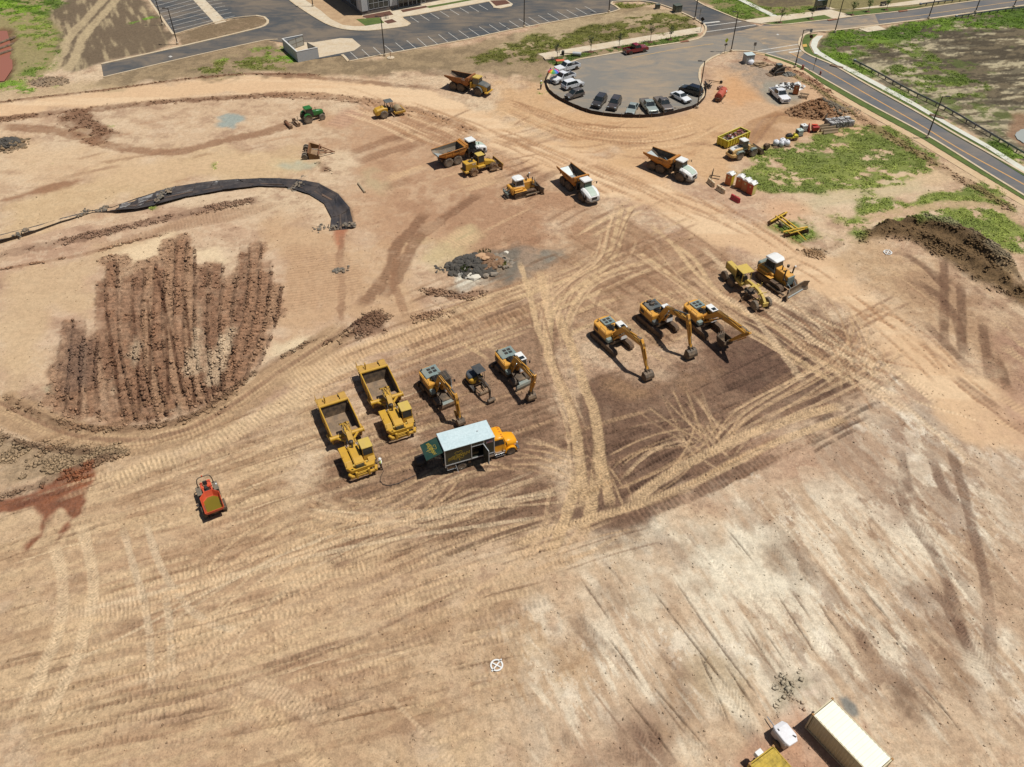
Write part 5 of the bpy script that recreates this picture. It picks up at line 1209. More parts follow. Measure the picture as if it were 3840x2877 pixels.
# ------------------------------------------------------------------ articulated dump truck
def dump_truck(name,label,loc,deg,style):
    yel = style == "yellow"
    t = thing(name,label, "dump truck",loc,deg, "articulated dump trucks on the site")
    body,tm,rm = (YEL2,TYR,RIMY) if yel else (WHT,TYR,RIMG)
    bed = mat("bed_brown",(168,104,48), .6,0, .4, .8,(120,84,58)) if yel else ORG
    for x in (-3.,-1.2,3.):
        for s in (-1,1): wheel(t,x,s * 1.12, .84, .66,TYRD if style == "dusty" and x < 0 else tm,rm)
    ch = MB();ch.bx(-3.9, .9,-.45, .45, .75,1.15);ch.bx(.7,1.5,-.3, .3, .8,1.4);ch.bx(1.3,4.6,-.5, .5, .7,1.2)
    for x in (-3.,-1.2,3.): ch.cyl((x,-1.1, .84),(x,1.1, .84), .2,8)
    part("chassis",ch,STLD,t)
    # open dump body
    lo = [(-3.3,-.95),(.25,-.95),(.25, .95),(-3.3, .95)];zt,zr = 2.85,2.8
    sec = [(-4.95,2.2,1.42,2.78),(-4.2,1.95,1.42,2.8),(-3.0,1.42,1.45,2.82),(.3,1.38,1.45,2.95),(.75,2.0,1.4,3.0)]
    def loop(x,zb,hw,ztop,k=1.):
        wb = hw * .68;return [(x,-wb * k,zb),(x,-hw * k,zb + (ztop - zb) * .5),(x,-hw * k,ztop),(x,hw * k,ztop),(x,hw * k,zb + (ztop - zb) * .5),(x,wb * k,zb)]
    sh = MB();L_ = [loop(*s) for s in sec]
    vs = [q for l in L_ for q in l];fs = []
    for k in range(len(sec) - 1):
        for i in (0,1,3,4,5):
            j = (i + 1) % 6;fs.append((k * 6 + i,k * 6 + j,(k + 1) * 6 + j,(k + 1) * 6 + i))
    n = (len(sec) - 1) * 6;fs.append(tuple(range(n,n + 6)))
    sh.add(vs,[f[::-1] for f in fs])
    for s in (-1,1):
        for a,b in zip(sec[:-1],sec[1:]): sh.tube([(a[0],s * a[2],a[3]),(b[0],s * b[2],b[3])], .07,5)
        for x in (-3.6,-2.2,-.8): sh.box((x,s * 1.46,2.35),(.14, .08, .85))
    sh.bx(.55, .95,-1.45,1.45,2.6,3.3)
    sh.hexa([(.2,-1.42,2.95),(.8,-1.42,3.2),(.8,1.42,3.2),(.2,1.42,2.95)],[(.15,-1.42,3.05),(.8,-1.42,3.32),(.8,1.42,3.32),(.15,1.42,3.05)])
    b = part("dump_bed",sh,bed,t)
    li = MB();L2 = [[(x,y * .955,z + .05 if z < 2.75 else z - .02) for x,y,z in loop(*s)] for s in sec]
    vs = [q for l in L2 for q in l];fs = []
    for k in range(len(sec) - 1):
        for i in (0,1,3,4,5):
            j = (i + 1) % 6;fs.append((k * 6 + i,k * 6 + j,(k + 1) * 6 + j,(k + 1) * 6 + i))
    n = (len(sec) - 2) * 6;m5 = [(x - .25,y,z) for x,y,z in vs[n + 6:n + 12]];o_ = len(vs);vs += m5;fs.append(tuple(range(o_ + 5,o_ - 1,-1)))
    li.add(vs,fs);part("bed_liner",li,STLD if not style == "dusty" else STL,b)
    fl = MB();fl.add([(-4.8,-.85,2.3),(-3.0,-.86,1.54),(.0,-.86,1.5),(.0, .86,1.5),(-3.0, .86,1.54),(-4.8, .85,2.3)],[(0,1,4,5),(1,2,3,4)])
    part("bed_floor",fl,STLB if not yel else mat("muddy_floor",(156,120,96), .8,0, .6),b)
    for s in (-1,1): ram(t,(.3,s * .75,1.1),(-1.9,s * .95,1.9), .09,STLD)
    # tractor unit
    nose = 5.0
    hb = MB()
    if yel:
        hb.loft([[(x,-hw, .95),(x,hw, .95),(x,hw,zt_),(x,-hw,zt_)] for x,hw,zt_ in ((2.95,1.05,2.35),(4.2, .95,2.15),(4.85, .85,1.95))])
        part("body",hb,body,t, .06)
        part("hood",MB().loft([[(x,-hw,z - .12),(x,hw,z - .12),(x,hw * .86,z + .06),(x,-hw * .86,z + .06)] for x,hw,z in ((2.9,1.07,2.42),(4.2, .97,2.2),(4.9, .87,1.95))]),DKG,t, .04)
        part("grille",MB().bx(4.86,4.93,-.68, .68,1.05,1.8),BLK,t)
        part("bumper",MB().bx(4.5,5.15,-1.25,1.25, .72, .98),body,t, .05)
    else:
        hb.loft([[(x,-hw,zb),(x,hw,zb),(x,hw,zm),(x,hw * .72,zt_),(x,-hw * .72,zt_),(x,-hw,zm)] for x,hw,zb,zm,zt_ in ((2.7,1.3,1.5,2.15,2.35),(3.7,1.3,1.25,2.05,2.25),(4.6,1.2,1.0,1.75,1.98),(5.1, .98, .98,1.45,1.62))])
        part("body",hb,body,t, .06)
        part("hood",MB().loft([[(x,-.62,z),(x, .62,z),(x, .62,z + .05),(x,-.62,z + .05)] for x,z in ((2.85,2.33),(3.7,2.25),(4.6,1.98),(5.0,1.72))]),SAGE,t)
        part("grille",MB().prism([(4.98,1.1),(5.14,1.1),(5.12,1.5),(5.0,1.55)],-.5, .5),BLK,t)
        for s in (-1,1):
            part("side_vent",MB().prism([(4.1,1.25),(4.65,1.15),(4.6,1.6),(4.15,1.75)],s * 1.26 - .03,s * 1.26 + .03),BLK,t)
            part("headlight",MB().box((4.92,s * .8,1.3),(.3, .25, .22),s * -.5),BLK,t)
        part("bumper",MB().loft([[(4.3,-1.3, .62),(4.3,1.3, .62),(4.3,1.3,1.02),(4.3,-1.3,1.02)],[(4.9,-1.2, .62),(4.9,1.2, .62),(4.9,1.2,1.0),(4.9,-1.2,1.0)],[(5.25,-.75, .66),(5.25, .75, .66),(5.25, .75, .98),(5.25,-.75, .98)]]),mat("bumper_grey",(112,116,116), .6,0, .3),t, .04)
    for s in (-1,1):
        fd = MB()
        for k in range(7):
            a0,a1 = PI * k / 7,PI * (k + 1) / 7
            fd.prism([(3 + math.cos(a) * r, .9 + math.sin(a) * r) for a,r in ((a0, .95),(a0,1.04),(a1,1.04),(a1, .95))],s * 1.12 - .36,s * 1.12 + .36)
        part("mudguard",fd,BLK if not yel else DKG,t)
    cabin(t,(1.35,3.05,-.82, .82),(1.5,2.85,-.72, .72),1.35,3.25,2.05,BLK if not yel else body,GLSG if style == "green" else GLS,WHT if not yel else YEL3, .2, .14)
    part("cab_back",MB().bx(1.05,1.4,-1.15,1.15,1.2,2.4),BLK if not yel else YEL2,t, .04)
    part("exhaust",MB().cyl((1.15,-.95,2.3),(1.1,-.95,3.2), .08,8),STLD,t)
    mirror(t,3.1, .85,2.9, .65);mirror(t,3.1,-.85,2.9,-.5)
    rail(t,[(2.6,-1.28,1.4),(2.6,-1.28,2.6),(3.3,-1.28,2.4),(3.4,-1.28,2.1)])
    part("steps",MB().bx(2.0,2.5,-1.35,-1.05, .6, .68).bx(2.0,2.5,-1.3,-1.0, .95,1.03).bx(2.0,2.5,-1.25,-.95,1.3,1.38),STLD,t)
    hoses(t,[[(.4,s,1.3),(.9,s * 1.4,1.6),(1.3,s,1.4)] for s in (-.3,-.15, .1, .3)])
    return t,b
# ------------------------------------------------------------------ excavators
def excavator(name,label,loc,deg,kind,yaw,E1,J,K,bang,bsize=1.,deck=None,cage=False,group=None,foot=(.45,1.75),tm=None):
    t = thing(name,label, "excavator",loc,deg,group);deck = deck or GRYG
    if kind == "crawler":
        for s in (-1,1): track(t,-2.6,2.75,s * 1.36, .62, .98)
        part("undercarriage",MB().bx(-.9, .9,-1.1,1.1, .55, .95).latheZ([(.75, .9),(.75,1.12)],(0,0,0),16),STLD,t)
        hz,hw,rear = 1.15,1.42,-2.85
    else:
        for x in (-1.45,1.75):
            for s in (-1,1): wheel(t,x,s * .98, .56, .82 if x < 0 else .72,TYR,RIMG)
        uc = MB().bx(-2.2,2.5,-.5, .5, .5, .95).latheZ([(.7, .9),(.7,1.22)],(0,0,0),16).bx(-.75, .6,-1.2,1.2, .55, .95)
        for x in (-1.45,1.75): uc.cyl((x,-.9, .56),(x, .9, .56), .16,8)
        part("undercarriage",uc,STLD,t)
        bl = part("dozer_blade",MB().prism([(2.85, .08),(2.98, .05),(3.05, .45),(2.95, .78),(2.85, .78),(2.94, .45)],-1.35,1.35),tm or STLD,t)
        part("blade_mount",MB().hexa([(1.7,-.35, .7),(2.95,-.85, .5),(2.95, .85, .5),(1.7, .35, .7)],[(1.7,-.3, .95),(2.95,-.75, .78),(2.95, .75, .78),(1.7, .3, .95)]),GRYG,bl)
        og = MB().bx(-2.6,-2.3,-1.3,1.3, .45, .75)
        for s in (-1,1): og.box((-2.45,s * 1.25, .3),(.35, .4, .5))
        part("stabiliser",og,STLD,t)
        hz,hw,rear = 1.25,1.25,-2.75
    u = bpy.data.objects.new("upper_structure",None);COL.objects.link(u);u.parent = t;u.rotation_euler = (0,0,math.radians(yaw))
    # house: rounded counterweight at the rear,panelled flanks
    prof = [(rear + .55,-hw),(.55,-hw),(.55,hw),(rear + .55,hw),(rear + .18,hw * .82),(rear,hw * .45),(rear,-hw * .45),(rear + .18,-hw * .82)]
    h = MB().ext([(x,y) for x,y in prof],hz,hz + .18)
    hs = MB().ext(prof,hz + .18,2.38)
    part("house",hs,YEL,u, .07)
    part("turntable_deck",h,STLD,u)
    wd_ = kind != "crawler" or deck is DKG
    part("engine_cover",MB().bx(-2.5 if wd_ else -2.35,-.6 if wd_ else -.95,-1.0 if wd_ else -.55,1.15,2.36,2.56 if wd_ else 2.58),deck,u, .06)
    gr = MB()
    for i in range(2):
        for j in range(2): gr.bx(-2.1 + i * .55,-1.7 + i * .55,-.3 + j * .6, .15 + j * .6,2.575,2.592)
    part("vent_grille",gr,BLK,u)
    part("side_vent",MB().bx(-2.1,-1.3,-hw - .012,-hw + .02,1.6,2.1),BLK,u)
    part("hand_rail",MB().tube([(-.9,-hw + .08,2.38),(-.9,-hw + .08,2.75),(.3,-hw + .08,2.75),(.3,-hw + .08,2.38)], .025,5),BLK,u)
    part("exhaust",MB().cyl((-2.2,-.85,2.3),(-2.2,-.85,2.85), .08,8),STLD,u)
    part("toolbox",MB().bx(.5,1.05,-hw + .02,-.62,1.2,1.72),deck,u, .04)
    c = cabin(u,(-.35,1.4, .48,1.5),(-.3,1.2, .52,1.46),1.25,2.98,1.9,WHT if kind != "none" else BLK,GLS,WHT if not cage else BLK, .1, .03)
    part("roof_hatch",MB().bx(.55,1.1, .7,1.3,3.075,3.09),GLS,u)
    if cage:
        cg = MB()
        for k in range(9):
            cg.tube([(-.3 + k * .2, .45,3.16),(-.3 + k * .2,1.55,3.16)], .022,4)
            cg.tube([(1.42, .5 + k * .12,1.6),(1.32, .5 + k * .12,3.14)], .022,4)
        for y in (.45,1.0,1.55): cg.tube([(-.35,y,3.17),(1.38,y,3.17)], .03,4)
        part("cab_guard",cg,STL,u)
    mirror(u,1.35,1.5,2.5, .3)
    y0 = -.08
    F_ = foot
    bo = part("boom",arm([F_,((F_[0] * .45 + E1[0] * .55),F_[1] * .45 + E1[1] * .55),E1,(E1[0] * .55 + J[0] * .45,E1[1] * .55 + J[1] * .45 + .05),J],[.38, .62, .78, .62, .36], .5,y0),YEL,u, .03)
    part("boom_bracket",MB().bx(.2, .9,y0 - .42,y0 - .3,1.3,2.1).bx(.2, .9,y0 + .3,y0 + .42,1.3,2.1),YEL,u)
    md = (E1[0] * .7 + J[0] * .3,E1[1] * .7 + J[1] * .3)
    for s in (-1,1): ram(u,(1.0,y0 + s * .42,1.45),(md[0] - .5,y0 + s * .36,md[1] - .05), .1,YEL,HYD, .55)
    d = Vector((K[0] - J[0],K[1] - J[1]));L = d.length;d /= L;n_ = Vector((-d.y,d.x))
    if n_.x < 0: n_ = -n_
    top = (J[0] - d.x * .75 + n_.x * .1,J[1] - d.y * .75 + n_.y * .1)
    part("stick",arm([top,(J[0] + d.x * .1,J[1] + d.y * .1),(J[0] + d.x * L * .5,J[1] + d.y * L * .5),K],[.22, .6, .46, .28], .36,y0),YEL,u, .025)
    ram(u,(md[0] + .2,y0,md[1] + .48),(top[0],y0,top[1] + .05), .09,YEL if deck != DKG else HYD,HYD, .6)
    bc = (J[0] + d.x * .4 + n_.x * .42,J[1] + d.y * .4 + n_.y * .42)
    ram(u,(bc[0],y0,bc[1]),(K[0] - d.x * .5 + n_.x * .3,y0,K[1] - d.y * .5 + n_.y * .3), .075,YEL,HYD, .6)
    bm = bucket(u,K[0],K[1] - .15 * bsize,bang,bsize,1.25 * bsize,STLD)
    bm.location.y = y0
    part("linkage",MB().tube([(K[0] - d.x * .5,y0 - .2,K[1] - d.y * .5),(K[0] + .3,y0 - .2,K[1] - .1)], .05,5).tube([(K[0] - d.x * .5,y0 + .2,K[1] - d.y * .5),(K[0] + .3,y0 + .2,K[1] - .1)], .05,5).cyl((K[0],y0 - .32,K[1]),(K[0],y0 + .32,K[1]), .09,8).box((K[0],y0,K[1] - .12),(.5, .5, .3)),STLD,u)
    rn = random.Random(len(label));H_ = []
    for k in range(16 if kind != "crawler" else 9):
        yy = y0 + rn.uniform(-.5, .45);H_.append([(-.75 + rn.uniform(0, .3),yy,2.4),(-.1,yy + rn.uniform(-.1, .1),2.75 + rn.uniform(0, .35)),(.45,y0 + rn.uniform(-.25, .25),2.35)])
    for s in (-.2,0, .18): H_.append([(F_[0] + .2,y0 + s,F_[1] + .4),(E1[0] - .2,y0 + s,E1[1] + .45),(md[0],y0 + s,md[1] + .42),(J[0] - .4,y0 + s,J[1] + .45),(J[0] + .35,y0 + s,J[1] + .2),(J[0] + d.x * 1.0,y0 + s,J[1] + d.y * 1.0 + .1)])
    hoses(u,H_, .032)
    part("valve_block",MB().bx(-.9, .1,-.5, .35,2.2,2.45).bx(-.6,-.2,-.3, .2,2.45,2.62),BLK,u)
    return t,u,bo

# ------------------------------------------------------------------ the machines,each where it is parked
d1,b1 = dump_truck("dump_truck", "old yellow articulated dump truck with grey hood on the far haul road",(-9.29,163.42),-29.0, "yellow")
lettering("DEERE", .34,WHT,b1,side_text(-.4,-1.475,2.72),depth=.01)
d2,b2 = dump_truck("dump_truck", "white cab dump truck facing away with pale steel bed, behind the pad-foot compactor",(-9.52,133.37),33.0, "dusty")
d3,b3 = dump_truck("dump_truck", "white cab dump truck with green tinted windscreen beside the ripper bulldozer",(11.0,122.3),-61.7, "green")
d4,b4 = dump_truck("dump_truck", "white cab dump truck alone on the haul road near the portable toilets",(27.37,128.91),-43.4, "white")
for b in (b2,b3,b4): lettering("LIEBHERR", .3,mat("decal_dark",(50,44,40), .6,0, .2),b,side_text(-1.2,-1.475,2.62),depth=.01)

GE = "excavators parked in two rows"
e1,u1,o1 = excavator("crawler_excavator", "crawler excavator left of the right-hand trio with grey green engine cover and single hatch",(13.19,82.45),-57.5, "crawler",-3,(2.3,3.95),(6.3,4.35),(7.85,1.45), .12,1.0,GRYG,group=GE)
e2,u2,o2 = excavator("crawler_excavator", "crawler excavator in the middle of the right-hand trio with open dark engine deck",(19.71,86.22),-58, "crawler",-4,(1.75,4.05),(5.95,5.2),(7.3,1.65), .1,1.05,DKG,group=GE)
for x in (-2.2,-1.5): part("exhaust_drum",MB().cyl((x,-.4,2.72),(x, .25,2.72), .17,10),STLD,u2)
lettering("LIEBHERR", .36,mat("decal_black",(30,30,30), .5),o2,Matrix.Translation((3.7,-.345,4.72)) @ Matrix.Rotation(-math.radians(-14),4, 'Y') @ Matrix.Rotation(PI / 2,4, 'X'),depth=.006)
e3,u3,o3 = excavator("crawler_excavator", "big crawler excavator right of the trio with its bucket curled in under the stick",(25.7,86.18),-58, "crawler",-3,(2.9,4.05),(8.2,4.55),(5.75,1.55),-1.35,1.15,GRYG,group=GE)
e4,u4,o4 = excavator("wheeled_excavator", "wheeled excavator with a caged cab and raised dozer blade behind the box truck",(-9.29,72.43),-57, "wheeled",-2,(1.5,3.85),(5.5,3.75),(6.15,1.2), .25, .7,GRYG,cage=True,group=GE,foot=(.4,1.75),tm=RUSTD)
th = MB().prism([(5.2,1.7),(5.45,1.75),(5.95, .9),(5.75, .7)],-.35,-.15).prism([(5.2,1.7),(5.45,1.75),(5.95, .9),(5.75, .7)], .0, .2)
part("thumb",th,YELD,u4)
e5,u5,o5 = excavator("wheeled_excavator", "wheeled excavator with grey front blade next to the two-way lane",(-.05,76.07),-56, "wheeled",-6,(1.3,3.6),(5.8,4.15),(5.1,1.3),-.1, .85,GRYG,group=GE,foot=(.35,1.75),tm=GRYG)
# mini excavator
t = thing("mini_excavator", "mini excavator with black canopy between the two wheeled excavators", "excavator",(-4.62,74.13),-57,GE)
for s in (-1,1): track(t,-1.25,1.25,s * .82, .42, .58,BLK, .03,step=.14)
part("undercarriage",MB().bx(-.5, .5,-.7, .7, .35, .6).latheZ([(.42, .55),(.42, .72)],(0,0,0),14),STLD,t)
bl = part("dozer_blade",MB().prism([(2.1, .06),(2.2, .04),(2.25, .3),(2.18, .5),(2.1, .5),(2.15, .3)],-.95, .95),STL,t)
part("blade_arm",MB().box((1.5,-.4, .4),(1.3, .1, .12), .15).box((1.5, .4, .4),(1.3, .1, .12),-.15),STLD,bl)
h = MB().ext([(-.9,-.85),(.3,-.9),(.55,-.5),(.55, .5),(.3, .9),(-.9, .85),(-1.35, .5),(-1.5,0),(-1.35,-.5)], .72,1.35)
part("house",h,YEL2,t, .08,40)
part("engine_hood",MB().ext([(-.8,-.8),(.1,-.85),(.1, .8),(-.8, .8),(-1.3, .48),(-1.42,0),(-1.3,-.48)],1.2,1.56),mat("hood_blue_grey",(58,70,80), .4,0, .12),t, .08,40)
for x,y in ((-.55, .05),(-.55,1.0),(.6, .05),(.6,1.0)): part("canopy_post",MB().cyl((x,y,1.0),(x,y,2.38), .035,6),BLK,t)
part("canopy",MB().bx(-.85, .8,-.1,1.2,2.36,2.47),mat("canopy_dark",(52,62,68), .5,0, .15),t, .05)
part("seat",MB().bx(-.4, .1, .3, .8,1.35,1.5).box((-.4, .55,1.75),(.12, .5, .6),ry=-.15),BLK,t, .04)
part("control_levers",MB().cyl((.3, .2,1.2),(.35, .2,1.75), .03,5).cyl((.3, .9,1.2),(.35, .9,1.75), .03,5).bx(.25, .45, .15, .95,1.1,1.35),BLK,t)
part("boom",arm([(.6, .95),(1.2,1.95),(2.0,2.35),(3.55,2.2)],[.24, .34, .34, .22], .22,-.1),STLD,t, .02)
part("stick",arm([(3.35,2.45),(3.6,2.15),(3.7, .75)],[.16, .3, .18], .18,-.1),STLD,t, .02)
ram(t,(.8,-.1, .8),(1.9,-.1,2.1), .06,STLD);ram(t,(1.8,-.1,2.6),(3.35,-.1,2.5), .05,STLD);ram(t,(3.85,-.1,2.1),(3.95,-.1,1.0), .045,STLD)
bucket(t,3.7, .68, .2, .42, .95,STLD,0);hoses(t,[[(.5,-.2,1.3),(1.0,-.2,2.4),(2.0,-.2,2.6),(3.2,-.2,2.5)],[(.5,0,1.3),(1.1,0,2.3),(2.2,0,2.6),(3.4,0,2.4)]], .025)

# two motor scrapers
def scraper(name,label,loc,deg):
    t = thing(name,label, "scraper",loc,deg, "motor scrapers parked side by side")
    for x in (-5.3,4.35):
        for s in (-1,1): wheel(t,x,s * 1.25, .95, .78,TYR,RIMY)
    # bowl: two heavy side walls,floor,ejector,rear cross beam
    so = MB()
    for s in (-1,1):
        so.prism([(-4.3, .6),(.35, .35),(.75,1.2),(.55,2.0),(-.6,2.2),(-4.3,2.45)],s * 1.72 - .06,s * 1.72 + .06)
        so.tube([(-4.3,s * 1.74,2.45),(-.6,s * 1.74,2.22),(.6,s * 1.74,1.95)], .08,5)
        for x in (-3.4,-2.2,-1.): so.bx(x - .06,x + .06,s * 1.8 - .05,s * 1.8 + .05, .7,2.2)
    so.cyl((-4.25,-1.75,2.35),(-4.25,1.75,2.35), .19,12)
    b = part("bowl",so,YEL2,t)
    ins = MB()
    for s in (-1,1): ins.prism([(-4.1, .72),(.3, .5),(.5,1.9),(-.6,2.1),(-4.1,2.3)],s * 1.645 - .012,s * 1.645 + .012)
    part("bowl_lining",ins,STLD,b)
    part("bowl_floor",MB().hexa([(-4.2,-1.66, .5),(.4,-1.66, .4),(.4,1.66, .4),(-4.2,1.66, .5)],[(-4.2,-1.66, .66),(.4,-1.66, .52),(.4,1.66, .52),(-4.2,1.66, .66)]),mat("floor_steel",(112,98,84), .6, .2, .5),b)
    part("ejector",MB().hexa([(-4.3,-1.62, .6),(-3.9,-1.62, .6),(-3.9,1.62, .6),(-4.3,1.62, .6)],[(-4.35,-1.62,2.2),(-4.2,-1.62,2.25),(-4.2,1.62,2.25),(-4.35,1.62,2.2)]),STLD,b)
    part("apron",MB().hexa([(-.1,-1.6, .45),(.35,-1.6, .5),(.35,1.6, .5),(-.1,1.6, .45)],[(-.55,-1.6,1.3),(.45,-1.6,1.6),(.45,1.6,1.6),(-.55,1.6,1.3)]),mat("apron_mud",(168,138,110), .85,0, .6),t)
    part("apron_tube",MB().cyl((.7,-1.95,1.65),(.7,1.95,1.65), .27,14).cyl((.7,-2.02,1.65),(.7,-1.9,1.65), .33,14).cyl((.7,1.9,1.65),(.7,2.02,1.65), .33,14),YEL2,t,0,40)
    # rear deck with mudguards and push block
    part("rear_deck",MB().bx(-6.2,-4.4,-1.0,1.0,1.2,1.75).bx(-5.4,-4.4,-.9, .9,1.75,2.0),YELD,t, .06)
    for s in (-1,1):
        part("mudguard",MB().prism([(-6.35,1.75),(-5.8,2.1),(-4.6,2.15),(-4.35,1.95),(-4.6,2.05),(-5.75,2.0)],s * 1.4 - .42,s * 1.4 + .42),YELD,t)
    part("push_block",MB().bx(-6.75,-6.15,-.5, .5, .6,1.3),YELD,t, .06)
    rail(t,[(-6.2,-1.7,1.9),(-6.2,-1.7,2.6),(-5.0,-1.75,2.6),(-5.0,-1.75,2.1)], .035,YELD);rail(t,[(-5.4,-.8,2.0),(-5.35,-.8,2.8),(-5.1,-.8,2.8),(-5.1,-.8,2.0)], .06,YEL2, "exhaust_guard")
    # gooseneck hitch with its rams and hoses
    part("gooseneck",arm([(-.35,2.35),(.5,2.85),(1.6,2.75),(2.5,2.0),(2.7,1.2)],[.35, .5, .55, .6, .7], .62),YEL2,t, .04)
    for s in (-1,1):
        ram(t,(.3,s * .45,3.05),(-.6,s * .5,2.3), .1,YEL2,HYD);ram(t,(1.4,s * .6,1.4),(2.9,s * .6,1.6), .09,YELD,HYD)
        part("draft_arm",MB().tube([(1.6,s * .5,1.6),(.9,s * 1.2,1.65),(.4,s * 1.95,1.3),(-.8,s * 1.98,1.0)], .14,6),YEL2,t)
    rn = random.Random(3);H_ = []
    for k in range(20):
        y = rn.uniform(-.5, .5);H_.append([(rn.uniform(-.6, .2),y,2.5),(rn.uniform(.3, .9),y + rn.uniform(-.3, .3),rn.uniform(2.8,3.3)),(rn.uniform(1.1,1.9),y + rn.uniform(-.3, .3),rn.uniform(2.6,3.1)),(2.6,rn.uniform(-.5, .5),1.9)])
    hoses(t,H_[:12], .05,mat("hose_yellow",(190,150,60), .7,0, .5));hoses(t,H_[12:], .045)
    # tractor
    part("tractor_body",MB().ext([(2.6,-1.55),(5.6,-1.65),(6.2,-1.3),(6.2,1.3),(5.6,1.65),(2.6,1.55)],1.0,1.55),YEL2,t, .06)
    for s,x0 in ((-1,2.6),(1,2.6)):
        part("mudguard",MB().prism([(x0,1.5),(x0 + .15,2.05),(5.2,2.05),(5.75,1.55),(5.6,1.5),(5.1,1.92),(x0 + .3,1.92)],s * 1.3 - .42,s * 1.3 + .42).prism([(x0 + .2,1.5),(x0 + .3,1.95),(5.1,1.95),(5.5,1.5)],s * 1.66 - .03,s * 1.66 + .03),YEL2,t, .03)
    part("engine_hood",MB().loft([[(x,-.75,1.5),(x, .35,1.5),(x, .35,z),(x,-.75,z)] for x,z in ((3.2,2.35),(5.2,2.3),(6.05,2.15))]),YEL2,t, .07)
    g = part("grille",MB().bx(6.04,6.1,-.68, .28,1.3,2.08),BLK,t)
    lv = MB()
    for k in range(6): lv.box((6.12,-.2,1.38 + k * .12),(.05, .9, .03))
    part("louvre",lv,mat("louvre_olive",(96,92,50), .6,0, .3),g)
    cabin(t,(3.75,5.35, .45,1.7),(3.75,5.2, .48,1.66),1.6,3.25,2.3,YEL2,GLS,YEL3, .12, .06)
    part("bumper",MB().box((6.5,0, .85),(.3,3.1, .3)).box((6.35,1.45, .95),(.7, .3, .35),-.5).box((6.35,-1.45, .95),(.7, .3, .35), .5),YEL2,t, .05)
    part("bumper_post",MB().bx(6.45,6.7,-.95,-.7, .55,1.5).bx(6.45,6.7, .45, .7, .55,1.5).box((6.6,-.1,1.35),(.12,1.6, .14)),YEL2,t, .03)
    part("exhaust",MB().cyl((3.6,-.2,2.3),(3.55,-.2,3.2), .11,8),STLD,t);part("air_cleaner",MB().latheZ([(.2,2.3),(.26,2.5),(.26,2.75),(.1,2.85)],(3.0,-.15,0),12),BLK,t)
    rail(t,[(5.6,-1.6,1.55),(5.6,-1.6,2.3),(4.6,-1.6,2.6),(4.4,-1.6,2.05)], .03,YEL2);rail(t,[(6.1,-1.3,1.3),(6.3,-1.45,1.9),(5.8,-1.6,1.9)], .03,YEL2)
    for y in (-.9, .6): lamp(t,6.15,y,2.2, .18, "headlight",YEL3)
    part("ladder",MB().bx(5.3,5.7,1.68,1.9, .5, .56).bx(5.3,5.7,1.68,1.9, .9, .96).bx(5.3,5.34,1.68,1.9, .4,1.5),STLD,t)
    return t
scraper("motor_scraper", "front yellow motor scraper with the worker in a vest standing at its cab",(-19.25,64.5),-63.5)
scraper("motor_scraper", "rear yellow motor scraper parked between the other scraper and the caged excavator",(-15.35,70.45),-65)

# motor grader
t = thing("motor_grader", "faded yellow motor grader with flat roof beside the large bulldozer", "grader",(33.42,93.85),-68.3)
for x in (-3.85,-2.15,3.8):
    for s in (-1,1): wheel(t,x,s * 1.1, .7, .5,TYRD if x > 0 else TYR,RIMY)
part("engine_hood",MB().bx(-4.9,-2.1,-.42, .42,1.15,2.35),YEL3,t, .06)
part("tandem_case",MB().bx(-4.2,-1.8,-.95,-.75, .5, .95).bx(-4.2,-1.8, .75, .95, .5, .95).bx(-3.3,-2.6,-.8, .8, .55,1.2),STLD,t)
part("radiator",MB().bx(-5.0,-4.88,-.38, .38,1.2,2.25),BLK,t)
part("cab_floor",MB().bx(-2.15,-.35,-.75, .75,1.0,1.55),YEL3,t, .05)
for x in (-2.0,-.45):
    for s in (-1,1): part("roof_post",MB().box((x,s * .7,2.4),(.1, .1,1.75)),YEL3,t)
part("cab_back",MB().bx(-2.1,-2.0,-.7, .7,1.5,2.9),mat("grader_glass",(58,54,38), .3,0, .2),t)
part("roof",MB().bx(-2.25,-.2,-.95, .95,3.26,3.36),YEL3,t, .03)
part("seat",MB().bx(-1.6,-1.1,-.28, .28,1.55,1.95).bx(-1.65,-1.52,-.28, .28,1.9,2.5),BLK,t, .05)
part("steering_console",MB().box((-.6,0,2.0),(.25, .5, .8),ry=-.3),BLK,t)
part("main_frame",arm([(-.5,1.5),(.0,2.05),(1.3,2.2),(2.6,2.15),(3.6,1.85),(4.3,1.3),(4.5,1.0)],[.4, .38, .36, .36, .4, .45, .4], .42),YEL3,t, .03)
part("front_axle",MB().cyl((3.8,-1.0, .7),(3.8,1.0, .7), .12,8).bx(3.6,4.0,-.3, .3, .7,1.4),YEL3,t)
part("nose_plate",MB().bx(4.5,4.72,-.45, .45, .75,1.4),YEL3,t, .04)
part("drawbar",MB().tube([(4.1,0, .9),(1.5,-.7,1.0),(.8,-.7,1.0)], .09,6).tube([(4.1,0, .9),(1.5, .7,1.0),(.8, .7,1.0)], .09,6).latheZ([(.78, .86),(.86, .86),(.86,1.0),(.7,1.0)],(.9,0,0),18),STLD,t)
mbl = MB();mbl.T = Matrix.Translation((.75,0,0)) @ Matrix.Rotation(math.radians(28),4, 'Z')
mbl.prism([(-.12, .08),(.02, .06),(-.16, .38),(-.02, .72),(-.1, .72),(-.24, .38)],-1.9,1.9)
part("moldboard",mbl,RUSTD,t)
for s in (-1,1): ram(t,(1.6,s * .45,2.5),(.9,s * .75,1.0), .08,YEL3)
part("lift_bracket",MB().bx(1.45,1.8,-.75, .75,2.2,2.36),YEL3,t, .03)
part("scarifier",MB().bx(2.6,2.75,-.5, .5, .55, .75).bx(2.55,2.62,-.4,-.34, .3, .6).bx(2.55,2.62, .34, .4, .3, .6),YEL3,t)
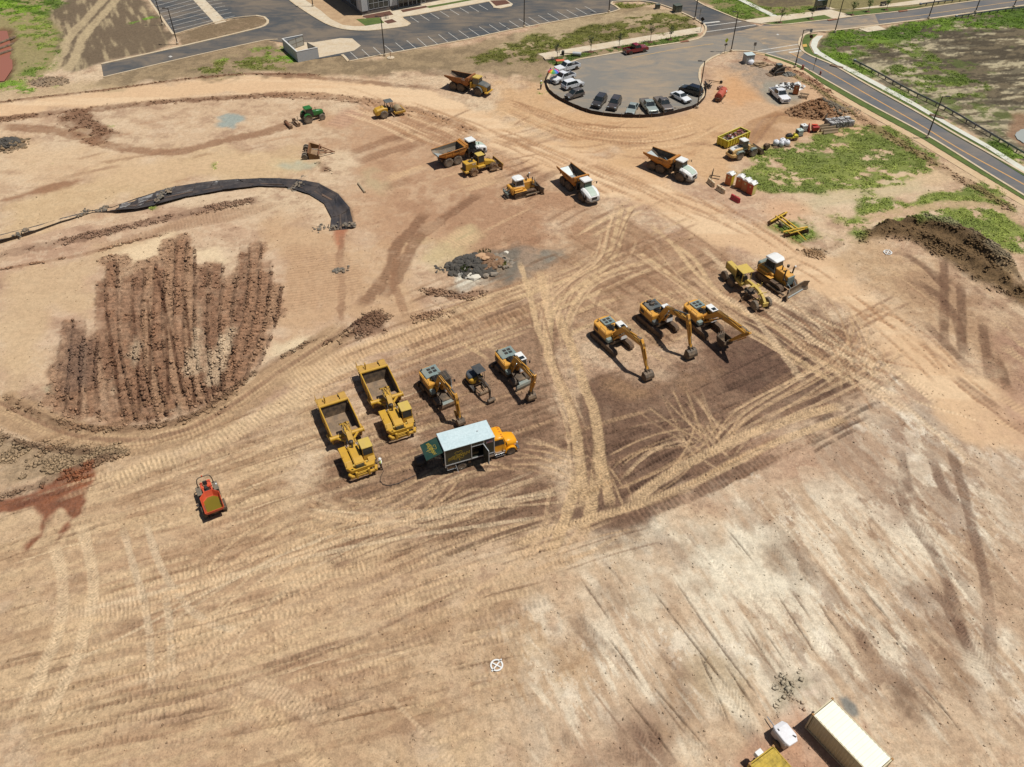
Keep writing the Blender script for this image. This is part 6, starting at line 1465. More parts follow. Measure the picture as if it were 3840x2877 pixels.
part("exhaust",MB().cyl((-2.5, .1,2.3),(-2.45, .1,3.1), .07,8),RUSTD,t)
part("lamp_bar",MB().box((3.4,0,2.2),(.08,1.5, .08)).cyl((1.9, .9,2.0),(1.9, .9,2.8), .05,6).cyl((1.9,0,2.2),(1.9, .9,2.2), .07,6),YEL3,t)

# bulldozers
def dozer(name,label,loc,deg,big):
    k = 1.1 if big else .9
    t = thing(name,label, "bulldozer",loc,deg, "yellow bulldozers with white cabs");S_ = lambda *a: tuple(v * k for v in a)
    for s in (-1,1): track(t,-2.3 * k,2.3 * k,s * 1.2 * k, .75 * k,1.15 * k)
    part("rear_body",MB().loft([[(x * k,-1.1 * k, .75 * k),(x * k,1.1 * k, .75 * k),(x * k,1.05 * k,z * k),(x * k,-1.05 * k,z * k)] for x,z in ((-2.6,1.75),(-2.2,2.1),(-.4,1.95),(.1,1.7))]),YEL,t, .06)
    part("engine_hood",MB().loft([[(x * k,-.62 * k, .9 * k),(x * k, .62 * k, .9 * k),(x * k, .58 * k,z * k),(x * k,-.58 * k,z * k)] for x,z in ((-.1,2.55),(1.2,2.5),(2.15,2.35))]),YEL,t, .06)
    part("radiator_guard",MB().bx(2.12 * k,2.3 * k,-.6 * k, .6 * k,1.0 * k,2.3 * k),GRYG if big else YEL,t, .04)
    part("fuel_tank",MB().bx(-2.85 * k,-2.3 * k,-.9 * k, .9 * k,1.2 * k,2.15 * k),GRYG if big else YEL,t, .08)
    cabin(t,(-1.85 * k, .1 * k,-.82 * k, .82 * k),(-1.65 * k,-.2 * k,-.72 * k, .72 * k),1.75 * k,3.35 * k,2.25 * k,WHT if not big else mat("cab_grey",(128,138,140), .5,0, .2),GLS,None)
    part("roof",MB().loft([[(x * k,-w * k,3.3 * k),(x * k,w * k,3.3 * k),(x * k,w * .88 * k,z * k),(x * k,-w * .88 * k,z * k)] for x,w,z in ((-1.95, .8,3.45),(-1.5, .98,3.6),(-.4, .98,3.6),(.05, .75,3.45))]),WHT,t, .05)
    bl = MB()
    P = [(3.25, .12),(3.05, .55),(3.05,1.0),(3.2,1.45),(3.1,1.45),(2.93,1.0),(2.93, .5),(3.13, .1)]
    bl.prism([(x * k,z * k) for x,z in P],-1.5 * k,1.5 * k)
    for s in (-1,1):
        o = [(x * k,s * 1.5 * k,z * k) for x,z in P];q = [((x + .42) * k,s * 2.15 * k,(z if z < 1.3 else z - .05) * k) for x,z in P]
        bl.loft([o,q] if s > 0 else [q,o])
    b = part("blade",bl,STL if big else STLD,t);b.rotation_euler = (0,0,math.radians(6 if big else -3))
    part("cutting_edge",MB().bx(3.2 * k,3.36 * k,-1.5 * k,1.5 * k, .04 * k, .2 * k),STLB,b)
    for s in (-1,1):
        part("push_arm",MB().tube([(0,s * 1.72 * k, .5 * k),(2.95 * k,s * 1.6 * k, .45 * k)], .14 * k,6),STLD,t)
        ram(t,(1.6 * k,s * .75 * k,2.0 * k),(2.95 * k,s * .5 * k,1.1 * k), .09 * k,STLD)
        part("lift_mast",MB().tube([(1.65 * k,s * .72 * k,1.6 * k),(1.7 * k,s * .74 * k,3.1 * k),(1.78 * k,s * .74 * k,3.35 * k)], .1 * k,6),STLD,t)
    part("exhaust",MB().cyl((.7 * k,-.2 * k,2.5 * k),(.7 * k,-.2 * k,3.2 * k), .09,8).latheZ([(.14,3.1 * k),(.2,3.2 * k),(.2,3.45 * k),(.1,3.5 * k)],(1.2 * k, .15 * k,0),10),STLD,t)
    lamp(t,1.85 * k, .74 * k,3.38 * k, .22)
    for s in (-1,1): part("fender",MB().bx(-2.3 * k, .3 * k,s * 1.2 * k - .38 * k,s * 1.2 * k + .38 * k,1.3 * k,1.38 * k).bx(-2.2 * k,-.5 * k,s * 1.15 * k - .25,s * 1.15 * k + .25,1.38 * k,1.75 * k),YEL,t, .03)
    if not big:
        rp = part("ripper",MB().bx(-3.6 * k,-3.3 * k,-.9 * k, .9 * k, .9 * k,1.2 * k).bx(-3.3 * k,-2.6 * k,-.5 * k,-.35 * k, .8 * k,1.1 * k).bx(-3.3 * k,-2.6 * k, .35 * k, .5 * k, .8 * k,1.1 * k),GRYG,t, .03)
        for y in (-.75,0, .75): part("shank",MB().prism([(-3.65 * k,1.5 * k),(-3.4 * k,1.5 * k),(-3.35 * k, .7 * k),(-3.15 * k, .35 * k),(-3.5 * k, .55 * k)],y * k - .06,y * k + .06),GRYG,rp)
        for s in (-1,1): ram(t,(-2.6 * k,s * .5 * k,1.9 * k),(-3.45 * k,s * .5 * k,1.2 * k), .08,GRYG)
        hoses(t,[[(1.9,s,1.6),(2.2,s * 1.3,2.0),(2.35,s * .8,1.2)] for s in (-.5,-.3, .3, .5)], .03,STLB)
    return t
dozer("bulldozer", "large bulldozer with wide steel blade at the right end of the yard",(38.3,96.3),-58,True)
dozer("bulldozer", "smaller bulldozer with a rear ripper and dark angled blade mid-site",(1.54,121.62),27.2,False)

# smooth drum roller
t = thing("drum_roller", "yellow smooth drum roller with dark canopy on the left of the haul road", "roller",(-24.1,151.71),27.7)
for s in (-1,1): wheel(t,-1.6,s * .85, .76, .58,TYRD,RIMY)
part("engine_hood",MB().loft([[(x,-w,zb),(x,w,zb),(x,w,z1),(x,w * .6,z2),(x,-w * .6,z2),(x,-w,z1)] for x,w,zb,z1,z2 in ((-3.3, .7, .75,1.3,1.5),(-2.9, .85, .7,1.6,1.85),(-1.6, .85,1.0,1.85,2.05),(-.75, .8,1.0,1.8,1.95))]),YEL2,t, .05)
part("platform",MB().bx(-.8, .55,-.75, .75, .95,1.2),BLK,t)
part("seat",MB().bx(-.5,0,-.25, .25,1.2,1.6).bx(-.55,-.42,-.25, .25,1.6,2.1),BLK,t, .04)
for x in (-.8, .3):
    for s in (-1,1): part("roof_post",MB().box((x,s * .62,2.0),(.09, .09,1.75)),BLK,t)
part("canopy",MB().bx(-1.05, .55,-.8, .8,2.86,3.0),DKG,t, .06)
part("drum",MB().latheY([(.3,-1.05),(.74,-1.03),(.76,-1.0),(.76,1.0),(.74,1.03),(.3,1.05)],(1.65,0, .76),32),mat("drum_steel",(172,152,118), .6, .2, .5),t,0,40)
part("drum_frame",MB().bx(.5,2.7,-1.3,-1.12, .55, .95).bx(.5,2.7,1.12,1.3, .55, .95).bx(2.55,2.72,-1.3,1.3, .55, .95).bx(.45, .65,-1.3,1.3, .55, .95),YEL2,t, .03)
part("articulation",MB().bx(-.7, .6,-.35, .35, .6,1.0),STLD,t);part("steering_wheel",MB().cyl((.15,0,1.9),(.2,0,1.94), .2,12).cyl((.45,0,1.2),(.18,0,1.9), .04,5),BLK,t)
part("exhaust",MB().cyl((-1.9,-.3,1.9),(-1.9,-.3,2.5), .06,6),STLD,t)

# farm tractor and the drag behind it
GRN = mat("tractor_green",(38,120,52), .35,0, .1, .9)
t = thing("farm_tractor", "green farm tractor with a cab on the left side of the site", "tractor",(-38.72,149.33),32.8)
for s in (-1,1): wheel(t,-1.42,s * .95, .86, .5,TYRD,mat("rim_green_yellow",(176,158,84), .6,0, .5));wheel(t,1.42,s * .92, .6, .42,TYRD,MATS["rim_green_yellow"])
part("hood",MB().loft([[(x,-w,1.0),(x,w,1.0),(x,w,z - .15),(x,w * .6,z),(x,-w * .6,z),(x,-w,z - .15)] for x,w,z in ((-.1, .42,2.0),(1.3, .4,1.88),(1.95, .34,1.72))]),GRN,t, .04,40)
part("grille",MB().bx(1.93,2.0,-.3, .3,1.05,1.6),BLK,t)
part("transmission",MB().bx(-1.8,1.7,-.28, .28, .6,1.1).cyl((-1.42,-.8, .86),(-1.42, .8, .86), .16,8).cyl((1.42,-.8, .6),(1.42, .8, .6), .1,8),STLD,t)
cabin(t,(-1.6,-.05,-.72, .72),(-1.5,-.3,-.68, .68),1.15,2.6,1.5,BLK,GLS,GRN, .18, .14)
for s in (-1,1): part("fender",MB().prism([(-2.15,1.25),(-1.95,1.7),(-1.42,1.9),(-.9,1.72),(-.6,1.2),(-.72,1.2),(-1.,1.62),(-1.42,1.78),(-1.88,1.6),(-2.05,1.2)],s * .95 - .3,s * .95 + .3),GRN,t)
part("exhaust",MB().cyl((.5,-.3,1.9),(.5,-.3,2.6), .05,6),BLK,t);part("front_weight",MB().bx(2.0,2.25,-.35, .35, .7,1.0),BLK,t)
t = thing("ground_roller", "rusty towed box blade and roller hitched behind the green tractor", "towed implement",(-42.45,146.92),32.8)
part("roller_tube",MB().latheY([(.1,-1.35),(.28,-1.33),(.28,1.33),(.1,1.35)],(-.75,0, .3),14),RUST,t)
for y in (-1.35,1.35): part("end_wheel",MB().latheY([(.08,-.16),(.36,-.14),(.36, .14),(.08, .16)],(-.75,y, .36),14),RUSTD,t)
part("box_blade",MB().bx(.55, .62,-1.3,1.3, .1, .8).bx(.55,1.2,-1.32,-1.24, .1, .7).bx(.55,1.2,1.24,1.32, .1, .7).bx(.95,1.05,-1.25,1.25, .6, .72),RUSTD,t)
part("hitch",MB().tube([(-.7,-.5, .4),(.6,0, .7),(2.2,0, .75)], .06,5).tube([(-.7, .5, .4),(.6,0, .7)], .06,5).cyl((1.3, .1, .7),(1.25, .1,1.5), .05,5),STLD,t)

# pull-type scraper standing alone
t = thing("pull_scraper", "rusty brown pull-type pan scraper without tractor, its tongue resting on the dirt", "scraper",(-35.83,135.26),6)
for y in (-1.95,-1.25,1.25,1.95): wheel(t,-1.75,y, .52, .34,TYRD,RUSTD)
BRN = mat("scraper_brown",(150,108,56), .75,0, .6,1.2,(120,90,66))
part("back_plate",MB().hexa([(-1.0,-2.0, .15),(-.85,-2.0, .15),(-.85,2.0, .15),(-1.0,2.0, .15)],[(-1.1,-2.0,1.25),(-.95,-2.0,1.25),(-.95,2.0,1.25),(-1.1,2.0,1.25)]),BRN,t)
for s in (-1,1): part("side_plate",MB().prism([(-1.0, .12),(.9, .06),(.95, .6),(-.95,1.3)],s * 2.0 - .05,s * 2.0 + .05),BRN,t)
part("pan_floor",MB().bx(-.95, .6,-1.95,1.95, .12, .2),mat("pan_floor",(128,100,74), .7, .1, .5),t)
part("cross_tube",MB().cyl((.7,-2.05, .85),(.7,2.05, .85), .12,8).cyl((-1.1,-2.0,1.25),(-1.1,2.0,1.25), .1,8),RUST,t)
part("rear_frame",MB().tube([(-1.0,-.5, .8),(-1.75,-.5, .55)], .09,5).tube([(-1.0, .5, .8),(-1.75, .5, .55)], .09,5).cyl((-1.75,-2.1, .52),(-1.75,2.1, .52), .09,6),STLD,t)
part("tongue",MB().tube([(.7,-1.4, .85),(3.2,-.05, .35),(3.5,0, .3)], .1,6).tube([(.7,1.4, .85),(3.2, .05, .35)], .1,6).tube([(.75,-.6, .8),(2.2,0, .55)], .07,5).tube([(.75, .6, .8),(2.2,0, .55)], .07,5),RUST,t)
ram(t,(1.6,-.3, .75),(-.4,-.5,1.3), .07,STLD)

# pad-foot compactor
t = thing("landfill_compactor", "yellow pad-foot soil compactor with dozer blade in front of the dusty dump truck", "compactor",(-5.63,129.42),31.0)
for x in (-1.96,1.96):
    for s in (-1,1): wheel(t,x,s * .95, .68, .85,mat("pad_steel",(96,68,50), .7, .2, .6),RIMY,0,24,True)
part("engine_hood",MB().bx(-3.35,-1.15,-.72, .72,1.0,2.35),YEL2,t, .06)
part("radiator",MB().bx(-3.42,-3.33,-.55, .55,1.15,2.2),BLK,t);part("counterweight",MB().bx(-3.6,-2.9,-1.0,1.0, .75,1.1),YEL2,t, .06)
part("hood_vent",MB().bx(-2.5,-1.6,-.35, .35,2.345,2.36),BLK,t)
part("frame",MB().bx(-2.9,-.6,-.5, .5, .6,1.1).bx(.4,2.9,-.45, .45, .6,1.25),STLD,t)
part("platform",MB().bx(-1.1, .35,-1.05,1.05,1.1,1.5),YEL2,t, .05)
cabin(t,(-.85, .4,-.6, .6),(-.85, .35,-.58, .58),1.5,3.2,1.95,YEL2,GLS,YEL3, .1, .1)
part("front_hood",MB().loft([[(x,-.5,1.1),(x, .5,1.1),(x, .45,z),(x,-.45,z)] for x,z in ((.5,2.05),(1.6,1.75),(2.6,1.35))]),YEL2,t, .05)
part("blade",MB().prism([(3.3, .1),(3.42, .08),(3.4, .6),(3.55,1.2),(3.42,1.2),(3.28, .6)],-1.75,1.75),YELD,t)
for s in (-1,1):
    part("blade_arm",MB().tube([(.9,s * 1.5, .5),(3.3,s * 1.5, .35)], .1,6),RUSTD,t);ram(t,(2.0,s * .4,1.5),(3.3,s * .5, .7), .07,YEL2)
part("exhaust",MB().cyl((-2.2, .2,2.3),(-2.2, .2,3.3), .07,6).latheZ([(.15,2.35),(.18,2.5),(.18,2.7)],(-1.5, .35,0),10),STLD,t)
lettering("815", .42,WHT,t,side_text(-1.75,-.735,2.05),depth=.01)

# wheel loader
CRM = mat("loader_cream",(226,186,120), .5,0, .25)
t = thing("wheel_loader", "cream and grey wheel loader with white cab next to the yellow dumpster", "loader",(41.63,135.48),26.6)
for x in (-1.55,1.55):
    for s in (-1,1): wheel(t,x,s * .95, .74, .56,TYRD,RIMY)
part("engine_hood",MB().loft([[(x,-.8, .95),(x, .8, .95),(x, .78,z - .1),(x, .55,z),(x,-.55,z),(x,-.78,z - .1)] for x,z in ((-3.0,1.75),(-2.5,2.0),(-.9,2.1))]),CRM,t, .05)
part("hood_top",MB().loft([[(x,-.5,z),(x, .5,z),(x, .5,z + .03),(x,-.5,z + .03)] for x,z in ((-2.9,1.8),(-2.5,2.0),(-.95,2.1))]),WHT,t)
part("hood_vent",MB().bx(-2.3,-1.4,-.4,-.3,2.02,2.14).bx(-2.3,-1.4,-.15,-.05,2.02,2.14).bx(-2.3,-1.4, .1, .2,2.02,2.14),BLK,t)
part("counterweight",MB().loft([[(x,-w, .65),(x,w, .65),(x,w,1.2),(x,-w,1.2)] for x,w in ((-3.35, .85),(-3.0,1.1),(-2.2,1.15))]),CRM,t, .07)
part("radiator",MB().bx(-3.1,-3.0,-.5, .5,1.2,1.7),BLK,t)
for s in (-1,1): part("fender",MB().prism([(-2.4,1.3),(-2.1,1.65),(-.95,1.65),(-.7,1.35),(-.85,1.3),(-1.05,1.55),(-2.0,1.55),(-2.25,1.25)],s * .98 - .3,s * .98 + .3),GRYG,t);part("front_fender",MB().prism([(.85,1.35),(1.1,1.62),(2.0,1.62),(2.25,1.3),(2.0,1.52),(1.15,1.52)],s * .95 - .3,s * .95 + .3),GRYG,t)
part("frame",MB().bx(-2.6,-.3,-.5, .5, .55,1.1).bx(-.3, .5,-.25, .25, .6,1.0).bx(.5,2.1,-.5, .5, .55,1.3),STLD,t)
cabin(t,(-1.0, .3,-.66, .66),(-.95, .2,-.62, .62),1.5,3.15,1.75,GRYG,GLS,WHT, .14, .08)
for s in (-1,1):
    part("lift_arm",arm([(.7,1.75),(1.6,1.5),(2.6, .8),(3.05, .4)],[.3, .36, .34, .25], .16,s * .48),CRM,t);ram(t,(.9,s * .48, .8),(2.0,s * .48,1.25), .08,STLD)
part("loader_tower",MB().bx(.55, .95,-.6, .6,1.2,2.1),CRM,t, .05)
bk = MB()
P = [(3.1, .12),(4.05, .05),(4.05, .1),(3.2, .2),(3.0, .55),(3.05, .95),(3.25,1.2),(3.15,1.22),(2.95, .98),(2.9, .5)]
bk.prism(P,-1.3,1.3)
for s in (-1,1): bk.prism([(3.05, .12),(4.0, .06),(3.55, .9),(3.25,1.2),(2.95, .95),(2.9, .5)],s * 1.3 - .04,s * 1.3 + .04)
part("bucket",bk,STLD,t);part("tilt_linkage",arm([(.9,2.0),(1.9,1.7),(2.8,1.0)],[.15, .22, .15], .12),CRM,t);part("exhaust",MB().cyl((-1.6,-.3,2.0),(-1.6,-.3,2.5), .06,6),STLD,t)

# front-tipping site dumper,full of yellow water
REDO = mat("dumper_orange",(226,84,48), .45,0, .15, .9)
t = thing("site_dumper", "small orange front-tipping dumper with rollover hoop, alone in the left foreground", "site dumper",(-31.91,54.21),-61)
for x,y,r,w in ((-2.15, .88, .62, .48),(.35,1.02, .62, .48)):
    for s in (-1,1): wheel(t,x,s * y,r,w,TYR,REDO)
rim = [(1.6,-1.0),(1.6,1.0),(-.8,1.02),(-1.45, .42),(-1.45,-.42),(-.8,-1.02)];low = [(.95,-.68),(.95, .68),(-.55, .7),(-.95, .3),(-.95,-.3),(-.55,-.7)];mid = [(1.35,-.86),(1.35, .86),(-.7, .88),(-1.2, .36),(-1.2,-.36),(-.7,-.88)]
sk = MB();n = 6
Lp = [[(x,y, .72) for x,y in low],[(x,y,1.05) for x,y in mid],[(x,y,1.62) for x,y in rim],[(x * .965,y * .955,1.62) for x,y in rim],[(x * .955,y * .95,1.07) for x,y in mid],[(x * .95,y * .95, .78) for x,y in low]]
sk.loft(Lp);s_ = part("skip",sk,REDO,t)
part("skip_water",MB().ext([(1.2 * .95,-.76),(1.2 * .95, .76),(-.62, .78),(-1.06, .32),(-1.06,-.32),(-.62,-.78)], .98,1.0),mat("olive_water",(128,112,34), .12,0, .1, .5,(100,90,40)),s_)
part("skip_lip",MB().hexa([(1.1,-.8,1.0),(1.2,-.8,1.0),(1.2, .8,1.0),(1.1, .8,1.0)],[(1.38,-.88,1.3),(1.42,-.88,1.3),(1.42, .88,1.3),(1.38, .88,1.3)]),mat("muddy_lip",(140,122,82), .7,0, .5),s_)
part("chassis",MB().bx(-3.1,1.0,-.35, .35, .45, .8).cyl((-2.15,-.8, .62),(-2.15, .8, .62), .12,8).cyl((.35,-.9, .62),(.35, .9, .62), .12,8),STLD,t)
part("engine_cover",MB().bx(-3.35,-2.3, .05, .55, .8,1.35).bx(-3.35,-2.3,-.62,-.3, .8,1.25),REDO,t, .07)
part("mudguard",MB().bx(-2.8,-1.5,-1.15,-.62,1.2,1.28).bx(-2.8,-1.5, .62,1.15,1.2,1.28),mat("mudguard_grey",(92,92,84), .6,0, .4),t, .03)
part("seat",MB().bx(-2.7,-2.25,-.28, .2,1.05,1.25).box((-2.75,-.04,1.55),(.14, .46, .6),ry=-.2),BLK,t, .06)
part("floor",MB().bx(-2.3,-1.5,-.6, .6, .8, .9),BLK,t);part("dashboard",MB().box((-1.55,0,1.1),(.3,1.1, .5),ry=-.4),BLK,t, .04)
part("steering_wheel",MB().cyl((-1.85,-.02,1.42),(-1.89,-.02,1.46), .18,12),BLK,t)
part("rollover_hoop",MB().tube([(-2.55,-.8, .9),(-2.75,-.8,1.9),(-2.85,-.68,2.3),(-2.88,-.45,2.45),(-2.88, .45,2.45),(-2.85, .68,2.3),(-2.75, .8,1.9),(-2.55, .8, .9)], .06,8),mat("hoop_grey",(74,70,62), .5,0, .2),t,0,50)
part("beacon",MB().latheZ([(.07,2.5),(.08,2.62),(.03,2.68)],(-2.88,-.1,0),10),REDO,t)
part("side_step",MB().box((-.6,-1.15, .8),(.5, .3, .06)).box((-.75,-1.4, .75),(.3, .4, .05), .5),BLK,t);lamp(t,-2.2,1.0,1.35, .16)
part("red_panel",MB().bx(-2.2,-1.6,-.52,-.36, .9,1.3).bx(-2.2,-1.6, .36, .52, .9,1.3),REDO,t, .03)

# ------------------------------------------------------------------ service truck
DKGRN = mat("truck_green",(20,62,52), .4,0, .12, .8,(120,120,100))
DKBOX = mat("box_dark_green",(46,52,42), .4,0, .15, .8,(120,110,90))
ALU = mat("aluminium",(206,212,214), .4, .3, .12,1.)
CABY = mat("cab_orange_yellow",(252,172,8), .3,0, .05, .8,coat=.4)
GOLD = mat("sign_gold",(210,180,50), .5,0, .05)
p = G3(*[(1560 + 925 * .18987),(1560 + 1095 * .18987)][:2]) if False else None
t = thing("service_truck", "orange yellow mechanic's box truck with pale roof and open side door", "truck",(-3.29,62.32),21.8)
for s in (-1,1):
    wheel(t,3.0,s * 1.06, .52, .3,TYR,CHR, .0);wheel(t,-3.0,s * 1.08, .54, .5,TYRD,CHR, .0)
part("chassis",MB().bx(-4.9,3.7,-.45, .45, .55, .85).cyl((3,-.9, .5),(3, .9, .5), .09,6).cyl((-3,-.9, .5),(-3, .9, .5), .12,6),STLD,t)
bx_ = part("box_body",MB().bx(-4.85, .95,-1.3,1.3,1.15,1.3).bx(-4.85, .95,1.24,1.34,1.3,3.7).bx(.87, .95,-1.3,1.3,1.3,3.7).bx(-4.85,-1.75,-1.34,-1.26,1.3,3.7).bx(-.35, .95,-1.34,-1.26,1.3,3.7).bx(-1.75,-.35,-1.34,-1.26,3.15,3.7),DKBOX,t)
part("roof",MB().bx(-4.93,1.0,-1.42,1.42,3.7,3.8),mat("roof_pale",(214,232,234), .4,0, .35, .8,(178,206,210),bump=.05),bx_, .02)
part("roof_vent",MB().latheZ([(.09,3.8),(.1,3.86),(.05,3.9)],(-.55, .1,0),8),ALU,bx_)
tr = MB()
for x in (-4.87, .9): tr.bx(x - .05,x + .05,-1.37,-1.25, .95,3.7)
for x in (-1.79,-.32): tr.bx(x - .04,x + .04,-1.37,-1.27,1.15,3.68)
tr.bx(-4.9,1.0,-1.37,-1.25,1.18,1.3).bx(-4.95,-4.83,-1.4,1.4,3.58,3.72).bx(-1.75,-.35,-1.37,-1.3,3.1,3.18)
part("trim",tr,ALU,bx_);bx_.location.z = .2
part("shelf",MB().bx(-1.7,-.4,-.6,-.1,1.9,1.95).bx(-1.7,-.4,-.6,-.1,2.5,2.55).bx(-1.6,-.8,-.9,-.4,1.32,1.6),mat("shelf_wood",(110,92,50), .7,0, .4),bx_)
dr = MB();dr.T = Matrix.Translation((-.38,-1.36,0)) @ Matrix.Rotation(math.radians(-82),4, 'Z')
dr.bx(0,1.25,-.03, .03, .95,3.1);part("side_door",dr,DKBOX,bx_);d2_ = MB();d2_.T = dr.T
d2_.bx(-.02,1.28,-.04, .04,3.1,3.15).bx(1.25,1.29,-.04, .04, .95,3.1);part("door_frame",d2_,ALU,bx_)
hx = MB();hx.hexa([(-4.95,-1.25,3.44),(-4.95,1.25,3.44),(-6.95,1.25,2.86),(-6.95,-1.25,2.86)],[(-4.95,-1.25,3.5),(-4.95,1.25,3.5),(-6.95,1.25,2.92),(-6.95,-1.25,2.92)])
ht = part("rear_hatch",hx,DKGRN,t);ht.location.z = .18
for s in (-1,1): ram(t,(-4.9,s * 1.2,2.6),(-6.0,s * 1.15,3.1), .03,STLD,CHR, .5, "gas_strut")
part("underbox",MB().bx(-4.7,-3.7,-1.3,-.7, .7,1.15).bx(-2.2,-1.85,-1.25,-.7, .7,1.1),STLD,t, .02);part("toolbox",MB().bx(-.3, .92,-1.34,-.8, .75,1.16),mat("toolbox_alu",(182,172,160), .4, .3, .3),t, .03)
part("ladder",MB().tube([(-3.72,-1.34,1.2),(-3.55,-1.75, .3)], .03,5).tube([(-4.7,-1.3,1.15),(-4.7,-1.3, .6),(-3.7,-1.3, .6)], .03,5),ALU,t)
cb = cabin(t,(1.0,2.55,-1.08,1.08),(1.02,2.15,-.98, .98), .95,2.85,2.0,CABY,GLS,None)
part("cab_roof",MB().loft([[(x,-w,2.82),(x,w,2.82),(x,w * .9,z),(x,-w * .9,z)] for x,w,z in ((.98,1.02,3.02),(1.9,1.02,3.05),(2.35, .9,2.9))]),CABY,cb, .06,40)
for y in (-.45,0, .45,-.8, .8): part("roof_lamp",MB().bx(1.95,2.12,y - .06,y + .06,3.03,3.08),mat("amber_lamp",(230,120,20), .4),cb)
hd = MB();hd.loft([[(x,-w,zb),(x,-w,zm),(x,-w * .72,z),(x,0,z + .06),(x,w * .72,z),(x,w,zm),(x,w,zb)] for x,w,zb,zm,z in ((2.45,1.0,1.0,1.75,2.08),(3.1, .95,1.0,1.65,1.98),(3.75, .82,1.0,1.5,1.78),(3.95, .68,1.05,1.35,1.5))])
part("hood",hd,CABY,t, .04,45)
for s in (-1,1):
    fd = MB()
    for k in range(6):
        a0,a1 = PI * k / 6,PI * (k + 1) / 6
        fd.prism([(3 + math.cos(a) * r, .58 + math.sin(a) * r) for a,r in ((a0, .6),(a0, .74),(a1, .74),(a1, .6))],s * 1.0 - .22,s * 1.0 + .22)
    part("fender",fd,CABY,t, .0,50);part("headlight",MB().box((3.85,s * .72,1.35),(.2, .25, .2),s * -.4),mat("lamp_glass",(200,210,214), .1,0, .05),t, .03)
    part("fuel_tank",MB().cyl((1.0,s * .95, .72),(2.2,s * .95, .72), .22,12),CHR,t,0,40);part("step",MB().bx(1.1,2.3,s * 1.16 - .1,s * 1.16 + .1, .34, .4).bx(1.1,2.3,s * 1.16 - .1,s * 1.16 + .1, .95,1.0),CHR,t);mirror(t,2.35,s * 1.05,2.2,s * .25)
part("grille",MB().bx(3.93,4.0,-.5, .5, .8,1.4),CHR,t);part("bumper",MB().bx(3.8,4.1,-1.1,1.1, .45, .75),CHR,t, .05);part("exhaust_stack",MB().cyl((1.0,1.15,1.0),(1.0,1.15,3.2), .07,8),CHR,t)
def logo(parent,M,k,nm):
    """clover outline, the name across it, small line below"""
    mb = MB()
    for ang in (90,210,330):
        P = []
        for i in range(25):
            a = 2 * PI * i / 24;hx_ = 16 * math.sin(a) ** 3;hy = 13 * math.cos(a) - 5 * math.cos(2 * a) - 2 * math.cos(3 * a) - math.cos(4 * a)
            r = math.radians(ang - 90);x,y = hx_ * .021, .05 + (hy + 17) * .0185
            P.append((x * math.cos(r) - y * math.sin(r),(x * math.sin(r) + y * math.cos(r)) * .85 + .05,0))
        mb.tube(P, .014,4)
    mb.tube([(0,0,0),(.02,-.35,0),(.1,-.62,0)], .022,4)
    me_ = MB();me_.v = [tuple(M @ Vector((q[0] * k,q[1] * k,q[2] * .3 * k + .004))) for q in mb.v];me_.f = mb.f
    part("clover_emblem",me_,GOLD,parent)
    rt = Matrix.Rotation(math.radians(10),4, 'Z')
    lettering("SULLIVAN", .44 * k,GOLD,parent,M @ Matrix.Translation((0,-.06 * k, .012)) @ rt, "lettering", .25, .02 * k, .002,1.02)
    lettering("SULLIVAN", .44 * k,DKBOX if nm == "side" else DKGRN,parent,M @ Matrix.Translation((0,-.06 * k, .02)) @ rt, "lettering_face", .25,-.004 * k, .002,1.02)
logo(bx_,Matrix.Translation((-3.3,-1.345,2.35)) @ Matrix.Rotation(PI / 2,4, 'X'),1.3, "side")
_ax = Vector((-2.0,0,-.58)).normalized()
logo(ht,Matrix.Translation((-5.98,0,3.225)) @ Matrix.Rotation(math.atan2(-.58,-2.0) + PI,4, 'Y').inverted() @ Matrix.Rotation(-PI / 2,4, 'Z'),1.0, "hatch")
fl = MB()
for k in range(4): fl.box((.35,-1.347,3.42 - k * .12),(.75 - .04 * k, .006, .055))
part("flag_stripe",fl,mat("flag_red",(150,50,56), .5),bx_);part("flag_field",MB().box((.16,-1.35,3.38),(.34, .006, .2)),mat("flag_blue",(70,80,120), .5),bx_);part("flag_white",MB().box((.35,-1.344,3.24),(.8, .004, .46)),mat("flag_white",(190,186,190), .5),bx_)
tag(part("air_hose",MB().tube([tuple(G3(1140 + x * .332,1300 + y * .332, .05)) for x,y in ((1300,1430),(1180,1490),(1060,1545),(960,1568),(890,1555),(858,1515),(870,1460),(900,1400))], .035,5),BLK), "dark air hose looping over the dirt from truck to scraper", "hose")
tag(part("rubbish_bag",MB().rock(tuple(G3(1560 + 110 * .19,1560 + 885 * .19, .4)), .95, .7).rock(tuple(G3(1560 + 140 * .19,1560 + 850 * .19, .4)), .7, .8),BLK,None,0,60), "black bag lying under the raised rear hatch of the truck", "bag")

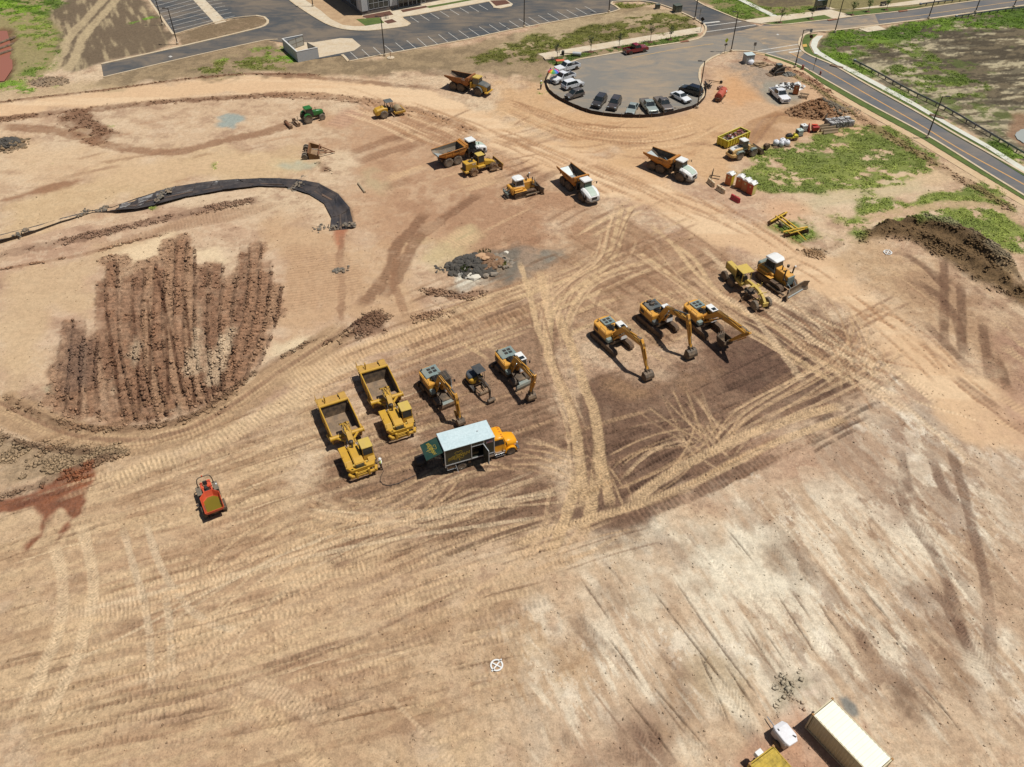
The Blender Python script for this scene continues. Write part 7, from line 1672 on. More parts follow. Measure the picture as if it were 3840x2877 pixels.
# ------------------------------------------------------------------ cars and pickups in the turning circle
def car(name,label,loc,deg,kind,paint,cat="car",open_door=False,cover=None,rails=False):
    t = thing(name,label,cat,loc,deg, "cars parked round the turning circle")
    if kind == "sedan": L,w,bt,rf,r = 4.65, .9, .94,1.40, .33
    elif kind == "hatch": L,w,bt,rf,r = 4.0, .85, .98,1.52, .31
    elif kind == "suv": L,w,bt,rf,r = 4.8, .95,1.12,1.70, .37
    else: L,w,bt,rf,r = 5.75, .98,1.18,1.84, .41
    a = L / 2;wb = {"sedan": 1.4, "hatch": 1.27, "suv": 1.42, "pickup": 1.78}[kind]
    P = {"sedan": [(-a, .35),(-a, .75),(-a + .12, .93),(-1.35,bt),(.95,bt),(a - .35, .78),(a, .6),(a, .3)],
         "hatch": [(-a, .35),(-a, .9),(-a + .1,bt),(.9,bt),(a - .3, .78),(a, .6),(a, .3)],
         "suv": [(-a, .4),(-a,1.0),(-a + .1,bt),(1.0,bt),(a - .25, .98),(a, .8),(a, .35)],
         "pickup": [(-a, .5),(-a,1.12),(-a + .03,bt - .02),(1.15,bt),(a - .2,1.08),(a, .95),(a, .45)]}[kind]
    bed_x = -.75
    body = MB()
    if kind == "pickup":
        q = [(bed_x, .45),(bed_x,bt),(1.15,bt),(a - .2,1.1),(a, .98),(a, .45)];body.prism(q,-w,w)
        for s in (-1,1): body.prism([(-a, .5),(-a,1.14),(bed_x + .02,1.16),(bed_x + .02, .5)],s * w - (.09 if s > 0 else 0),s * w + (0 if s > 0 else .09))
        body.bx(-a,-a + .09,-w,w, .5,1.14)
    else: body.prism(P,-w,w)
    b = part("body",body,paint,t, .07,50)
    if kind == "pickup":
        part("cargo_bed",MB().bx(-a + .09,bed_x,-w + .09,w - .09, .6, .68).bx(bed_x - .03,bed_x,-w + .09,w - .09, .68,1.1),cover or BLK,t)
        if cover: part("bed_cover",MB().bx(-a + .05,bed_x,-w + .05,w - .05,1.14,1.2),cover,t, .02)
    cb_,ct = {"sedan": ((-1.75, .95,-w * .93,w * .93),(-1.0, .2,-w * .74,w * .74)), "hatch": ((-1.95,1.0,-w * .95,w * .95),(-1.6, .15,-w * .78,w * .78)),
               "suv": ((-a + .12,1.05,-w * .95,w * .95),(-a + .45, .35,-w * .8,w * .8)), "pickup": ((bed_x + .02,1.2,-w * .95,w * .95),(bed_x + .15, .55,-w * .8,w * .8))}[kind]
    cabin(t,cb_,ct,bt - .03,rf,bt + .02,paint,GLS,paint, .05, .0)
    if rails:
        for s in (-1,1): part("roof_rail",MB().bx(ct[0] + .15,ct[1] - .1,s * w * .72 - .03,s * w * .72 + .03,rf + .05,rf + .1),BLK,t)
    for x in (-wb,wb):
        part("wheel_arch",MB().latheY([(r * 1.16,-w - .004),(r * 1.18,0),(r * 1.16,w + .004)],(x,0,r),18),BLK,t)
        for s in (-1,1): wheel(t,x,s * (w - .1),r, .23,TYR,RIMG, .0,20)
    for s in (-1,1):
        part("headlight",MB().box((a - .1,s * (w - .25),P[-2][1] + .02),(.24, .34, .16),s * -.2),MATS["lamp_glass"],t, .02)
        part("tail_light",MB().bx(-a - .012,-a + .05,s * (w - .14) - .12,s * (w - .14) + .12,P[1][1] - .3,P[1][1] - .02),mat("tail_red",(150,20,24), .25),t)
        part("door_mirror",MB().box((.75,s * (w + .08),bt + .1),(.12, .2, .16)),paint,t, .03)
        for x in ((.1,-.85) if kind != "pickup" else (.15,)): part("door_handle",MB().box((x,s * (w + .008),bt - .14),(.16, .02, .03)),BLK,t)
    part("grille",MB().bx(a - .02,a + .02,-.5, .5, .45, .7),BLK,t);part("bumper",MB().bx(a - .12,a + .06,-w + .05,w - .05, .28, .45).bx(-a - .06,-a + .12,-w + .05,w - .05, .3, .46),BLK if kind != "pickup" else CHR,t, .03)
    part("number_plate",MB().bx(-a - .075,-a - .062,-.2, .2, .5, .62),WHT,t)
    if open_door:
        dm = MB();dm.T = Matrix.Translation((.95,w,0)) @ Matrix.Rotation(math.radians(-118),4, 'Z');dm.bx(0,1.05,-.04, .04, .55,1.2);dm.hexa([(.05,-.03,1.2),(1.0,-.03,1.2),(1.0, .03,1.2),(.05, .03,1.2)],[(.55,-.03,1.75),(.95,-.03,1.75),(.95, .03,1.75),(.55, .03,1.75)])
        part("open_door",dm,paint,t)
    return t
def cz(x,y): return 2030 + x * .30289,150 + y * .30289
def spot(r_,f_,off):
    a,b = G3(*cz(*r_)),G3(*cz(*f_));h = heading(a,b);n = Vector((-math.sin(math.radians(h)),math.cos(math.radians(h)),0));c = (a + b) / 2 + n * off
    return (c.x,c.y, .045),h
pw = mat("car_white",(244,246,248), .22,0, .06, .8,coat=.6);pk = mat("car_black",(26,28,34), .18,0, .05, .8,(90,80,70),coat=.6);pg = mat("car_dark_grey",(64,66,70), .22, .2, .08, .8,coat=.6)
ps = mat("car_silver",(176,182,188), .25, .3, .08, .8,coat=.6);pr = mat("car_red",(150,22,40), .22, .1, .06, .8,coat=.6);psg = mat("car_silver_green",(178,190,184), .28, .3, .1, .8,coat=.5);pb = mat("car_grey_brown",(118,112,108), .25, .3, .1, .8,coat=.5)
car("pickup_truck", "dark red crew cab pickup driving along the kerb below the saplings",*spot((1107,187),(1270,157), .9), "pickup",pr, "pickup")
car("pickup_truck", "white pickup nearest the grass verge, topmost in the left-hand group",*spot((412,380),(290,412),-.95), "pickup",pw, "pickup")
car("pickup_truck", "white pickup behind the rainbow umbrella",*spot((395,492),(213,557),-.9), "pickup",pw, "pickup")
car("parked_car", "white SUV between the umbrella pickup and the silver hatchback",*spot((345,630),(487,592), .9), "suv",pw)
car("parked_car", "silver grey hatchback at the left bend of the silt fence",*spot((498,712),(378,747),-.8), "hatch",pb)
car("parked_car", "dark SUV on the left of the pair at the fence",*spot((797,777),(737,847),-.9), "suv",pg)
car("parked_car", "dark SUV with black glass roof on the right of the pair at the fence",*spot((980,802),(932,875),-.9), "suv",mat("car_graphite",(78,74,76), .22, .2, .1, .8,coat=.6))
car("parked_car", "pale silver sedan parked left of the silver pickup",*spot((1190,862),(1156,927),-.85), "sedan",psg)
car("pickup_truck", "pale silver pickup with a black bed cover",*spot((1228,822),(1305,917), .95), "pickup",psg, "pickup",cover=mat("bed_cover_grey",(92,90,90), .6,0, .2))
car("pickup_truck", "brownish grey pickup with roof rails and a covered bed",*spot((1400,800),(1495,897), .95), "pickup",pb, "pickup",cover=MATS["bed_cover_grey"],rails=True)
car("parked_car", "white sedan with a dark sunroof near the lamp post",*spot((1622,724),(1745,787), .85), "sedan",pw)
car("parked_car", "black SUV at the right edge of the turning circle",*spot((1905,702),(1738,652),-.9), "suv",pk)
def cq(x,y): return 2600 + x * .28933,180 + y * .28933
a,b = G3(*cq(1012,622)),G3(*cq(1092,692));h = heading(a,b);n = Vector((-math.sin(math.radians(h)),math.cos(math.radians(h)),0));c = (a + b) / 2 + n * .95
car("pickup_truck", "white pickup standing on dirt with its driver's door open",(c.x,c.y,0),h, "pickup",pw, "pickup",True)

# ------------------------------------------------------------------ lamp posts
POLE = mat("pole_black",(26,26,28), .45,0, .1)
def lamp_post(px,h,arm_,label):
    p = G3(*px);t = thing("lamp_post",label, "lamp post",(p.x,p.y),0, "black lamp posts")
    part("base",MB().latheZ([(.3,-.1),(.3, .5),(.24, .55)],(0,0,0),12),CONC,t);part("pole",MB().cyl((0,0, .5),(0,0,h), .13,8, .09),POLE,t,0,60)
    part("lamp_arm",MB().tube([(0,0,h - .1),(arm_ * .7,0,h)], .05,6),POLE,t);part("lamp_head",MB().box((arm_ * .95,0,h + .02),(.75, .4, .12)),POLE,t, .03)
for px,h,ar,lb in (((666.4,167.5),7.95,-1, "lamp post on the grass beside the left end of the car park"),((610.7,95),8.2,-1, "lamp post on the seeded field, left of the car park gutter"),((1443,210.5),8.5,-1, "lamp post at the car park kerb in front of the trash enclosure"),
                      ((1965,103),8.5,-1, "lamp post at the car park kerb midway to the driveway"),((2283,47.5),8.5,-1, "lamp post at the right end of the car park kerb"),((2605,73),8.5,-1, "lamp post on the driveway kerb by the stop line"),
                      ((2740.7,194.7),8.7,-1, "lamp post next to the yellow crossing sign"),((2614,406.5),9.4,-1, "lamp post at the silt fence beside the black SUV"),((2980,255),8.05,1, "lamp post near the skid steer on the street verge"),
                      ((3129.7,123),8.6,1, "lamp post at the far side of the junction by the grass corner"),((3480.6,72),8.5,1, "lamp post on the main street between the pad and the guardrail"),((3656,49),8.5,1, "lamp post at the far guardrail of the main street"),
                      ((3475.6,519),8.1,1, "lamp post halfway down the right-hand street"),((1174,26),8.2,-1, "lamp post on the planting strip by the building's shaded side"),((3800,28),8.5,1, "rightmost lamp post of the main street")):
    lamp_post(px,h,ar,lb)

# ------------------------------------------------------------------ silt fence,guardrails
FAB = mat("silt_fabric",(38,26,22), .8,0, .25,1.2,(90,64,50))
FC = [(1190,152),(1181,168),(1179.5,183),(1186,199),(1202,213),(1219,222),(1239.5,232),(1277,245.5),(1316,252),(1355,254.8),(1394,254.8),(1433,250.8),(1473,241.5),(1502,232),(1520,215.5),(1525,202),(1521,190)]
t = thing("silt_fence", "low black silt fence curving round the outside of the turning circle", "fence",G(1355,254.8))
o_ = t.location.copy();mb = ribbon(FC, .04,-.05, .72,step=1.0);mb.v = [(x - o_.x,y - o_.y,z + .05 * math.sin(i * .7)) for i,(x,y,z) in enumerate(mb.v)];part("fabric",mb,FAB,t)
Q = spline(gp(FC),1.0);acc = 0;pm = None
for i in range(1,len(Q)):
    acc += float(np.hypot(*(Q[i] - Q[i - 1])))
    if acc > 2.4:
        acc = 0
        if pm is None: pm = MB().bx(-.03, .03,-.03, .03,-.1, .95).mesh("post");pm.materials.append(mat("stake_wood",(150,130,104), .8,0, .3))
        o = bpy.data.objects.new("post",pm);COL.objects.link(o);o.parent = t;o.location = (Q[i][0] - o_.x,Q[i][1] - o_.y,0)
GALV = mat("galvanised_rail",(140,152,164), .45, .4, .15)
def guardrail(P,label,step=1.9):
    p0 = G(*P[0]);t = thing("guardrail",label, "guardrail",p0,0, "steel guardrails");Q = spline(gp(P),1.9);mb = MB();loops = []
    for i,q in enumerate(Q):
        d = Q[min(i + 1,len(Q) - 1)] - Q[max(i - 1,0)];d = d / np.hypot(*d);n = np.array([-d[1],d[0]])
        loops.append([(q[0] - p0.x + n[0] * o,q[1] - p0.y + n[1] * o,z) for o,z in ((0, .5),(.09, .56),(0, .64),(0, .70),(.09, .78),(0, .84),(-.05, .84),(-.05, .5))])
    mb.loft(loops);part("rail",mb,GALV,t,0,40)
    pm = MB().bx(-.07, .07,-.1, .1,-.1, .8).bx(-.06, .06, .02, .2, .5, .8).mesh("post");pm.materials.append(mat("rail_post",(112,116,116), .6, .2, .3));acc = 9
    for i in range(1,len(Q)):
        acc += float(np.hypot(*(Q[i] - Q[i - 1])))
        if acc >= step:
            acc = 0;d = Q[i] - Q[i - 1];o = bpy.data.objects.new("post",pm);COL.objects.link(o);o.parent = t;o.location = (Q[i][0] - p0.x,Q[i][1] - p0.y,0);o.rotation_euler = (0,0,math.atan2(d[1],d[0]) + PI)
    part("end_terminal",MB().box((0,0, .65),(.5, .5, .5)),GALV,t, .05)
guardrail([c4(800,525),c4(1000,630),c4(1250,768),c4(1550,915),c4(1800,1060),c4(2209,1300),(2290,385)], "long steel guardrail beside the right-hand pavement")
guardrail([c4(1640,158),c4(1850,125),c4(2050,98),c4(2209,82)], "far steel guardrail with dark posts at the top right grass edge")
guardrail([c4(1345,55),c4(1550,28),c4(1800,0),c4(2000,-22)], "low guardrail on the far side of the main street")

# ------------------------------------------------------------------ saplings
BARK = mat("bark",(110,96,82), .9,0, .2)
LEAF = mat("sapling_leaf",(88,98,62), .7,0, .35,3.,(120,120,80));LEAF2 = mat("sapling_leaf_green",(84,118,48), .7,0, .35,3.,(130,150,70))
def sapling(px,h,label,m,seed,dens=230):
    p = G(*px);rn = random.Random(seed);t = thing("young_tree",label, "tree",(p.x,p.y, .05),rn.uniform(0,360), "young street trees")
    part("trunk",MB().tube([(0,0,-.1),(.03, .02,h * .4),(-.02, .03,h * .7),(0,0,h * .97)], .06,6, .015),BARK,t)
    br = MB();lf = MB()
    for k in range(16):
        z0 = h * rn.uniform(.3, .75);a = rn.uniform(0,6.28);L = h * rn.uniform(.16, .3) * (1.25 - z0 / h);e = (math.cos(a) * L,math.sin(a) * L,z0 + L * rn.uniform(.9,1.6))
        br.tube([(0,0,z0),(e[0] * .5,e[1] * .5,z0 + (e[2] - z0) * .55),e], .02,4, .008)
        for q in range(dens // 16):
            f = rn.uniform(.25,1.15);c = Vector((e[0] * f + rn.gauss(0, .12),e[1] * f + rn.gauss(0, .12),z0 + (e[2] - z0) * f + rn.gauss(0, .12)));s = rn.uniform(.05, .13)
            u = Vector((rn.gauss(0,1),rn.gauss(0,1),rn.gauss(0,1))).normalized() * s;v = Vector((rn.gauss(0,1),rn.gauss(0,1),rn.gauss(0,1))).normalized() * s
            lf.add([tuple(c - u),tuple(c + v),tuple(c + u),tuple(c - v)],[(0,1,2,3)])
    part("branches",br,BARK,t);part("crown",lf,m,t);part("mulch_ring",MB().latheZ([(.75,-.05),(.6, .06),(.1, .1)],(0,0,0),14),MULCH,t)
for i,(x,y,h,lb) in enumerate(((417,495,3.9, "leftmost young street tree, beside the end of the footpath"),(697,430,3.7, "young street tree on the verge left of the red pickup"),(930,395,3.4, "young street tree directly behind the red pickup"),(1190,350,4.2, "tallest young street tree, right of the red pickup"),(1355,330,3.4, "young street tree nearest the driveway corner on the verge"))):
    sapling(c3(x,y),h,lb,LEAF,i)
for i,(x,y,h,lb) in enumerate(((187,190,3.6, "young tree on the left end of the far grass verge"),(448,160,3.1, "young tree in the middle of the far grass verge below the shelter"),(783,125,3.6, "young green tree at the start of the second far verge"),(915,100,3.2, "young green tree in the middle of the second far verge"),(1068,85,2.8, "young green tree at the right end of the second far verge"))):
    sapling(c4(x,y),h,lb,LEAF2 if i > 1 else LEAF,20 + i,300 if i > 1 else 230)

# ------------------------------------------------------------------ office building and trash enclosure
WALLG = mat("wall_grey_blue",(132,142,152), .7,0, .15, .3,(160,160,158));WALLW = mat("wall_pale",(206,208,210), .7,0, .15, .3);PLN = mat("plinth_grey",(96,98,102), .8,0, .2);FRM = mat("frame_grey",(186,190,190), .5, .1, .1)
A_,B_ = G(783,34.5),G(911,9.5);h = heading(A_,B_)
t = thing("office_building", "grey and white office building with tall windows at the top edge", "building",(A_.x,A_.y, .14),h)
part("wall",MB().bx(0,62, .0,38,0,11),WALLG,t)
part("roof",MB().bx(-.3,62.3,-.3,38.3,11,11.5),PLN,t)
part("plinth",MB().bx(-.06,62.06,-.06,38,0, .9),PLN,t)
for x0,x1 in ((0,1.6),(7.6,9.6),(17.6,20.2),(25.8,28.2)): part("wall_pier",MB().bx(x0,x1,-.18,0, .9,10.9),WALLW,t)
part("wall_pier",MB().bx(-.18,0,0,2.4, .9,10.9),WALLW,t)
def window(x0,x1,z0,z1,nx,nz,nm="window"):
    f = MB();f.bx(x0,x1,-.12,-.02,z0,z0 + .1).bx(x0,x1,-.12,-.02,z1 - .1,z1)
    for k in range(nx + 1): x = x0 + (x1 - x0) * k / nx;f.bx(x - .05,x + .05,-.12,-.02,z0,z1)
    for k in range(1,nz): z = z0 + (z1 - z0) * k / nz;f.bx(x0,x1,-.11,-.03,z - .04,z + .04)
    w = part(nm,f,FRM,t)
    for i in range(nx):
        for j in range(nz):
            a,b = x0 + (x1 - x0) * i / nx,x0 + (x1 - x0) * (i + 1) / nx;c,d = z0 + (z1 - z0) * j / nz,z0 + (z1 - z0) * (j + 1) / nz
            part("pane",MB().bx(a + .05,b - .05,-.06,-.015,c + .05,d - .05),GLS,w)
window(1.9,7.2, .95,5.2,4,3);window(9.9,12.6, .1,5.4,2,3);window(12.7,15.0, .05,3.0,2,1, "door");window(15.1,17.4, .1,5.4,2,3);window(20.5,25.5,1.0,5.4,4,3)
sd_ = MB()
for k in range(5): y = 3 + k * .9;sd_.bx(-.1,-.02,y - .04,y + .04,1.0,5.0)
sd_.bx(-.1,-.02,2.95,6.7,1.0,1.1).bx(-.1,-.02,2.95,6.7,3.0,3.08)
w = part("window",sd_,FRM,t);part("pane",MB().bx(-.06,-.015,3,6.6,1.05,5.0),GLS,w)
tr = MB()
for y in (8,14,20,26): tr.bx(-.05,0,y - .06,y + .06, .9,11)
part("wall_joint",tr,PLN,t)
part("canopy",MB().bx(9.5,17.8,-2.2,0,5.5,5.8),FRM,t)
for k in range(3):
    p = G(*c2(1090 + k * 12,158));bt_ = thing("bicycle_rack",("leftmost", "middle", "rightmost")[k] + " of the three black bicycle hoops at the office entrance", "bicycle rack",(p.x,p.y, .14),h + 90, "bicycle hoops");part("hoop",MB().tube([(-.35,0,0),(-.35,0, .7),(-.2,0, .88),(.2,0, .88),(.35,0, .7),(.35,0,0)], .04,6),POLE,bt_)
A_,B_,D_ = G(*c7(375,742)),G(*c7(622,690)),G(*c7(192,585));h = heading(A_,B_);Lx = (B_ - A_).length
ny = Vector((-math.sin(math.radians(h)),math.cos(math.radians(h)),0));Ly = (D_ - A_).dot(ny)
BLKW = mat("block_wall",(196,200,202), .85,0, .15, .5,(210,200,184))
t = thing("trash_enclosure", "pale block trash enclosure without a roof, its two gates open", "enclosure",(A_.x,A_.y),h)
part("wall",MB().bx(0,Lx,0, .25,0,2.3).bx(0, .25, .25,Ly,0,2.3).bx(.25,Lx,Ly - .25,Ly,0,2.3),BLKW,t)
part("slab",MB().bx(.2,Lx, .2,Ly - .2, .0, .08),CONC,t)
part("coping",MB().bx(-.03,Lx,-.03, .28,2.3,2.36).bx(-.03, .28, .28,Ly - .28,2.3,2.36).bx(-.03,Lx,Ly - .28,Ly + .03,2.3,2.36),mat("coping_pale",(222,222,218), .8,0, .2),t)
for (x,y,ang,nm) in ((Lx, .2,100, "near"),(Lx - .1,Ly - .3,-160, "far")):
    g = MB();g.T = Matrix.Translation((x,y,0)) @ Matrix.Rotation(math.radians(ang),4, 'Z');g.bx(0,Ly * .46,-.04, .04, .15,2.15)
    go = part("gate",g,mat("gate_panel",(176,178,172), .5, .2, .15),t);f = MB();f.T = g.T;W_ = Ly * .46
    for x_ in (0,W_ * .5,W_): f.bx(x_ - .05,x_ + .05,-.07, .07, .1,2.25)
    for z_ in (.15,1.15,2.15): f.bx(0,W_,-.06, .06,z_ - .05,z_ + .05)
    part("gate_frame",f,RIMG,go)
part("drain",MB().bx(Lx * .55,Lx * .8,1.,2.2, .08, .1),BLK,t)
p = G(*c7(1470,690));t = thing("survey_stake", "white slab and orange stake on straw beside the car park", "stake",(p.x,p.y));part("slab",MB().latheZ([(.85, .0),(.85, .15),(.7, .2)],(0,0,0),12),CONC,t);part("stake",MB().bx(-.05, .05,-.05, .05, .1,1.4),mat("stake_orange",(170,100,60), .7),t)

# ------------------------------------------------------------------ signs,boxes,shelter,hydrant
def sign(px,h,label,kind,deg):
    p = G(*px);t = thing("road_sign",label, "sign",(p.x,p.y),deg);part("post",MB().cyl((0,0,-.1),(0,0,h), .05,6),POLE if kind != "plain" else RIMG,t)
    if kind == "cross":
        q = part("sign_plate",MB().add([(.06,-.55,h),(.06,0,h - .55),(.06, .55,h),(.06,0,h + .55)],[(0,1,2,3)]).add([(.03,-.55,h),(.03,0,h - .55),(.03, .55,h),(.03,0,h + .55)],[(3,2,1,0)]),mat("sign_lime",(196,214,40), .5,0, .05),t)
        part("walking_figure",MB().bx(.065, .075,-.04, .1,h - .05,h + .2).bx(.065, .075,-.03, .07,h + .22,h + .33).box((.07, .12,h - .17),(.01, .07, .3),rx=.5).box((.07,-.08,h - .17),(.01, .07, .3),rx=-.5).box((.07, .17,h + .1),(.01, .2, .05),rx=-.6),BLK,q)
        part("flasher",MB().bx(-.05, .15,-.4, .4,h - 1.1,h - .75),POLE,t, .04)
    elif kind == "diamond": part("sign_plate",MB().add([(.06,-.55,h),(.06,0,h - .55),(.06, .55,h),(.06,0,h + .55)],[(0,1,2,3),(3,2,1,0)]),POLE,t);part("flasher",MB().bx(-.05, .15,-.35, .35,h - 1.1,h - .75),POLE,t, .04)
    elif kind == "stop": part("sign_plate",MB().add([(.05, .4 * math.cos(PI / 8 + k * PI / 4),h + .4 * math.sin(PI / 8 + k * PI / 4)) for k in range(8)],[tuple(range(8)),tuple(range(7,-1,-1))]),mat("stop_red_brown",(120,60,54), .5,0, .2),t)
    else: part("sign_plate",MB().bx(.03, .06,-.3, .3,h - .75,h),mat("sign_back",(150,156,158), .5, .3, .1),t)
sign(c3(1802,447),3.0, "lime yellow diamond crossing sign with a walking figure by the junction", "cross",-60);sign(c3(1605,265),2.9, "black diamond sign back at the driveway corner", "diamond",60)
sign(c4(425,395),2.5, "reddish octagonal stop sign on the curved pavement", "stop",-120);sign(c4(462,582),2.7, "grey sign back on a post beside the right-hand street", "plain",0);sign(c4(432,312),2.0, "pair of grey sign backs on the grass corner island", "plain",-90);sign(c5(380,275),3.4, "tall thin grey sign post on the driveway verge", "plain",0);sign(c5(1033,610),2.0, "thin sign post at the kerb between the crossing lines", "plain",90)
def cabinet(px,sx,sy,h,m,label,deg=0,nm="utility_cabinet",lid=None):
    p = G(*px);t = thing(nm,label, "cabinet",(p.x,p.y),deg);part("housing",MB().bx(-sx / 2,sx / 2,-sy / 2,sy / 2, .1,h),m,t, .06);part("lid",MB().bx(-sx / 2 - .05,sx / 2 + .05,-sy / 2 - .05,sy / 2 + .05,h,h + .1),lid or m,t, .03);part("plinth",MB().bx(-sx / 2 - .2,sx / 2 + .2,-sy / 2 - .2,sy / 2 + .2,-.05, .1),CONC,t);part("door_seam",MB().bx(-.02, .02,-sy / 2 - .01,-sy / 2 + .01, .2,h - .1),BLK,t)
GRB = mat("cabinet_green",(70,88,82), .5,0, .2)
cabinet(c3(1410,100),1.9,1.6,1.7,GRB, "large dark green utility cabinet on the straw bank by the driveway",20);cabinet(c3(1248,75),1.1, .9,1.1,GRB, "small dark green utility box left of the large cabinet",20)
cabinet(c5(960,745),2.0,1.7,1.9,mat("pump_grey",(176,184,184), .5, .1, .2), "pale grey plant box with a flat white lid near the junction",15, "plant_box",mat("lid_pale",(206,222,222), .4,0, .1))
p = G(*c5(1832,112));t = thing("bus_shelter", "open bus shelter with a pale tilted roof at the top edge", "shelter",(p.x,p.y, .06),18)
for x in (-1.8,1.8):
    for y in (-.6, .7): part("post",MB().bx(x - .06,x + .06,y - .06,y + .06,0,2.6),RIMG,t)
part("roof",MB().box((0,0,2.7),(4.6,2.0, .1),rx=.15),mat("shelter_roof",(190,204,214), .3, .1, .1),t);part("bench",MB().bx(-1.5,1.5, .2, .6, .4, .48).bx(-1.4,-1.3, .2, .6,0, .4).bx(1.3,1.4, .2, .6,0, .4),STLD,t);part("back_panel",MB().bx(-1.75,1.75, .68, .72, .5,2.3),GLSG,t);part("floor",MB().bx(-2.2,2.2,-.9,1.0,-.02, .06),PLN,t)
p = G(*c4(1042,50));t = thing("bench", "dark park bench on the far pavement", "bench",(p.x,p.y, .06),20);part("seat",MB().bx(-.9, .9,-.25, .25, .42, .5),BLK,t);part("backrest",MB().box((0, .28, .75),(1.8, .06, .4),rx=-.2),BLK,t);part("leg",MB().bx(-.8,-.7,-.2, .25,0, .42),BLK,t);part("leg",MB().bx(.7, .8,-.2, .25,0, .42),BLK,t)
p = G(*c4(518,625));t = thing("fire_hydrant", "red fire hydrant on the verge of the right-hand street", "hydrant",(p.x,p.y));part("barrel",MB().latheZ([(.22,0),(.22, .1),(.15, .12),(.15, .7),(.2, .72),(.18, .85),(.06, .95)],(0,0,0),12),mat("hydrant_red",(130,40,40), .4,0, .15),t,0,40);part("outlet",MB().cyl((0,-.28, .55),(0, .28, .55), .08,8).cyl((0,0, .5),(.28,0, .5), .1,8),MATS["hydrant_red"],t)
p = G(*c4(372,578));t = thing("traffic_barrel", "orange striped traffic barrel on the dirt by the street lamp", "barrel",(p.x,p.y));part("drum",MB().latheZ([(.38,0),(.38, .08),(.3, .1),(.26,1.0),(.2,1.05)],(0,0,0),14),mat("barrel_orange",(150,70,56), .5,0, .2),t,0,40)
for z in (.3, .7): part("stripe",MB().latheZ([(.295 - .03 * z,z),(.29 - .03 * z,z + .15)],(0,0,0),14),mat("stripe_pale",(180,130,116), .5),t)
p = G(*c4(485,448));tag(part("valve_lid",MB().latheZ([(.45,0),(.45, .12),(.3, .16)],(p.x,p.y, .08),12),WHT), "white lid on the grass verge below the stop sign", "lid");p = G(*c3(350,490));tag(part("manhole_slab",MB().box((p.x,p.y, .2),(2.2,1.5, .3), .3),CONC), "white concrete slab on grass beside the leftmost sapling", "slab")

# ------------------------------------------------------------------ toilets,barriers,dumpster and the other yard things
TOR = mat("toilet_orange",(208,112,52), .5,0, .15);TRED = mat("toilet_red",(204,66,32), .5,0, .12);TYE = mat("toilet_yellow",(226,200,44), .5,0, .15);TPY = mat("toilet_pale_yellow",(224,220,130), .5,0, .15)
def toilet(loc,deg,m,side,label,group="portable toilets"):
    t = thing("portable_toilet",label, "portable toilet",loc,deg,group)
    part("cabin",MB().bx(-.52, .5,-.54, .54, .08,2.0),side,t, .03);d = part("door",MB().bx(.5, .54,-.44, .44, .15,1.95),m,t)
    part("front_frame",MB().bx(.48, .545,-.56,-.45, .08,2.02).bx(.48, .545, .45, .56, .08,2.02),m,t);part("notice",MB().bx(.54, .55,-.14, .14,1.35,1.65),mat("notice_pale",(222,214,150), .5),d)
    part("gable",MB().add([(.5,-.56,2.0),(.5, .56,2.0),(.5,0,2.3),(.54,-.56,2.0),(.54, .56,2.0),(.54,0,2.3)],[(2,1,0),(3,4,5),(0,1,4,3),(1,2,5,4),(2,0,3,5)]),m,t)
    part("roof",MB().hexa([(-.6,-.62,2.0),(.6,-.62,2.0),(.6,0,2.0),(-.6,0,2.0)],[(-.6,-.62,2.06),(.6,-.62,2.06),(.6,0,2.38),(-.6,0,2.38)]).hexa([(-.6,0,2.0),(.6,0,2.0),(.6, .62,2.0),(-.6, .62,2.0)],[(-.6,0,2.38),(.6,0,2.38),(.6, .62,2.06),(-.6, .62,2.06)]),WHT,t)
    part("skid",MB().bx(-.6, .6,-.5,-.38,0, .08).bx(-.6, .6, .38, .5,0, .08),BLK,t);pn = MB()
    for s in (-1,1): pn.bx(-.4, .35,s * .545 - .01,s * .545 + .01, .3, .9).bx(-.4, .35,s * .545 - .01,s * .545 + .01,1.05,1.75)
    part("side_panel",pn,side,t);part("vent_pipe",MB().cyl((-.4, .4,2.0),(-.4, .4,2.5), .05,6),WHT,t)
toilet((37.15,125.05),-135,TOR,TYE, "orange and bright yellow portable toilet standing apart at the left of the row");toilet((38.65,124.05),-122,TOR,TYE, "orange portable toilet second from the left in the row");toilet((39.5,122.9),-134,mat("toilet_dull_orange",(200,118,66), .5,0, .15),TYE, "dull orange portable toilet touching the red one");toilet((40.2,121.85),-140,TRED,TPY, "red portable toilet with pale yellow side at the right end of the row")
p = G3(*cq(1330,612));toilet((p.x,p.y + .6),-110,TOR,TYE, "lone orange and yellow portable toilet behind the white pickup with the open door")
def barrier(loc,deg,m,label):
    t = thing("water_barrier",label, "barrier",loc,deg, "plastic road barriers")
    P = [(-.3,0),(.3,0),(.28, .25),(.16, .4),(.14, .9),(-.14, .9),(-.16, .4),(-.28, .25)]
    part("shell",MB().loft([[(x,q[0],q[1]) for q in P] for x in (-.95, .95)][::-1]),m,t, .04,40);part("filler_cap",MB().latheZ([(.1, .9),(.1, .93)],(0,0,0),10),BLK,t)
    for x in (-.4, .4): part("fork_slot",MB().bx(x - .13,x + .13,-.165, .165, .5, .66),mat("slot_dark",(120,96,70), .8) if m is not TRED2 else RUSTD,t)
    part("end_lug",MB().cyl((1.0,0, .1),(1.0,0, .85), .06,8),m,t)
TRED2 = mat("barrier_red",(200,36,60), .45,0, .12);TWH = mat("barrier_cream",(236,214,176), .5,0, .25)
barrier((33.98,124.86),-68,TWH, "cream plastic barrier next to the pallet forks");barrier((35.2,122.55),-59,TWH, "cream plastic barrier in front of the portable toilets");barrier((37.08,119.53),-55,TRED2, "red plastic barrier lying nearest the haul road")
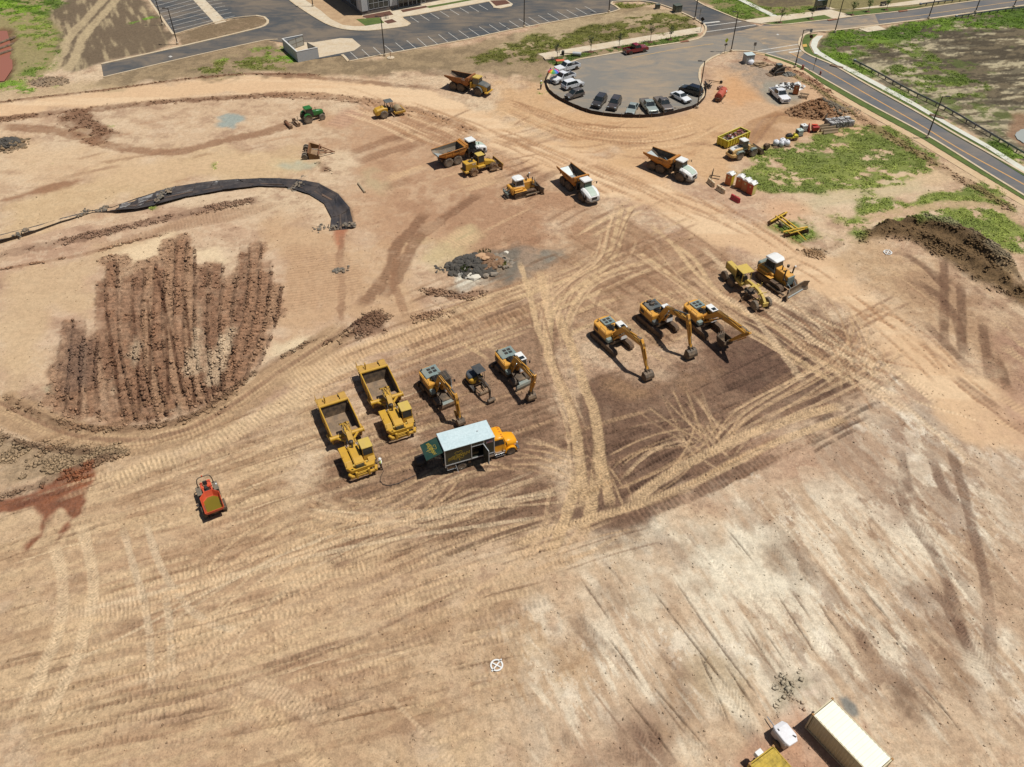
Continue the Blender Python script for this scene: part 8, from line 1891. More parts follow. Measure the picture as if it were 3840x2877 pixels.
# roll-off dumpster with its load
DY = mat("dumpster_yellow",(222,204,20), .5,0, .2)
t = thing("dumpster", "yellow open roll-off dumpster full of scrap next to the wheel loader", "dumpster",(40.94,141.0),39.4)
mb = MB()
for s in (-1,1):
    mb.bx(-3.2,3.2,s * 1.15 - .04,s * 1.15 + .04, .3,1.5)
    for k in range(9): mb.bx(-3.1 + k * .77 - .06,-3.1 + k * .77 + .06,s * 1.24 - .06,s * 1.24 + .06, .25,1.45)
mb.bx(-3.24,-3.16,-1.15,1.15, .3,1.5).bx(3.16,3.24,-1.15,1.15, .3,1.5).bx(-3.2,3.2,-1.15,1.15, .25, .33)
for y in (-.85,0, .85): mb.bx(-3.34,-3.22,y - .12,y + .12, .1,1.45)
part("shell",mb,DY,t);part("rim",MB().bx(-3.28,3.28,-1.25,-1.08,1.48,1.58).bx(-3.28,3.28,1.08,1.25,1.48,1.58).bx(-3.28,-3.1,-1.1,1.1,1.48,1.58).bx(3.1,3.28,-1.1,1.1,1.48,1.58),mat("rim_pale_yellow",(230,216,90), .5,0, .2),t);part("underframe",MB().bx(-3.0,3.0,-.6,-.45, .0, .25).bx(-3.0,3.0, .45, .6, .0, .25),BLK,t)
rn = random.Random(5)
for nm,m,n,xr in (("scrap_dark",RUSTD,70,(-3,3)),("scrap_red",mat("scrap_red",(140,48,46), .6,0, .3),46,(-1.6,2.8)),("scrap_white",mat("scrap_white",(216,212,212), .6,0, .3),30,(-3,2.8)),("scrap_pink",mat("scrap_pink",(196,110,120), .6,0, .3),10,(1.4,2.9))):
    mb = MB()
    for k in range(n):
        c = (rn.uniform(*xr),rn.uniform(-1.0,1.0),rn.uniform(.95,1.5));mb.box(c,(rn.uniform(.1, .7),rn.uniform(.05, .3),rn.uniform(.03, .2)),rn.uniform(0,3),ry=rn.uniform(-.5, .5))
    o = part(nm,mb,m,t);o["kind"] = "stuff"
part("scrap_bed",MB().bx(-3.14,3.14,-1.1,1.1, .4,1.05),RUSTD,t)
# fork attachment,loose buckets
p = G3(2620 + 240 * .2052,440 + 1090 * .2052);t = thing("pallet_forks", "black pallet fork frame standing on the dirt by the cream barrier", "fork attachment",(p.x,p.y),-20)
fr = MB()
for z in (.15, .6,1.1): fr.tube([(0,-.75,z),(0, .75,z)], .06,5)
for y in (-.75,-.25, .25, .75): fr.tube([(0,y, .1),(0,y,1.25)], .05,5)
part("frame",fr,POLE,t);part("fork",MB().bx(0,1.4,-.55,-.42, .02, .1),POLE,t);part("fork",MB().bx(0,1.4, .42, .55, .02, .1),POLE,t)
p = G3(2620 + 1270 * .2052,440 + 590 * .2052);t = thing("loose_bucket", "small toothed digging bucket left on the dirt beside the bulk bags", "bucket",(p.x,p.y),200);bucket(t,0, .95, .9, .75, .8,RUSTD,4)
# bulk bags,roller,tanks
p = G3(2760 + 820 * .2079,360 + 920 * .2079);BAG = mat("white_bag",(238,240,244), .7,0, .08)
for i,(x,y,s_,lb) in enumerate(((-1.0, .1,1.0, "white bulk bag at the left end of the pallet"),(-.1,-.35, .8, "smallest white bulk bag at the front of the pallet"),(.35, .75,1.05, "tallest white bulk bag at the back of the pallet"),(1.0, .0, .95, "white bulk bag at the right end, nearest the trench roller"))):
    b = thing("bulk_bag",lb, "bag",(p.x + x,p.y + y + .4, .14),i * 20, "white bulk bags on a pallet");part("sack",MB().latheZ([(.35 * s_,0),(.55 * s_, .1),(.58 * s_, .5),(.5 * s_, .85),(.25 * s_, .95)],(0,0,0),14),BAG,b,0,60);part("tied_top",MB().latheZ([(.25 * s_, .93),(.1,1.0),(.16,1.08)],(0,0,0),10),BAG,b)
t = thing("pallet", "dark pallet under the white bulk bags", "pallet",(p.x,p.y + .5),12)
for k in range(5): part("slat",MB().bx(-1.7,1.7,-.75 + k * .36 - .12,-.75 + k * .36 + .12, .09, .13),RUSTD,t)
part("bearer",MB().bx(-1.6,-1.45,-.85, .85,0, .09).bx(-.08, .08,-.85, .85,0, .09).bx(1.45,1.6,-.85, .85,0, .09),RUSTD,t)
p = G3(2760 + 1000 * .2079,360 + 815 * .2079);t = thing("trench_roller", "small yellow and black trench roller in front of the water tanks", "roller",(p.x,p.y + .3),12)
for x in (-.65, .65): part("drum",MB().latheY([(.2,-.45),(.36,-.43),(.36, .43),(.2, .45)],(x,0, .36),18, .08),STLD,t)
part("body",MB().bx(-1.2,1.15,-.42, .42, .5, .85),DY,t, .06);part("engine_cover",MB().loft([[(x,-.42, .85),(x, .42, .85),(x, .35,z),(x,-.35,z)] for x,z in ((-1.2,1.1),(-.9,1.35),(-.2,1.35),(0,1.15))]),BLK,t, .05);part("mast",MB().bx(.2, .45,-.12, .12, .85,1.45).bx(.3,1.1,-.4, .4, .85,1.05),DY,t, .03)
for (x,y,lb,dk) in ((1140,740, "pale green water tank in a cage right behind the trench roller",0),(1215,655, "white water tank in a cage beside the red wedge plates",1)):
    p = G3(2760 + x * .2079,360 + y * .2079);t = thing("water_tank",lb, "tank",(p.x,p.y + .5),20);part("tank",MB().bx(-.55, .55,-.5, .5, .18,1.3),mat("tank_pale",(206,226,216), .4,0, .1) if not dk else WHT,t, .06);part("screw_lid",MB().latheZ([(.12,1.3),(.12,1.36)],(0,0,0),10),BLK,t)
    cg = MB()
    for k in range(6):
        for s in (-1,1): cg.tube([(-.58 + k * .232,s * .53, .1),(-.58 + k * .232,s * .53,1.3)], .015,4);cg.tube([(s * .58,-.53 + k * .21, .1),(s * .58,-.53 + k * .21,1.3)], .015,4)
    for z in (.3, .7,1.1): cg.tube([(-.58,-.53,z),(.58,-.53,z),(.58, .53,z),(-.58, .53,z),(-.58,-.53,z)], .015,4)
    part("cage",cg,GALV,t);part("pallet_base",MB().bx(-.6, .6,-.55, .55,0, .16),BLK,t);part("open_end",MB().bx(-.57,-.55,-.42, .42, .3,1.15),BLK,t)
RW = mat("plate_red",(176,36,40), .5,0, .2)
p = G3(2760 + 1300 * .2079,360 + 640 * .2079);t = thing("red_wedge", "tall dark red steel wedge plate between the tanks and the red hopper", "steel plate",(p.x,p.y),-70);part("plate",MB().add([(-.6,-.06,0),(.6,-.06,0),(-.2,-.06,1.6),(-.6, .06,0),(.6, .06,0),(-.2, .06,1.6)],[(0,1,2),(5,4,3),(0,3,4,1),(1,4,5,2),(2,5,3,0)]),RW,t);part("foot",MB().bx(-.6, .6,-.3, .3,0, .06),RW,t)
p = G3(2760 + 1410 * .2079,360 + 650 * .2079);t = thing("red_hopper", "red and orange spreader hopper lying left of the concrete barriers", "hopper",(p.x,p.y),10);part("hopper",MB().box((0,0, .75),(1.0, .9, .8),top=(1.3,1.3)),RW,t, .03);part("chute",MB().box((-.1, .3,1.35),(1.4, .4, .1), .2,ry=.2),mat("plate_orange",(226,74,40), .5,0, .15),t);part("leg",MB().bx(-.4,-.3,-.4, .4,0, .4),STLD,t);part("leg",MB().bx(.3, .4,-.4, .4,0, .4),STLD,t)
CBAR = mat("barrier_concrete",(164,146,118), .9,0, .35)
for (x,y,lb) in ((1600,600, "weathered concrete barrier at the back of the three, against the stone pallets"),(1660,640, "weathered concrete barrier in the middle of the three"),(1710,685, "weathered concrete barrier at the front of the three, nearest the grass")):
    p = G3(2760 + x * .2079,360 + y * .2079);t = thing("concrete_barrier",lb, "barrier",(p.x,p.y + .3),14, "concrete barriers beside the stone pallets")
    P = [(-.3,0),(.3,0),(.28, .2),(.14, .45),(.09, .85),(-.09, .85),(-.14, .45),(-.28, .2)];part("block",MB().loft([[(x_,q[0],q[1]) for q in P] for x_ in (-1.6,1.5)][::-1]),CBAR,t, .02);part("lifting_slot",MB().bx(-.9,-.6,-.31, .31,0, .08).bx(.6, .9,-.31, .31,0, .08),BLK,t)
p = G3(2760 + 1615 * .2079,360 + 440 * .2079);t = thing("steel_wedge", "rusty steel wedge standing upright in front of the spoil heap", "steel plate",(p.x,p.y),60);part("plate",MB().prism([(-.7,0),(.6,0),(.2,1.3),(-.1,1.5)],-.1, .1),STL,t);part("rib",MB().box((0, .15, .5),(.9, .2, .15)).box((-.2, .15, .9),(.5, .15, .12)),STLD,t)
# pallets of stone
STN = [mat("stone_grey",(150,152,154), .85,0, .3),mat("stone_pale",(192,192,190), .85,0, .3),mat("stone_dark",(104,106,108), .85,0, .3)]
p = G3(2760 + 1880 * .2079,360 + 560 * .2079);ang = math.radians(14)
for i in range(2):
    for j in range(4):
        q = p + Vector((math.cos(ang) * (j * 1.28 - 1.9) - math.sin(ang) * i * 1.3,math.sin(ang) * (j * 1.28 - 1.9) + math.cos(ang) * i * 1.3,0))
        lb = ["leftmost front pallet of grey stone next to the concrete barriers", "second front pallet of grey stone from the concrete barriers", "third front pallet of grey stone from the concrete barriers", "right-hand front pallet of grey stone nearest the grass", "leftmost back pallet of grey stone, towards the steel wedge", "second back pallet of grey stone from the steel wedge", "third back pallet of grey stone from the steel wedge", "right-hand back pallet of grey stone with white wrap"][i * 4 + j]
        t = thing("stone_pallet",lb, "pallet",(q.x,q.y),14, "pallets of grey building stone");part("pallet",MB().bx(-.58, .58,-.58, .58, .0, .12),mat("pallet_wood",(150,130,100), .85,0, .3),t)
        for lv in range(4):
            for a in range(3):
                for b in range(2):
                    part("stone",MB().box((-.38 + a * .38 + rn.uniform(-.03, .03),-.28 + b * .56 + rn.uniform(-.03, .03), .26 + lv * .27),(rn.uniform(.3, .38),rn.uniform(.44, .55),rn.uniform(.2, .27)),rn.uniform(-.12, .12)),rn.choice(STN),t)
        if i == 1 and j == 3: part("wrap",MB().bx(-.6, .6,-.1, .1,1.24,1.26),WHT,t)
# red fuel tank
p,q = G3(*cq(300,735)),G3(*cq(405,610));h = heading(p,q);c = (p + q) / 2;TNK = mat("tank_red",(192,76,56), .5,0, .25)
t = thing("fuel_tank", "red cylindrical tank on skids right of the silt fence", "tank",(c.x,c.y + .5),h);mb = MB();mb.loft([[(x,math.cos(2 * PI * k / 20) * r,1.05 + math.sin(2 * PI * k / 20) * r) for k in range(20)] for x,r in ((-1.95, .5),(-1.85, .78),(1.85, .78),(1.95, .5))][::-1])
part("shell",mb,TNK,t,0,40);part("skid",MB().bx(-1.7,1.7,-.6,-.45,0, .3).bx(-1.7,1.7, .45, .6,0, .3),RUSTD,t);part("saddle",MB().bx(-1.2,-1.0,-.7, .7, .2, .5).bx(1.0,1.2,-.7, .7, .2, .5),RUSTD,t);part("pump",MB().bx(-2.2,-1.95,-.4, .4, .3, .9),RUSTD,t, .03);part("label_plate",MB().box((1.2,-.76,1.3),(.5, .03, .3),rx=-.35),WHT,t);part("manway",MB().latheZ([(.2,1.8),(.2,1.92),(.1,1.96)],(.3,0,0),12),TNK,t);hoses(t,[[(-2.0,-.3, .6),(-2.4,-.8,1.2),(-2.5,-1.0, .5),(-2.1,-1.2, .05),(-1.4,-1.3, .03)],[(-2.0, .2, .5),(-2.5, .5, .9),(-2.7, .6, .3)]], .04)
p = G3(*cq(345,535));tag(part("parts_crate",MB().box((p.x,p.y, .3),(1.1, .7, .5), .5).box((p.x + .1,p.y, .6),(.7, .5, .2), .5),mat("crate_pink",(176,130,120), .7,0, .3)), "small pinkish crate behind the red tank", "crate")
p = G3(*cq(185,500));t = thing("hose_bundle", "tangle of black hoses and fittings behind the kerb by the black SUV", "hoses",(p.x,p.y));H_ = []
for k in range(14):
    a = rn.uniform(0,6.28);H_.append([(rn.uniform(-.6, .6),rn.uniform(-1.6,1.6), .1),(math.cos(a) * .8,math.sin(a) * 1.6,rn.uniform(.3,1.0)),(rn.uniform(-.6, .6),rn.uniform(-1.6,1.6), .05)])
hoses(t,H_, .06)
p = G3(*cq(260,445));t = thing("axle_bar", "rusty axle bar lying on the dirt above the red tank", "axle",(p.x,p.y),-24);part("bar",MB().cyl((-1.8,0, .25),(1.6,0, .3), .08,6),RUSTD,t);part("hub",MB().latheY([(.1,-.15),(.32,-.1),(.32, .1),(.1, .15)],(1.6,0, .32),12),BLK,t)
# skid steer,gravel,lumber,bag,picnic table,rubble
p = G3(*cq(1090,335));t = thing("skid_steer", "black skid steer loader with rubber tracks beside the gravel pile", "skid steer",(p.x,p.y),-158)
for s in (-1,1): track(t,-1.2,1.2,s * .78, .42, .72,BLK, .03)
part("body",MB().bx(-1.4, .8,-.55, .55, .4,1.35),mat("skid_dark",(46,46,44), .5,0, .3),t, .06);cabin(t,(-.6, .75,-.5, .5),(-.55, .6,-.48, .48),1.2,2.05,1.3,BLK,GLS,mat("skid_roof",(96,112,112), .5,0, .2), .08, .05)
for s in (-1,1): part("lift_arm",arm([(-1.4,1.5),(-.2,1.5),(1.1, .95),(1.6, .35)],[.3, .22, .22, .2], .14,s * .68),mat("arm_grey",(96,92,84), .5,0, .3),t)
part("bucket",MB().prism([(1.5, .08),(2.4, .03),(2.4, .07),(1.65, .16),(1.5, .65),(1.42, .6)],-.95, .95),STLD,t);part("cutting_edge",MB().bx(2.35,2.55,-.95, .95, .03, .07),RUST,t)
def heap(name,label,px,rx,ry,h,deg,groups,seed,cat="heap",base=None):
    p = G3(*px) if px[0] > 400 or True else G(*px);t = thing(name,label,cat,(p.x,p.y),deg);r2 = random.Random(seed);mb = MB();n = 20;L_ = []
    for k in range(5):
        f = 1 - k / 4.6;L_.append([(math.cos(2 * PI * i / n) * rx * f * (1 + .12 * math.sin(i * 2.3 + seed)),math.sin(2 * PI * i / n) * ry * f * (1 + .12 * math.cos(i * 1.7 + seed)),-.1 + h * (1 - f) ** .8 * .9) for i in range(n)])
    part("mound",mb.loft(L_),base or groups[0][1],t,0,60)
    for nm,m,cnt,s0,s1,(a0,a1),(f0,f1) in groups:
        mb = MB()
        for k in range(cnt):
            a = r2.uniform(a0,a1);f = (f0 ** 2 + (f1 ** 2 - f0 ** 2) * r2.random()) ** .5;z = h * max(0,1 - f) ** .8 * .9;s = s0 + (s1 - s0) * r2.random() ** 2.5
            mb.rock((math.cos(a) * rx * f,math.sin(a) * ry * f,z),s, .7,r2)
        o = part(nm,mb,m,t);o["kind"] = "stuff"
    return t
GRV = mat("gravel_grey",(116,124,122), .95,0, .2,3.);DST = mat("rubble_dark",(74,72,68), .9,0, .3,1.5,(120,108,92));GST = mat("rubble_grey",(126,126,120), .9,0, .35,1.5);BST = mat("rubble_brown",(132,98,72), .95,0, .3,1.5);PST = mat("rubble_pale",(206,204,194), .9,0, .2,1.5);ETH = mat("heap_earth",(146,102,66), .97,0, .4,1.5);CHK = mat("chalk_white",(232,224,206), .9,0, .1)
heap("gravel_pile", "small blue-grey gravel pile beside the skid steer",cq(1235,350),1.5,1.2, .75,0,[("gravel",GRV,110, .08, .25,(0,6.28),(0,1))],2)
t = heap("rubble_heap", "heap of dark broken rock with pale slabs in the middle of the site",(1650 + 1050 * .1401,880 + 830 * .1401),4.6,2.7,1.6,10,[("rubble_dark",DST,330, .2, .75,(1.6,5.2),(0,1.08)),("rubble_grey",GST,260, .15, .6,(-.6,1.9),(0,1.1)),("rubble_earth",BST,150, .2, .8,(-1.4,1.2),(0, .75)),("rubble_pale",PST,60, .12, .42,(3.6,4.6),(.7,1.15)),("gravel_tail",DST,60, .1, .3,(2.9,3.4),(.8,1.45))],8,base=mat("heap_dark",(92,88,80), .95,0, .4,1.5))
for x,y,s_,m in ((-1.1,-2.7,1.2,CHK),(.6,-2.8,1.0,GST),(1.7,-2.6, .9,GST),(-2.0,-2.4, .7,CHK),(.3, .3, .9,mat("sandstone",(206,164,124), .9,0, .2)),(.9,-.4, .7,MATS["sandstone"]),(4.2, .6, .55,CHK)): part("slab",MB().rock((x,y, .2 + (1.3 if y > -1 else 0)),s_, .3,rn),m,t)
def weed(t,x,y,z,r,m,n=70):
    mb = MB()
    for k in range(n):
        a = rn.uniform(0,6.28);q = rn.random() ** .5 * r;b = rn.uniform(0,6.28);w_ = .09;c = (x + math.cos(a) * q,y + math.sin(a) * q,z)
        mb.add([(c[0] - math.cos(b) * w_,c[1] - math.sin(b) * w_,z),(c[0] + math.cos(b) * w_,c[1] + math.sin(b) * w_,z),(c[0] + rn.uniform(-.2, .2),c[1] + rn.uniform(-.2, .2),z + rn.uniform(.2, .5))],[(0,1,2),(2,1,0)])
    part("weed",mb,m,t)
WD = mat("weed_green",(74,106,34), .8,0, .2);WD2 = mat("weed_lime",(150,168,40), .8,0, .2)
weed(t,-2.3,-1.5, .8, .7,WD);weed(t,3.4,-.6, .4, .7,WD2,90);weed(t,1.2,2.6, .5,1.0,WD,90)
heap("spoil_heap", "brown and grey spoil heap between the picnic table and the stone pallets",(2760 + 1480 * .2079,360 + 290 * .2079),5.8,3.4,3.1,6,[("earth_clods",ETH,520, .1, .42,(2.0,5.3),(0,1.1)),("grey_rubble",mat("spoil_grey",(104,100,88), .95,0, .4,1.5),480, .1, .42,(-1.0,2.2),(0,1.1)),("scattered_clods",MATS["spoil_grey"],50, .1, .3,(-.4, .5),(1.1,1.5))],4,base=ETH)
heap("soil_pile", "dark soil and stone pile at the left edge of the picture",(26,545),3.6,3.0,1.2,0,[("dark_clods",DST,120, .2, .7,(0,6.28),(0, .7)),("earth_clods",mat("soil_olive",(104,92,70), .95,0, .4),160, .15, .5,(0,6.28),(.3,1.15))],14,base=mat("soil_dark",(62,60,52), .95,0, .3))
heap("rubble_pile", "black and white scatter of broken concrete behind the lone toilet",cq(1255,505),2.6,1.6, .5,0,[("black_scrap",BLK,60, .15, .6,(0,6.28),(0,1)),("white_scrap",WHT,90, .15, .5,(0,6.28),(0,1.2))],6)
heap("gravel_pile", "low grey gravel mound in the weeds at the far left field edge",(180,308),4.2,2.6, .7,0,[("gravel",mat("gravel_brown",(128,112,92), .95,0, .3),140, .1, .4,(0,6.28),(0,1.1))],16)
p = G3(*cq(860,235));t = thing("lumber_pile", "loose pile of weathered timber left of the skid steer", "timber pile",(p.x,p.y),15)
for k in range(14): part("board",MB().box((rn.uniform(-1.2,1.4),rn.uniform(-1.0,1.0), .08 + (k % 4) * .12),(rn.uniform(1.8,3.2), .22, .1),rn.uniform(-.6, .6)),mat("old_timber",(176,152,118), .85,0, .4) if k % 3 else RUSTD,t)
p = G3(*cq(740,215));t = thing("bulk_bag", "single white bulk bag beside the pale plant box", "bag",(p.x,p.y + .3));part("sack",MB().latheZ([(.5,0),(.8, .15),(.8, .6),(.5, .95),(.2,1.0)],(0,0,0),14),BAG,t,0,60);part("tied_top",MB().latheZ([(.2, .98),(.12,1.05),(.2,1.12)],(0,0,0),8),BAG,t)
p = G3(*cq(1435,650));t = thing("picnic_table", "dark wooden picnic table between the lone toilet and the spoil heap", "picnic table",(p.x,p.y + .3),-20)
for k in range(4): part("plank",MB().bx(-.9, .9,-.36 + k * .19,-.2 + k * .19, .72, .76),mat("dark_wood",(84,66,46), .85,0, .3),t)
for s in (-1,1):
    part("bench",MB().bx(-.9, .9,s * .72 - .13,s * .72 + .13, .42, .46),MATS["dark_wood"],t);part("leg",MB().tube([(s * .6,-.75,0),(s * .6,-.2, .72)], .05,4).tube([(s * .6, .75,0),(s * .6, .2, .72)], .05,4).tube([(s * .6,-.75, .4),(s * .6, .75, .4)], .05,4),MATS["dark_wood"],t)
# disc harrow
C_ = lambda x,y: (2880 + x * .08149,800 + y * .08149);p,q = G3(*C_(560,450)),G3(*C_(1150,900));h = heading(p,q);c = (p + q) / 2
t = thing("disc_harrow", "yellow disc harrow with rows of dark discs parked on grass", "harrow",(c.x,c.y),h);HY = mat("harrow_yellow",(226,182,40), .5,0, .15)
part("main_beam",MB().bx(-2.6,2.0,-.45,-.25, .75, .95).bx(-2.6,2.0, .25, .45, .75, .95),HY,t)
for x,sk_ in ((-2.2, .28),(1.9,-.1)):
    g = MB();g.T = Matrix.Translation((x,0,0)) @ Matrix.Rotation(sk_,4, 'Z');g.bx(-.12, .12,-2.2,2.2, .7, .88);part("gang_beam",g,HY,t);d = MB();d.T = Matrix.Translation((x + (.35 if x > 0 else -.3),0,0)) @ Matrix.Rotation(sk_,4, 'Z')
    for k in range(12): d.latheY([(.05,-.03),(.36, .0),(.05, .04)],(0,-2.1 + k * .38, .32),12)
    d.cyl((0,-2.2, .32),(0,2.2, .32), .05,6);part("disc_gang",d,RUSTD,t)
wheel(t,-.6,-.8, .38, .25,TYR,RUST,0);wheel(t,-.6, .8, .38, .25,TYR,RUST,0);part("axle",MB().cyl((-.6,-.8, .38),(-.6, .8, .38), .06,6),STLD,t);part("front_frame",MB().bx(2.3,2.45,-1.5,1.5, .65, .8).bx(1.9,2.4,-1.5,-1.4, .65, .8).bx(1.9,2.4,1.4,1.5, .65, .8),HY,t);part("drawbar",MB().tube([(2.4,0, .7),(4.6,0, .4)], .09,6),HY,t);part("hose",MB().tube([(2.4, .9, .7),(3.0,1.5,1.1),(3.4,1.4, .5),(3.0,1.1, .1),(2.6,1.1, .5)], .05,5),BLK,t)
# survey targets painted on panels
def target(px,r,label):
    p = G(*px);t = thing("survey_target",label, "survey marker",(p.x,p.y, .09),0, "survey targets");mb = MB();mb.loft([[(math.cos(2 * PI * k / 28) * q,math.sin(2 * PI * k / 28) * q,z) for k in range(28)] for q,z in ((r,0),(r, .02),(r * .76, .02),(r * .76,0))] ,caps=False);part("ring",mb,WHT,t)
    part("cross",MB().box((0,0, .012),(2.5 * r, .2 * r, .016), .95).box((0,0, .010),(1.6 * r, .2 * r, .016),-.5),WHT,t)
target((1073,1438), .6, "white ring and cross survey target on bare ground in the foreground");target((1917.5,546), .65, "white ring and cross survey target on the right-hand slope")

# ------------------------------------------------------------------ containers and trailer,bottom right
def ct5(x,y): return 2740 + x * .29837,2500 + y * .29837
def container(name,label,a,b,c,L,m,lid,H=2.6):
    """a: near-left roof corner, b: its neighbour across the short end"""
    A_,B_ = G3(*ct5(*a),H),G3(*ct5(*b),H);ex = (A_ - B_).normalized();h = math.degrees(math.atan2(ex.x,-ex.y)) ;Wd = (A_ - B_).length
    d = Vector((ex.y,-ex.x,0));cen = (A_ + B_) / 2 + d * L / 2;t = thing(name,label, "container",(cen.x,cen.y),math.degrees(math.atan2(d.y,d.x)), "shipping containers");w = Wd / 2 - .02;l = L / 2
    sd1 = MB()
    for s in (-1,1):
        n = int(L / .28);P = []
        for k in range(n):
            x = -l + .1 + (L - .2) * k / n;st = (L - .2) / n;P += [(x,s * (w - .05)),(x + st * .35,s * (w - .05)),(x + st * .5,s * (w - .01)),(x + st * .85,s * (w - .01))]
        P.append((l - .1,s * (w - .05)));vs = [(x,y, .15) for x,y in P] + [(x,y,H - .06) for x,y in P];n = len(P);sd1.add(vs,[((i,i + 1,i + 1 + n,i + n) if s < 0 else (i + 1,i,i + n,i + 1 + n)) for i in range(n - 1)])
    part("side_panel",sd1,m,t);ro = MB();n = int(L / .42);P = []
    for k in range(n): x = -l + .1 + (L - .2) * k / n;st = (L - .2) / n;P += [(x,H - .05),(x + st * .4,H - .05),(x + st * .5,H - .025),(x + st * .9,H - .025)]
    P.append((l - .1,H - .05));n = len(P);ro.add([(x,-w + .06,z) for x,z in P] + [(x,w - .06,z) for x,z in P],[(i,i + 1,i + 1 + n,i + n) for i in range(n - 1)]);part("roof_panel",ro,lid,t)
    fr = MB()
    for s in (-1,1): fr.bx(-l,l,s * w - .06,s * w + .02,H - .1,H).bx(-l,l,s * w - .06,s * w + .02, .05, .2)
    for x in (-l,l): fr.bx(x - .05,x + .05,-w,w,H - .12,H - .005).bx(x - .05,x + .05,-w,w, .05, .2);[fr.bx(x - .07,x + .07,s * w - .08,s * w + .015, .05,H - .01) for s in (-1,1)]
    part("frame",fr,m,t);part("floor",MB().bx(-l,l,-w + .05,w - .05, .1, .2),BLK,t)
    for x in (-l,l): part("end_wall",MB().bx(x - .03,x + .03,-w,w, .2,H - .1),m,t)
    for x in (-l,l):
        for s in (-1,1): part("corner_casting",MB().box((x,s * w,H - .04),(.2, .18, .14)),mat("casting_rust",(176,128,70), .7,0, .5),t)
    br = MB()
    for y in (-.8,-.3, .3, .8): br.cyl((-l - .07,y, .2),(-l - .07,y,H - .2), .025,6)
    part("lock_rod",br,GALV,t);return t
container("shipping_container", "cream shipping container at the bottom right corner",(1283,402),(1035,602),None,6.06,mat("container_beige",(222,210,172), .6,0, .25, .6),mat("container_cream",(255,250,228), .5,0, .06, .5,k=.76))
t = container("shipping_container", "stained yellow shipping container cut off by the bottom edge",(540,997),(240,1222),None,6.06,mat("container_yellow",(206,170,50), .6,0, .5, .8,(140,120,50)),mat("container_yellow_top",(222,188,70), .6,0, .9,1.4,(120,104,50)))
part("air_conditioner",MB().bx(-3.6,-3.1,-.1, .55,1.5,2.1),WHT,t, .03)
P = [G3(*ct5(*q),1.5) for q in ((690,675),(835,830),(690,995),(580,830))];cen = sum(P,Vector()) / 4;dx = ((P[1] + P[2]) / 2 - (P[0] + P[3]) / 2);h = math.degrees(math.atan2(dx.y,dx.x))
t = thing("white_trailer", "small white covered trailer with a muddy lid between the two containers", "trailer",(cen.x,cen.y),h);mm = mat("trailer_lid",(244,242,244), .5,0, .18,1.4,(120,126,120))
part("body",MB().bx(-.85, .75,-.68, .68, .4,1.2),mat("trailer_side",(214,206,204), .5,0, .2),t, .05);part("lid",MB().loft([[(x,-w_,1.2),(x,w_,1.2),(x,w_ * .85,z),(x,-w_ * .85,z)] for x,w_,z in ((-1.0, .55,1.35),(-.6, .76,1.5),(.5, .76,1.5),(.95, .5,1.35))]),mm,t, .04)
for s in (-1,1): wheel(t, .1,s * .8, .36, .22,TYR,RIMG,0)
part("tow_bar",MB().tube([(-.9,0, .45),(-2.1, .1, .4)], .05,6),GALV,t);part("latch",MB().box((.55, .4,1.52),(.3, .1, .04), .6).box((-.5,-.4,1.52),(.2, .1, .04)),BLK,t)
# ------------------------------------------------------------------ black plastic in the ditch,with its stone checks
LN = mat("liner_black",(34,40,48), .36,0, .3, .4,(112,96,84),bump=.1)
out = [(-12,511),(60,493),(130,473),(200,455),(246,447),(262,441),(300,427),(380,403),(470,390.5),(560,385.5),(640,387.5),(690,397),(730,419),(756,450),(764,491)]
inn = [(-12,524),(60,503),(130,480),(200,460),(250,455),(290,452),(335,443),(405,424.5),(482,410.5),(560,402),(618,404),(668,420),(700,440),(716,470),(713,496)]
So,Si = spline(gp(out),3.),spline(gp(inn),3.)
n = 130;ro_ = [So[int(i * (len(So) - 1) / n)] for i in range(n + 1)];ri_ = [Si[int(i * (len(Si) - 1) / n)] for i in range(n + 1)];mb = MB();vs = [];M_ = 9;r3 = random.Random(4);wob = [[r3.uniform(-.09, .09) for _ in range(M_ + 1)] for _ in range(n + 1)]
for i in range(n + 1):
    e0 = .12 * math.sin(i * .9) + .1 * math.sin(i * 2.3)
    for j in range(M_ + 1):
        f = j / M_;q = ro_[i] * (1 - f) + ri_[i] * f;wd = ri_[i] - ro_[i];k = -e0 * (1 - f) * .5;z = .07 - min(.40, .1 * float(np.hypot(*wd))) * (1 - (2 * f - 1) ** 2) + (wob[i][j] * (1 if 0 < j < M_ else .3) + .05 * math.sin(f * 17 + i * .35)) * min(1,float(np.hypot(*wd)) / 4)
        vs.append((q[0] + k,q[1] + k,z))
mb.add(vs,[(i * (M_ + 1) + j,(i + 1) * (M_ + 1) + j,(i + 1) * (M_ + 1) + j + 1,i * (M_ + 1) + j + 1) for i in range(n) for j in range(M_)])
tag(part("ditch_liner",mb,LN), "long strip of black plastic lining the curved ditch on the left", "plastic liner")
sd2 = MB();vs = []
for i in range(0,n + 1):
    for f in (.46 + .05 * math.sin(i * .21), .54 + .05 * math.sin(i * .3)): q = ro_[i] * (1 - f) + ri_[i] * f;vs.append((q[0],q[1],-.27 + .05 * math.sin(i * .5) + (-.3 if (i % 19) in (4,5,6,13,14) else 0)))
sd2.add(vs,[(2 * i,2 * i + 2,2 * i + 3,2 * i + 1) for i in range(n)]);o = part("ditch_mud",sd2,mat("ditch_mud",(128,100,80), .7,0, .6, .6,(70,64,60)));o["kind"] = "structure"
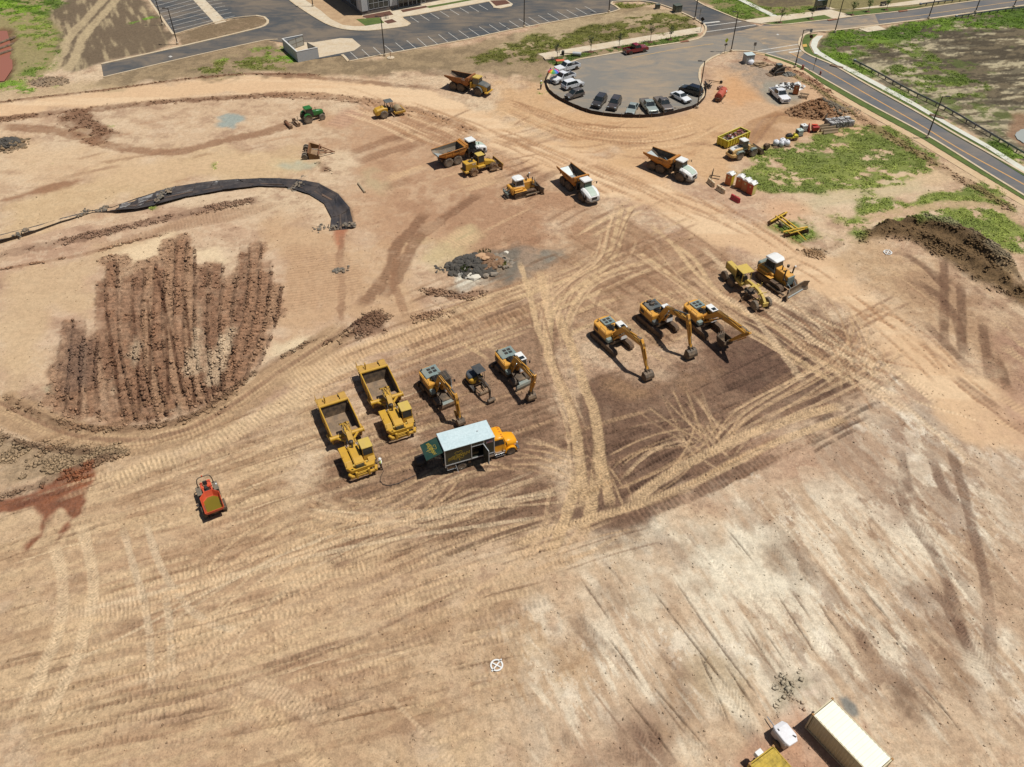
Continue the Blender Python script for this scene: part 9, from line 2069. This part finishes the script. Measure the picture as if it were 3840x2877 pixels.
for i,(x,y,lb) in enumerate(((350,421, "dark stone check across the ditch liner left of its bend"),(645,396, "dark stone check on the upper bend of the ditch liner"),(722,490, "row of dark stones along the lower end of the ditch liner"),(180,461, "stone check on the narrow part of the ditch liner"),(45,503, "stone check on the ditch liner nearest the left edge"),(222,452, "small stone check where the liner narrows"),(736,583, "stones left in the run-off below the liner"))):
    p = G(x,y);t = thing("stone_check",lb, "stones",(p.x,p.y,0),70 if i not in (2,6) else 10, "stone checks in the ditch");mb = MB()
    q_ = (2.4,2.8,3.4,1.3,1.3,1.0,1.2)[i]
    for k in range(int(26 * q_)): mb.rock((rn.uniform(-1,1) * q_,rn.gauss(0, .16 + .1 * q_), .06 if i != 1 else -.1), .08 + .3 * rn.random() ** 2, .7,rn)
    o = part("stones",mb,mat("check_stone",(92,98,96), .9,0, .3),t);o["kind"] = "stuff"
p,q = G(*c2(870,1525)),G(*c2(925,1600));tag(part("log",MB().cyl((p.x,p.y, .15),(q.x,q.y, .15), .2,8),mat("log_pale",(176,160,132), .85,0, .3)), "pale log lying on the dirt right of the ditch liner", "log")
p = G3(*cz(370,200));t = thing("pump_trailer", "black and white pump lying on the verge by the kerb", "pump",(p.x,p.y + .3),-10);part("barrel",MB().cyl((.3,0, .5),(2.2,0, .5), .42,12),ALU,t,0,40);part("housing",MB().bx(-2.2,-1.6,-.4, .4,0, .9),BLK,t, .05);part("tow_bar",MB().cyl((-1.6,0, .4),(.3,0, .45), .08,6),BLK,t)
p = G3(*cz(232,305));t = thing("camp_table", "orange topped folding table behind the topmost white pickup", "table",(p.x,p.y),10);part("table_top",MB().bx(-.9, .9,-.5, .5, .9, .96),mat("table_orange",(240,100,60), .6),t)
for x in (-.8, .8): part("leg",MB().bx(x - .03,x + .03,-.45, .45,0, .9),POLE,t)
# rainbow umbrella
p = G3(*cz(145,520));t = thing("umbrella", "open rainbow striped umbrella beside the white pickup", "umbrella",(p.x,p.y),0);RB = [(226,60,70),(240,120,50),(240,210,60),(90,180,70),(50,150,120),(50,130,210),(70,80,180),(220,120,200)]
for k in range(16):
    a0,a1 = 2 * PI * k / 16,2 * PI * (k + 1) / 16;L_ = [[(math.cos(a) * r,math.sin(a) * r,z) for a in (a0,a1)] for r,z in ((.05,2.75),(.6,2.62),(1.0,2.4),(1.2,2.15))];mb = MB();vs = [q for l in L_ for q in l];mb.add(vs,[(2 * i + 1,2 * i,2 * i + 2,2 * i + 3) for i in range(3)])
    part("panel",mb,mat("panel_%d" % (k % 8),RB[k % 8], .6,0, .03),t)
part("pole",MB().cyl((0,0,0),(0,0,2.85), .03,6),ALU,t)
# ------------------------------------------------------------------ people
def skin(name,V,E_,m,parent):
    me = bpy.data.meshes.new("tmp");me.from_pydata([v[:3] for v in V],E_,[]);o = bpy.data.objects.new("tmp",me);COL.objects.link(o);sk = o.modifiers.new("s", 'SKIN');sb = o.modifiers.new("u", 'SUBSURF');sb.levels = 1
    for i,v in enumerate(V): me.skin_vertices[0].data[i].radius = (v[3],v[3] if len(v) < 5 else v[4])
    me.skin_vertices[0].data[0].use_root = True
    bpy.context.view_layer.update();nm = bpy.data.meshes.new_from_object(o.evaluated_get(bpy.context.evaluated_depsgraph_get()));bpy.data.objects.remove(o);bpy.data.meshes.remove(me);nm.name = name;nm.materials.clear();nm.materials.append(m)
    nm.polygons.foreach_set("use_smooth",[True] * len(nm.polygons));return part(name,nm,m,parent)
SKN = mat("skin",(196,150,122), .6,0, .05);VST = mat("vest_lime",(206,232,110), .6,0, .05);SHT = mat("shirt_grey",(150,160,164), .7,0, .1);TRS = mat("trousers_navy",(38,42,54), .8,0, .2)
def person(label,loc,deg,shirt):
    t = thing("person",label, "person",loc,deg)
    B_ = [(0,0, .95, .12),(0,0,1.2, .13),(.0,0,1.42, .15),(.01,0,1.52, .06),(.03,0,1.62, .1),(.03,0,1.72, .09),(0,-.2,1.42, .06),(.05,-.27,1.15, .045),(.25,-.24,1.0, .035),(.33,-.22, .96, .035),(0, .2,1.42, .06),(.08, .28,1.15, .045),(.28, .2,1.05, .035),(.36, .16,1.03, .035),(0,-.1, .9, .09),(.05,-.12, .48, .06),(.0,-.12, .06, .045),(.16,-.13, .03, .035),(0, .1, .9, .09),(-.06, .12, .48, .06),(-.14, .13, .06, .045),(.02, .14, .03, .035)]
    skin("body",B_,[(0,1),(1,2),(2,3),(3,4),(4,5),(2,6),(6,7),(7,8),(8,9),(2,10),(10,11),(11,12),(12,13),(0,14),(14,15),(15,16),(16,17),(0,18),(18,19),(19,20),(20,21)],SKN,t)
    skin("shirt",[(0,0, .96, .15),(0,0,1.2, .16),(0,0,1.43, .18),(0,-.21,1.42, .085),(.04,-.26,1.22, .075),(0, .21,1.42, .085),(.05, .27,1.22, .075)],[(0,1),(1,2),(2,3),(3,4),(2,5),(5,6)],shirt,t)
    skin("trousers",[(0,0, .97, .15),(0,-.1, .86, .12),(.05,-.12, .48, .09),(.0,-.12, .1, .075),(0, .1, .86, .12),(-.06, .12, .48, .09),(-.14, .13, .1, .075)],[(0,1),(1,2),(2,3),(0,4),(4,5),(5,6)],TRS,t)
    part("hard_hat",MB().latheZ([(.2,1.72),(.17,1.73),(.155,1.82),(.1,1.88),(.02,1.9)],(.03,0,0),14),WHT,t,0,60);part("boot",MB().bx(-.08, .2,-.18,-.07,0, .1),BLK,t, .03);part("boot",MB().bx(-.2, .08, .08, .19,0, .1),BLK,t, .03)
    for s in (-1,1): part("vest_stripe",MB().bx(-.17, .17,-.17, .17,1.1,1.13) if s < 0 else MB().bx(-.175, .175,-.175, .175,1.28,1.31),WHT,t)
p = G3(1140 + 875 * .332,1300 + 1385 * .332);person("worker in a white hard hat and pale lime vest standing beside the front scraper's cab",(p.x,p.y),190,VST)
p = G3(1900 + 283 * .4527,740 * .4527);person("worker in a bright lime vest on the dirt left of the silt fence",(p.x,p.y),-60,mat("vest_bright",(190,226,40), .6,0, .05))
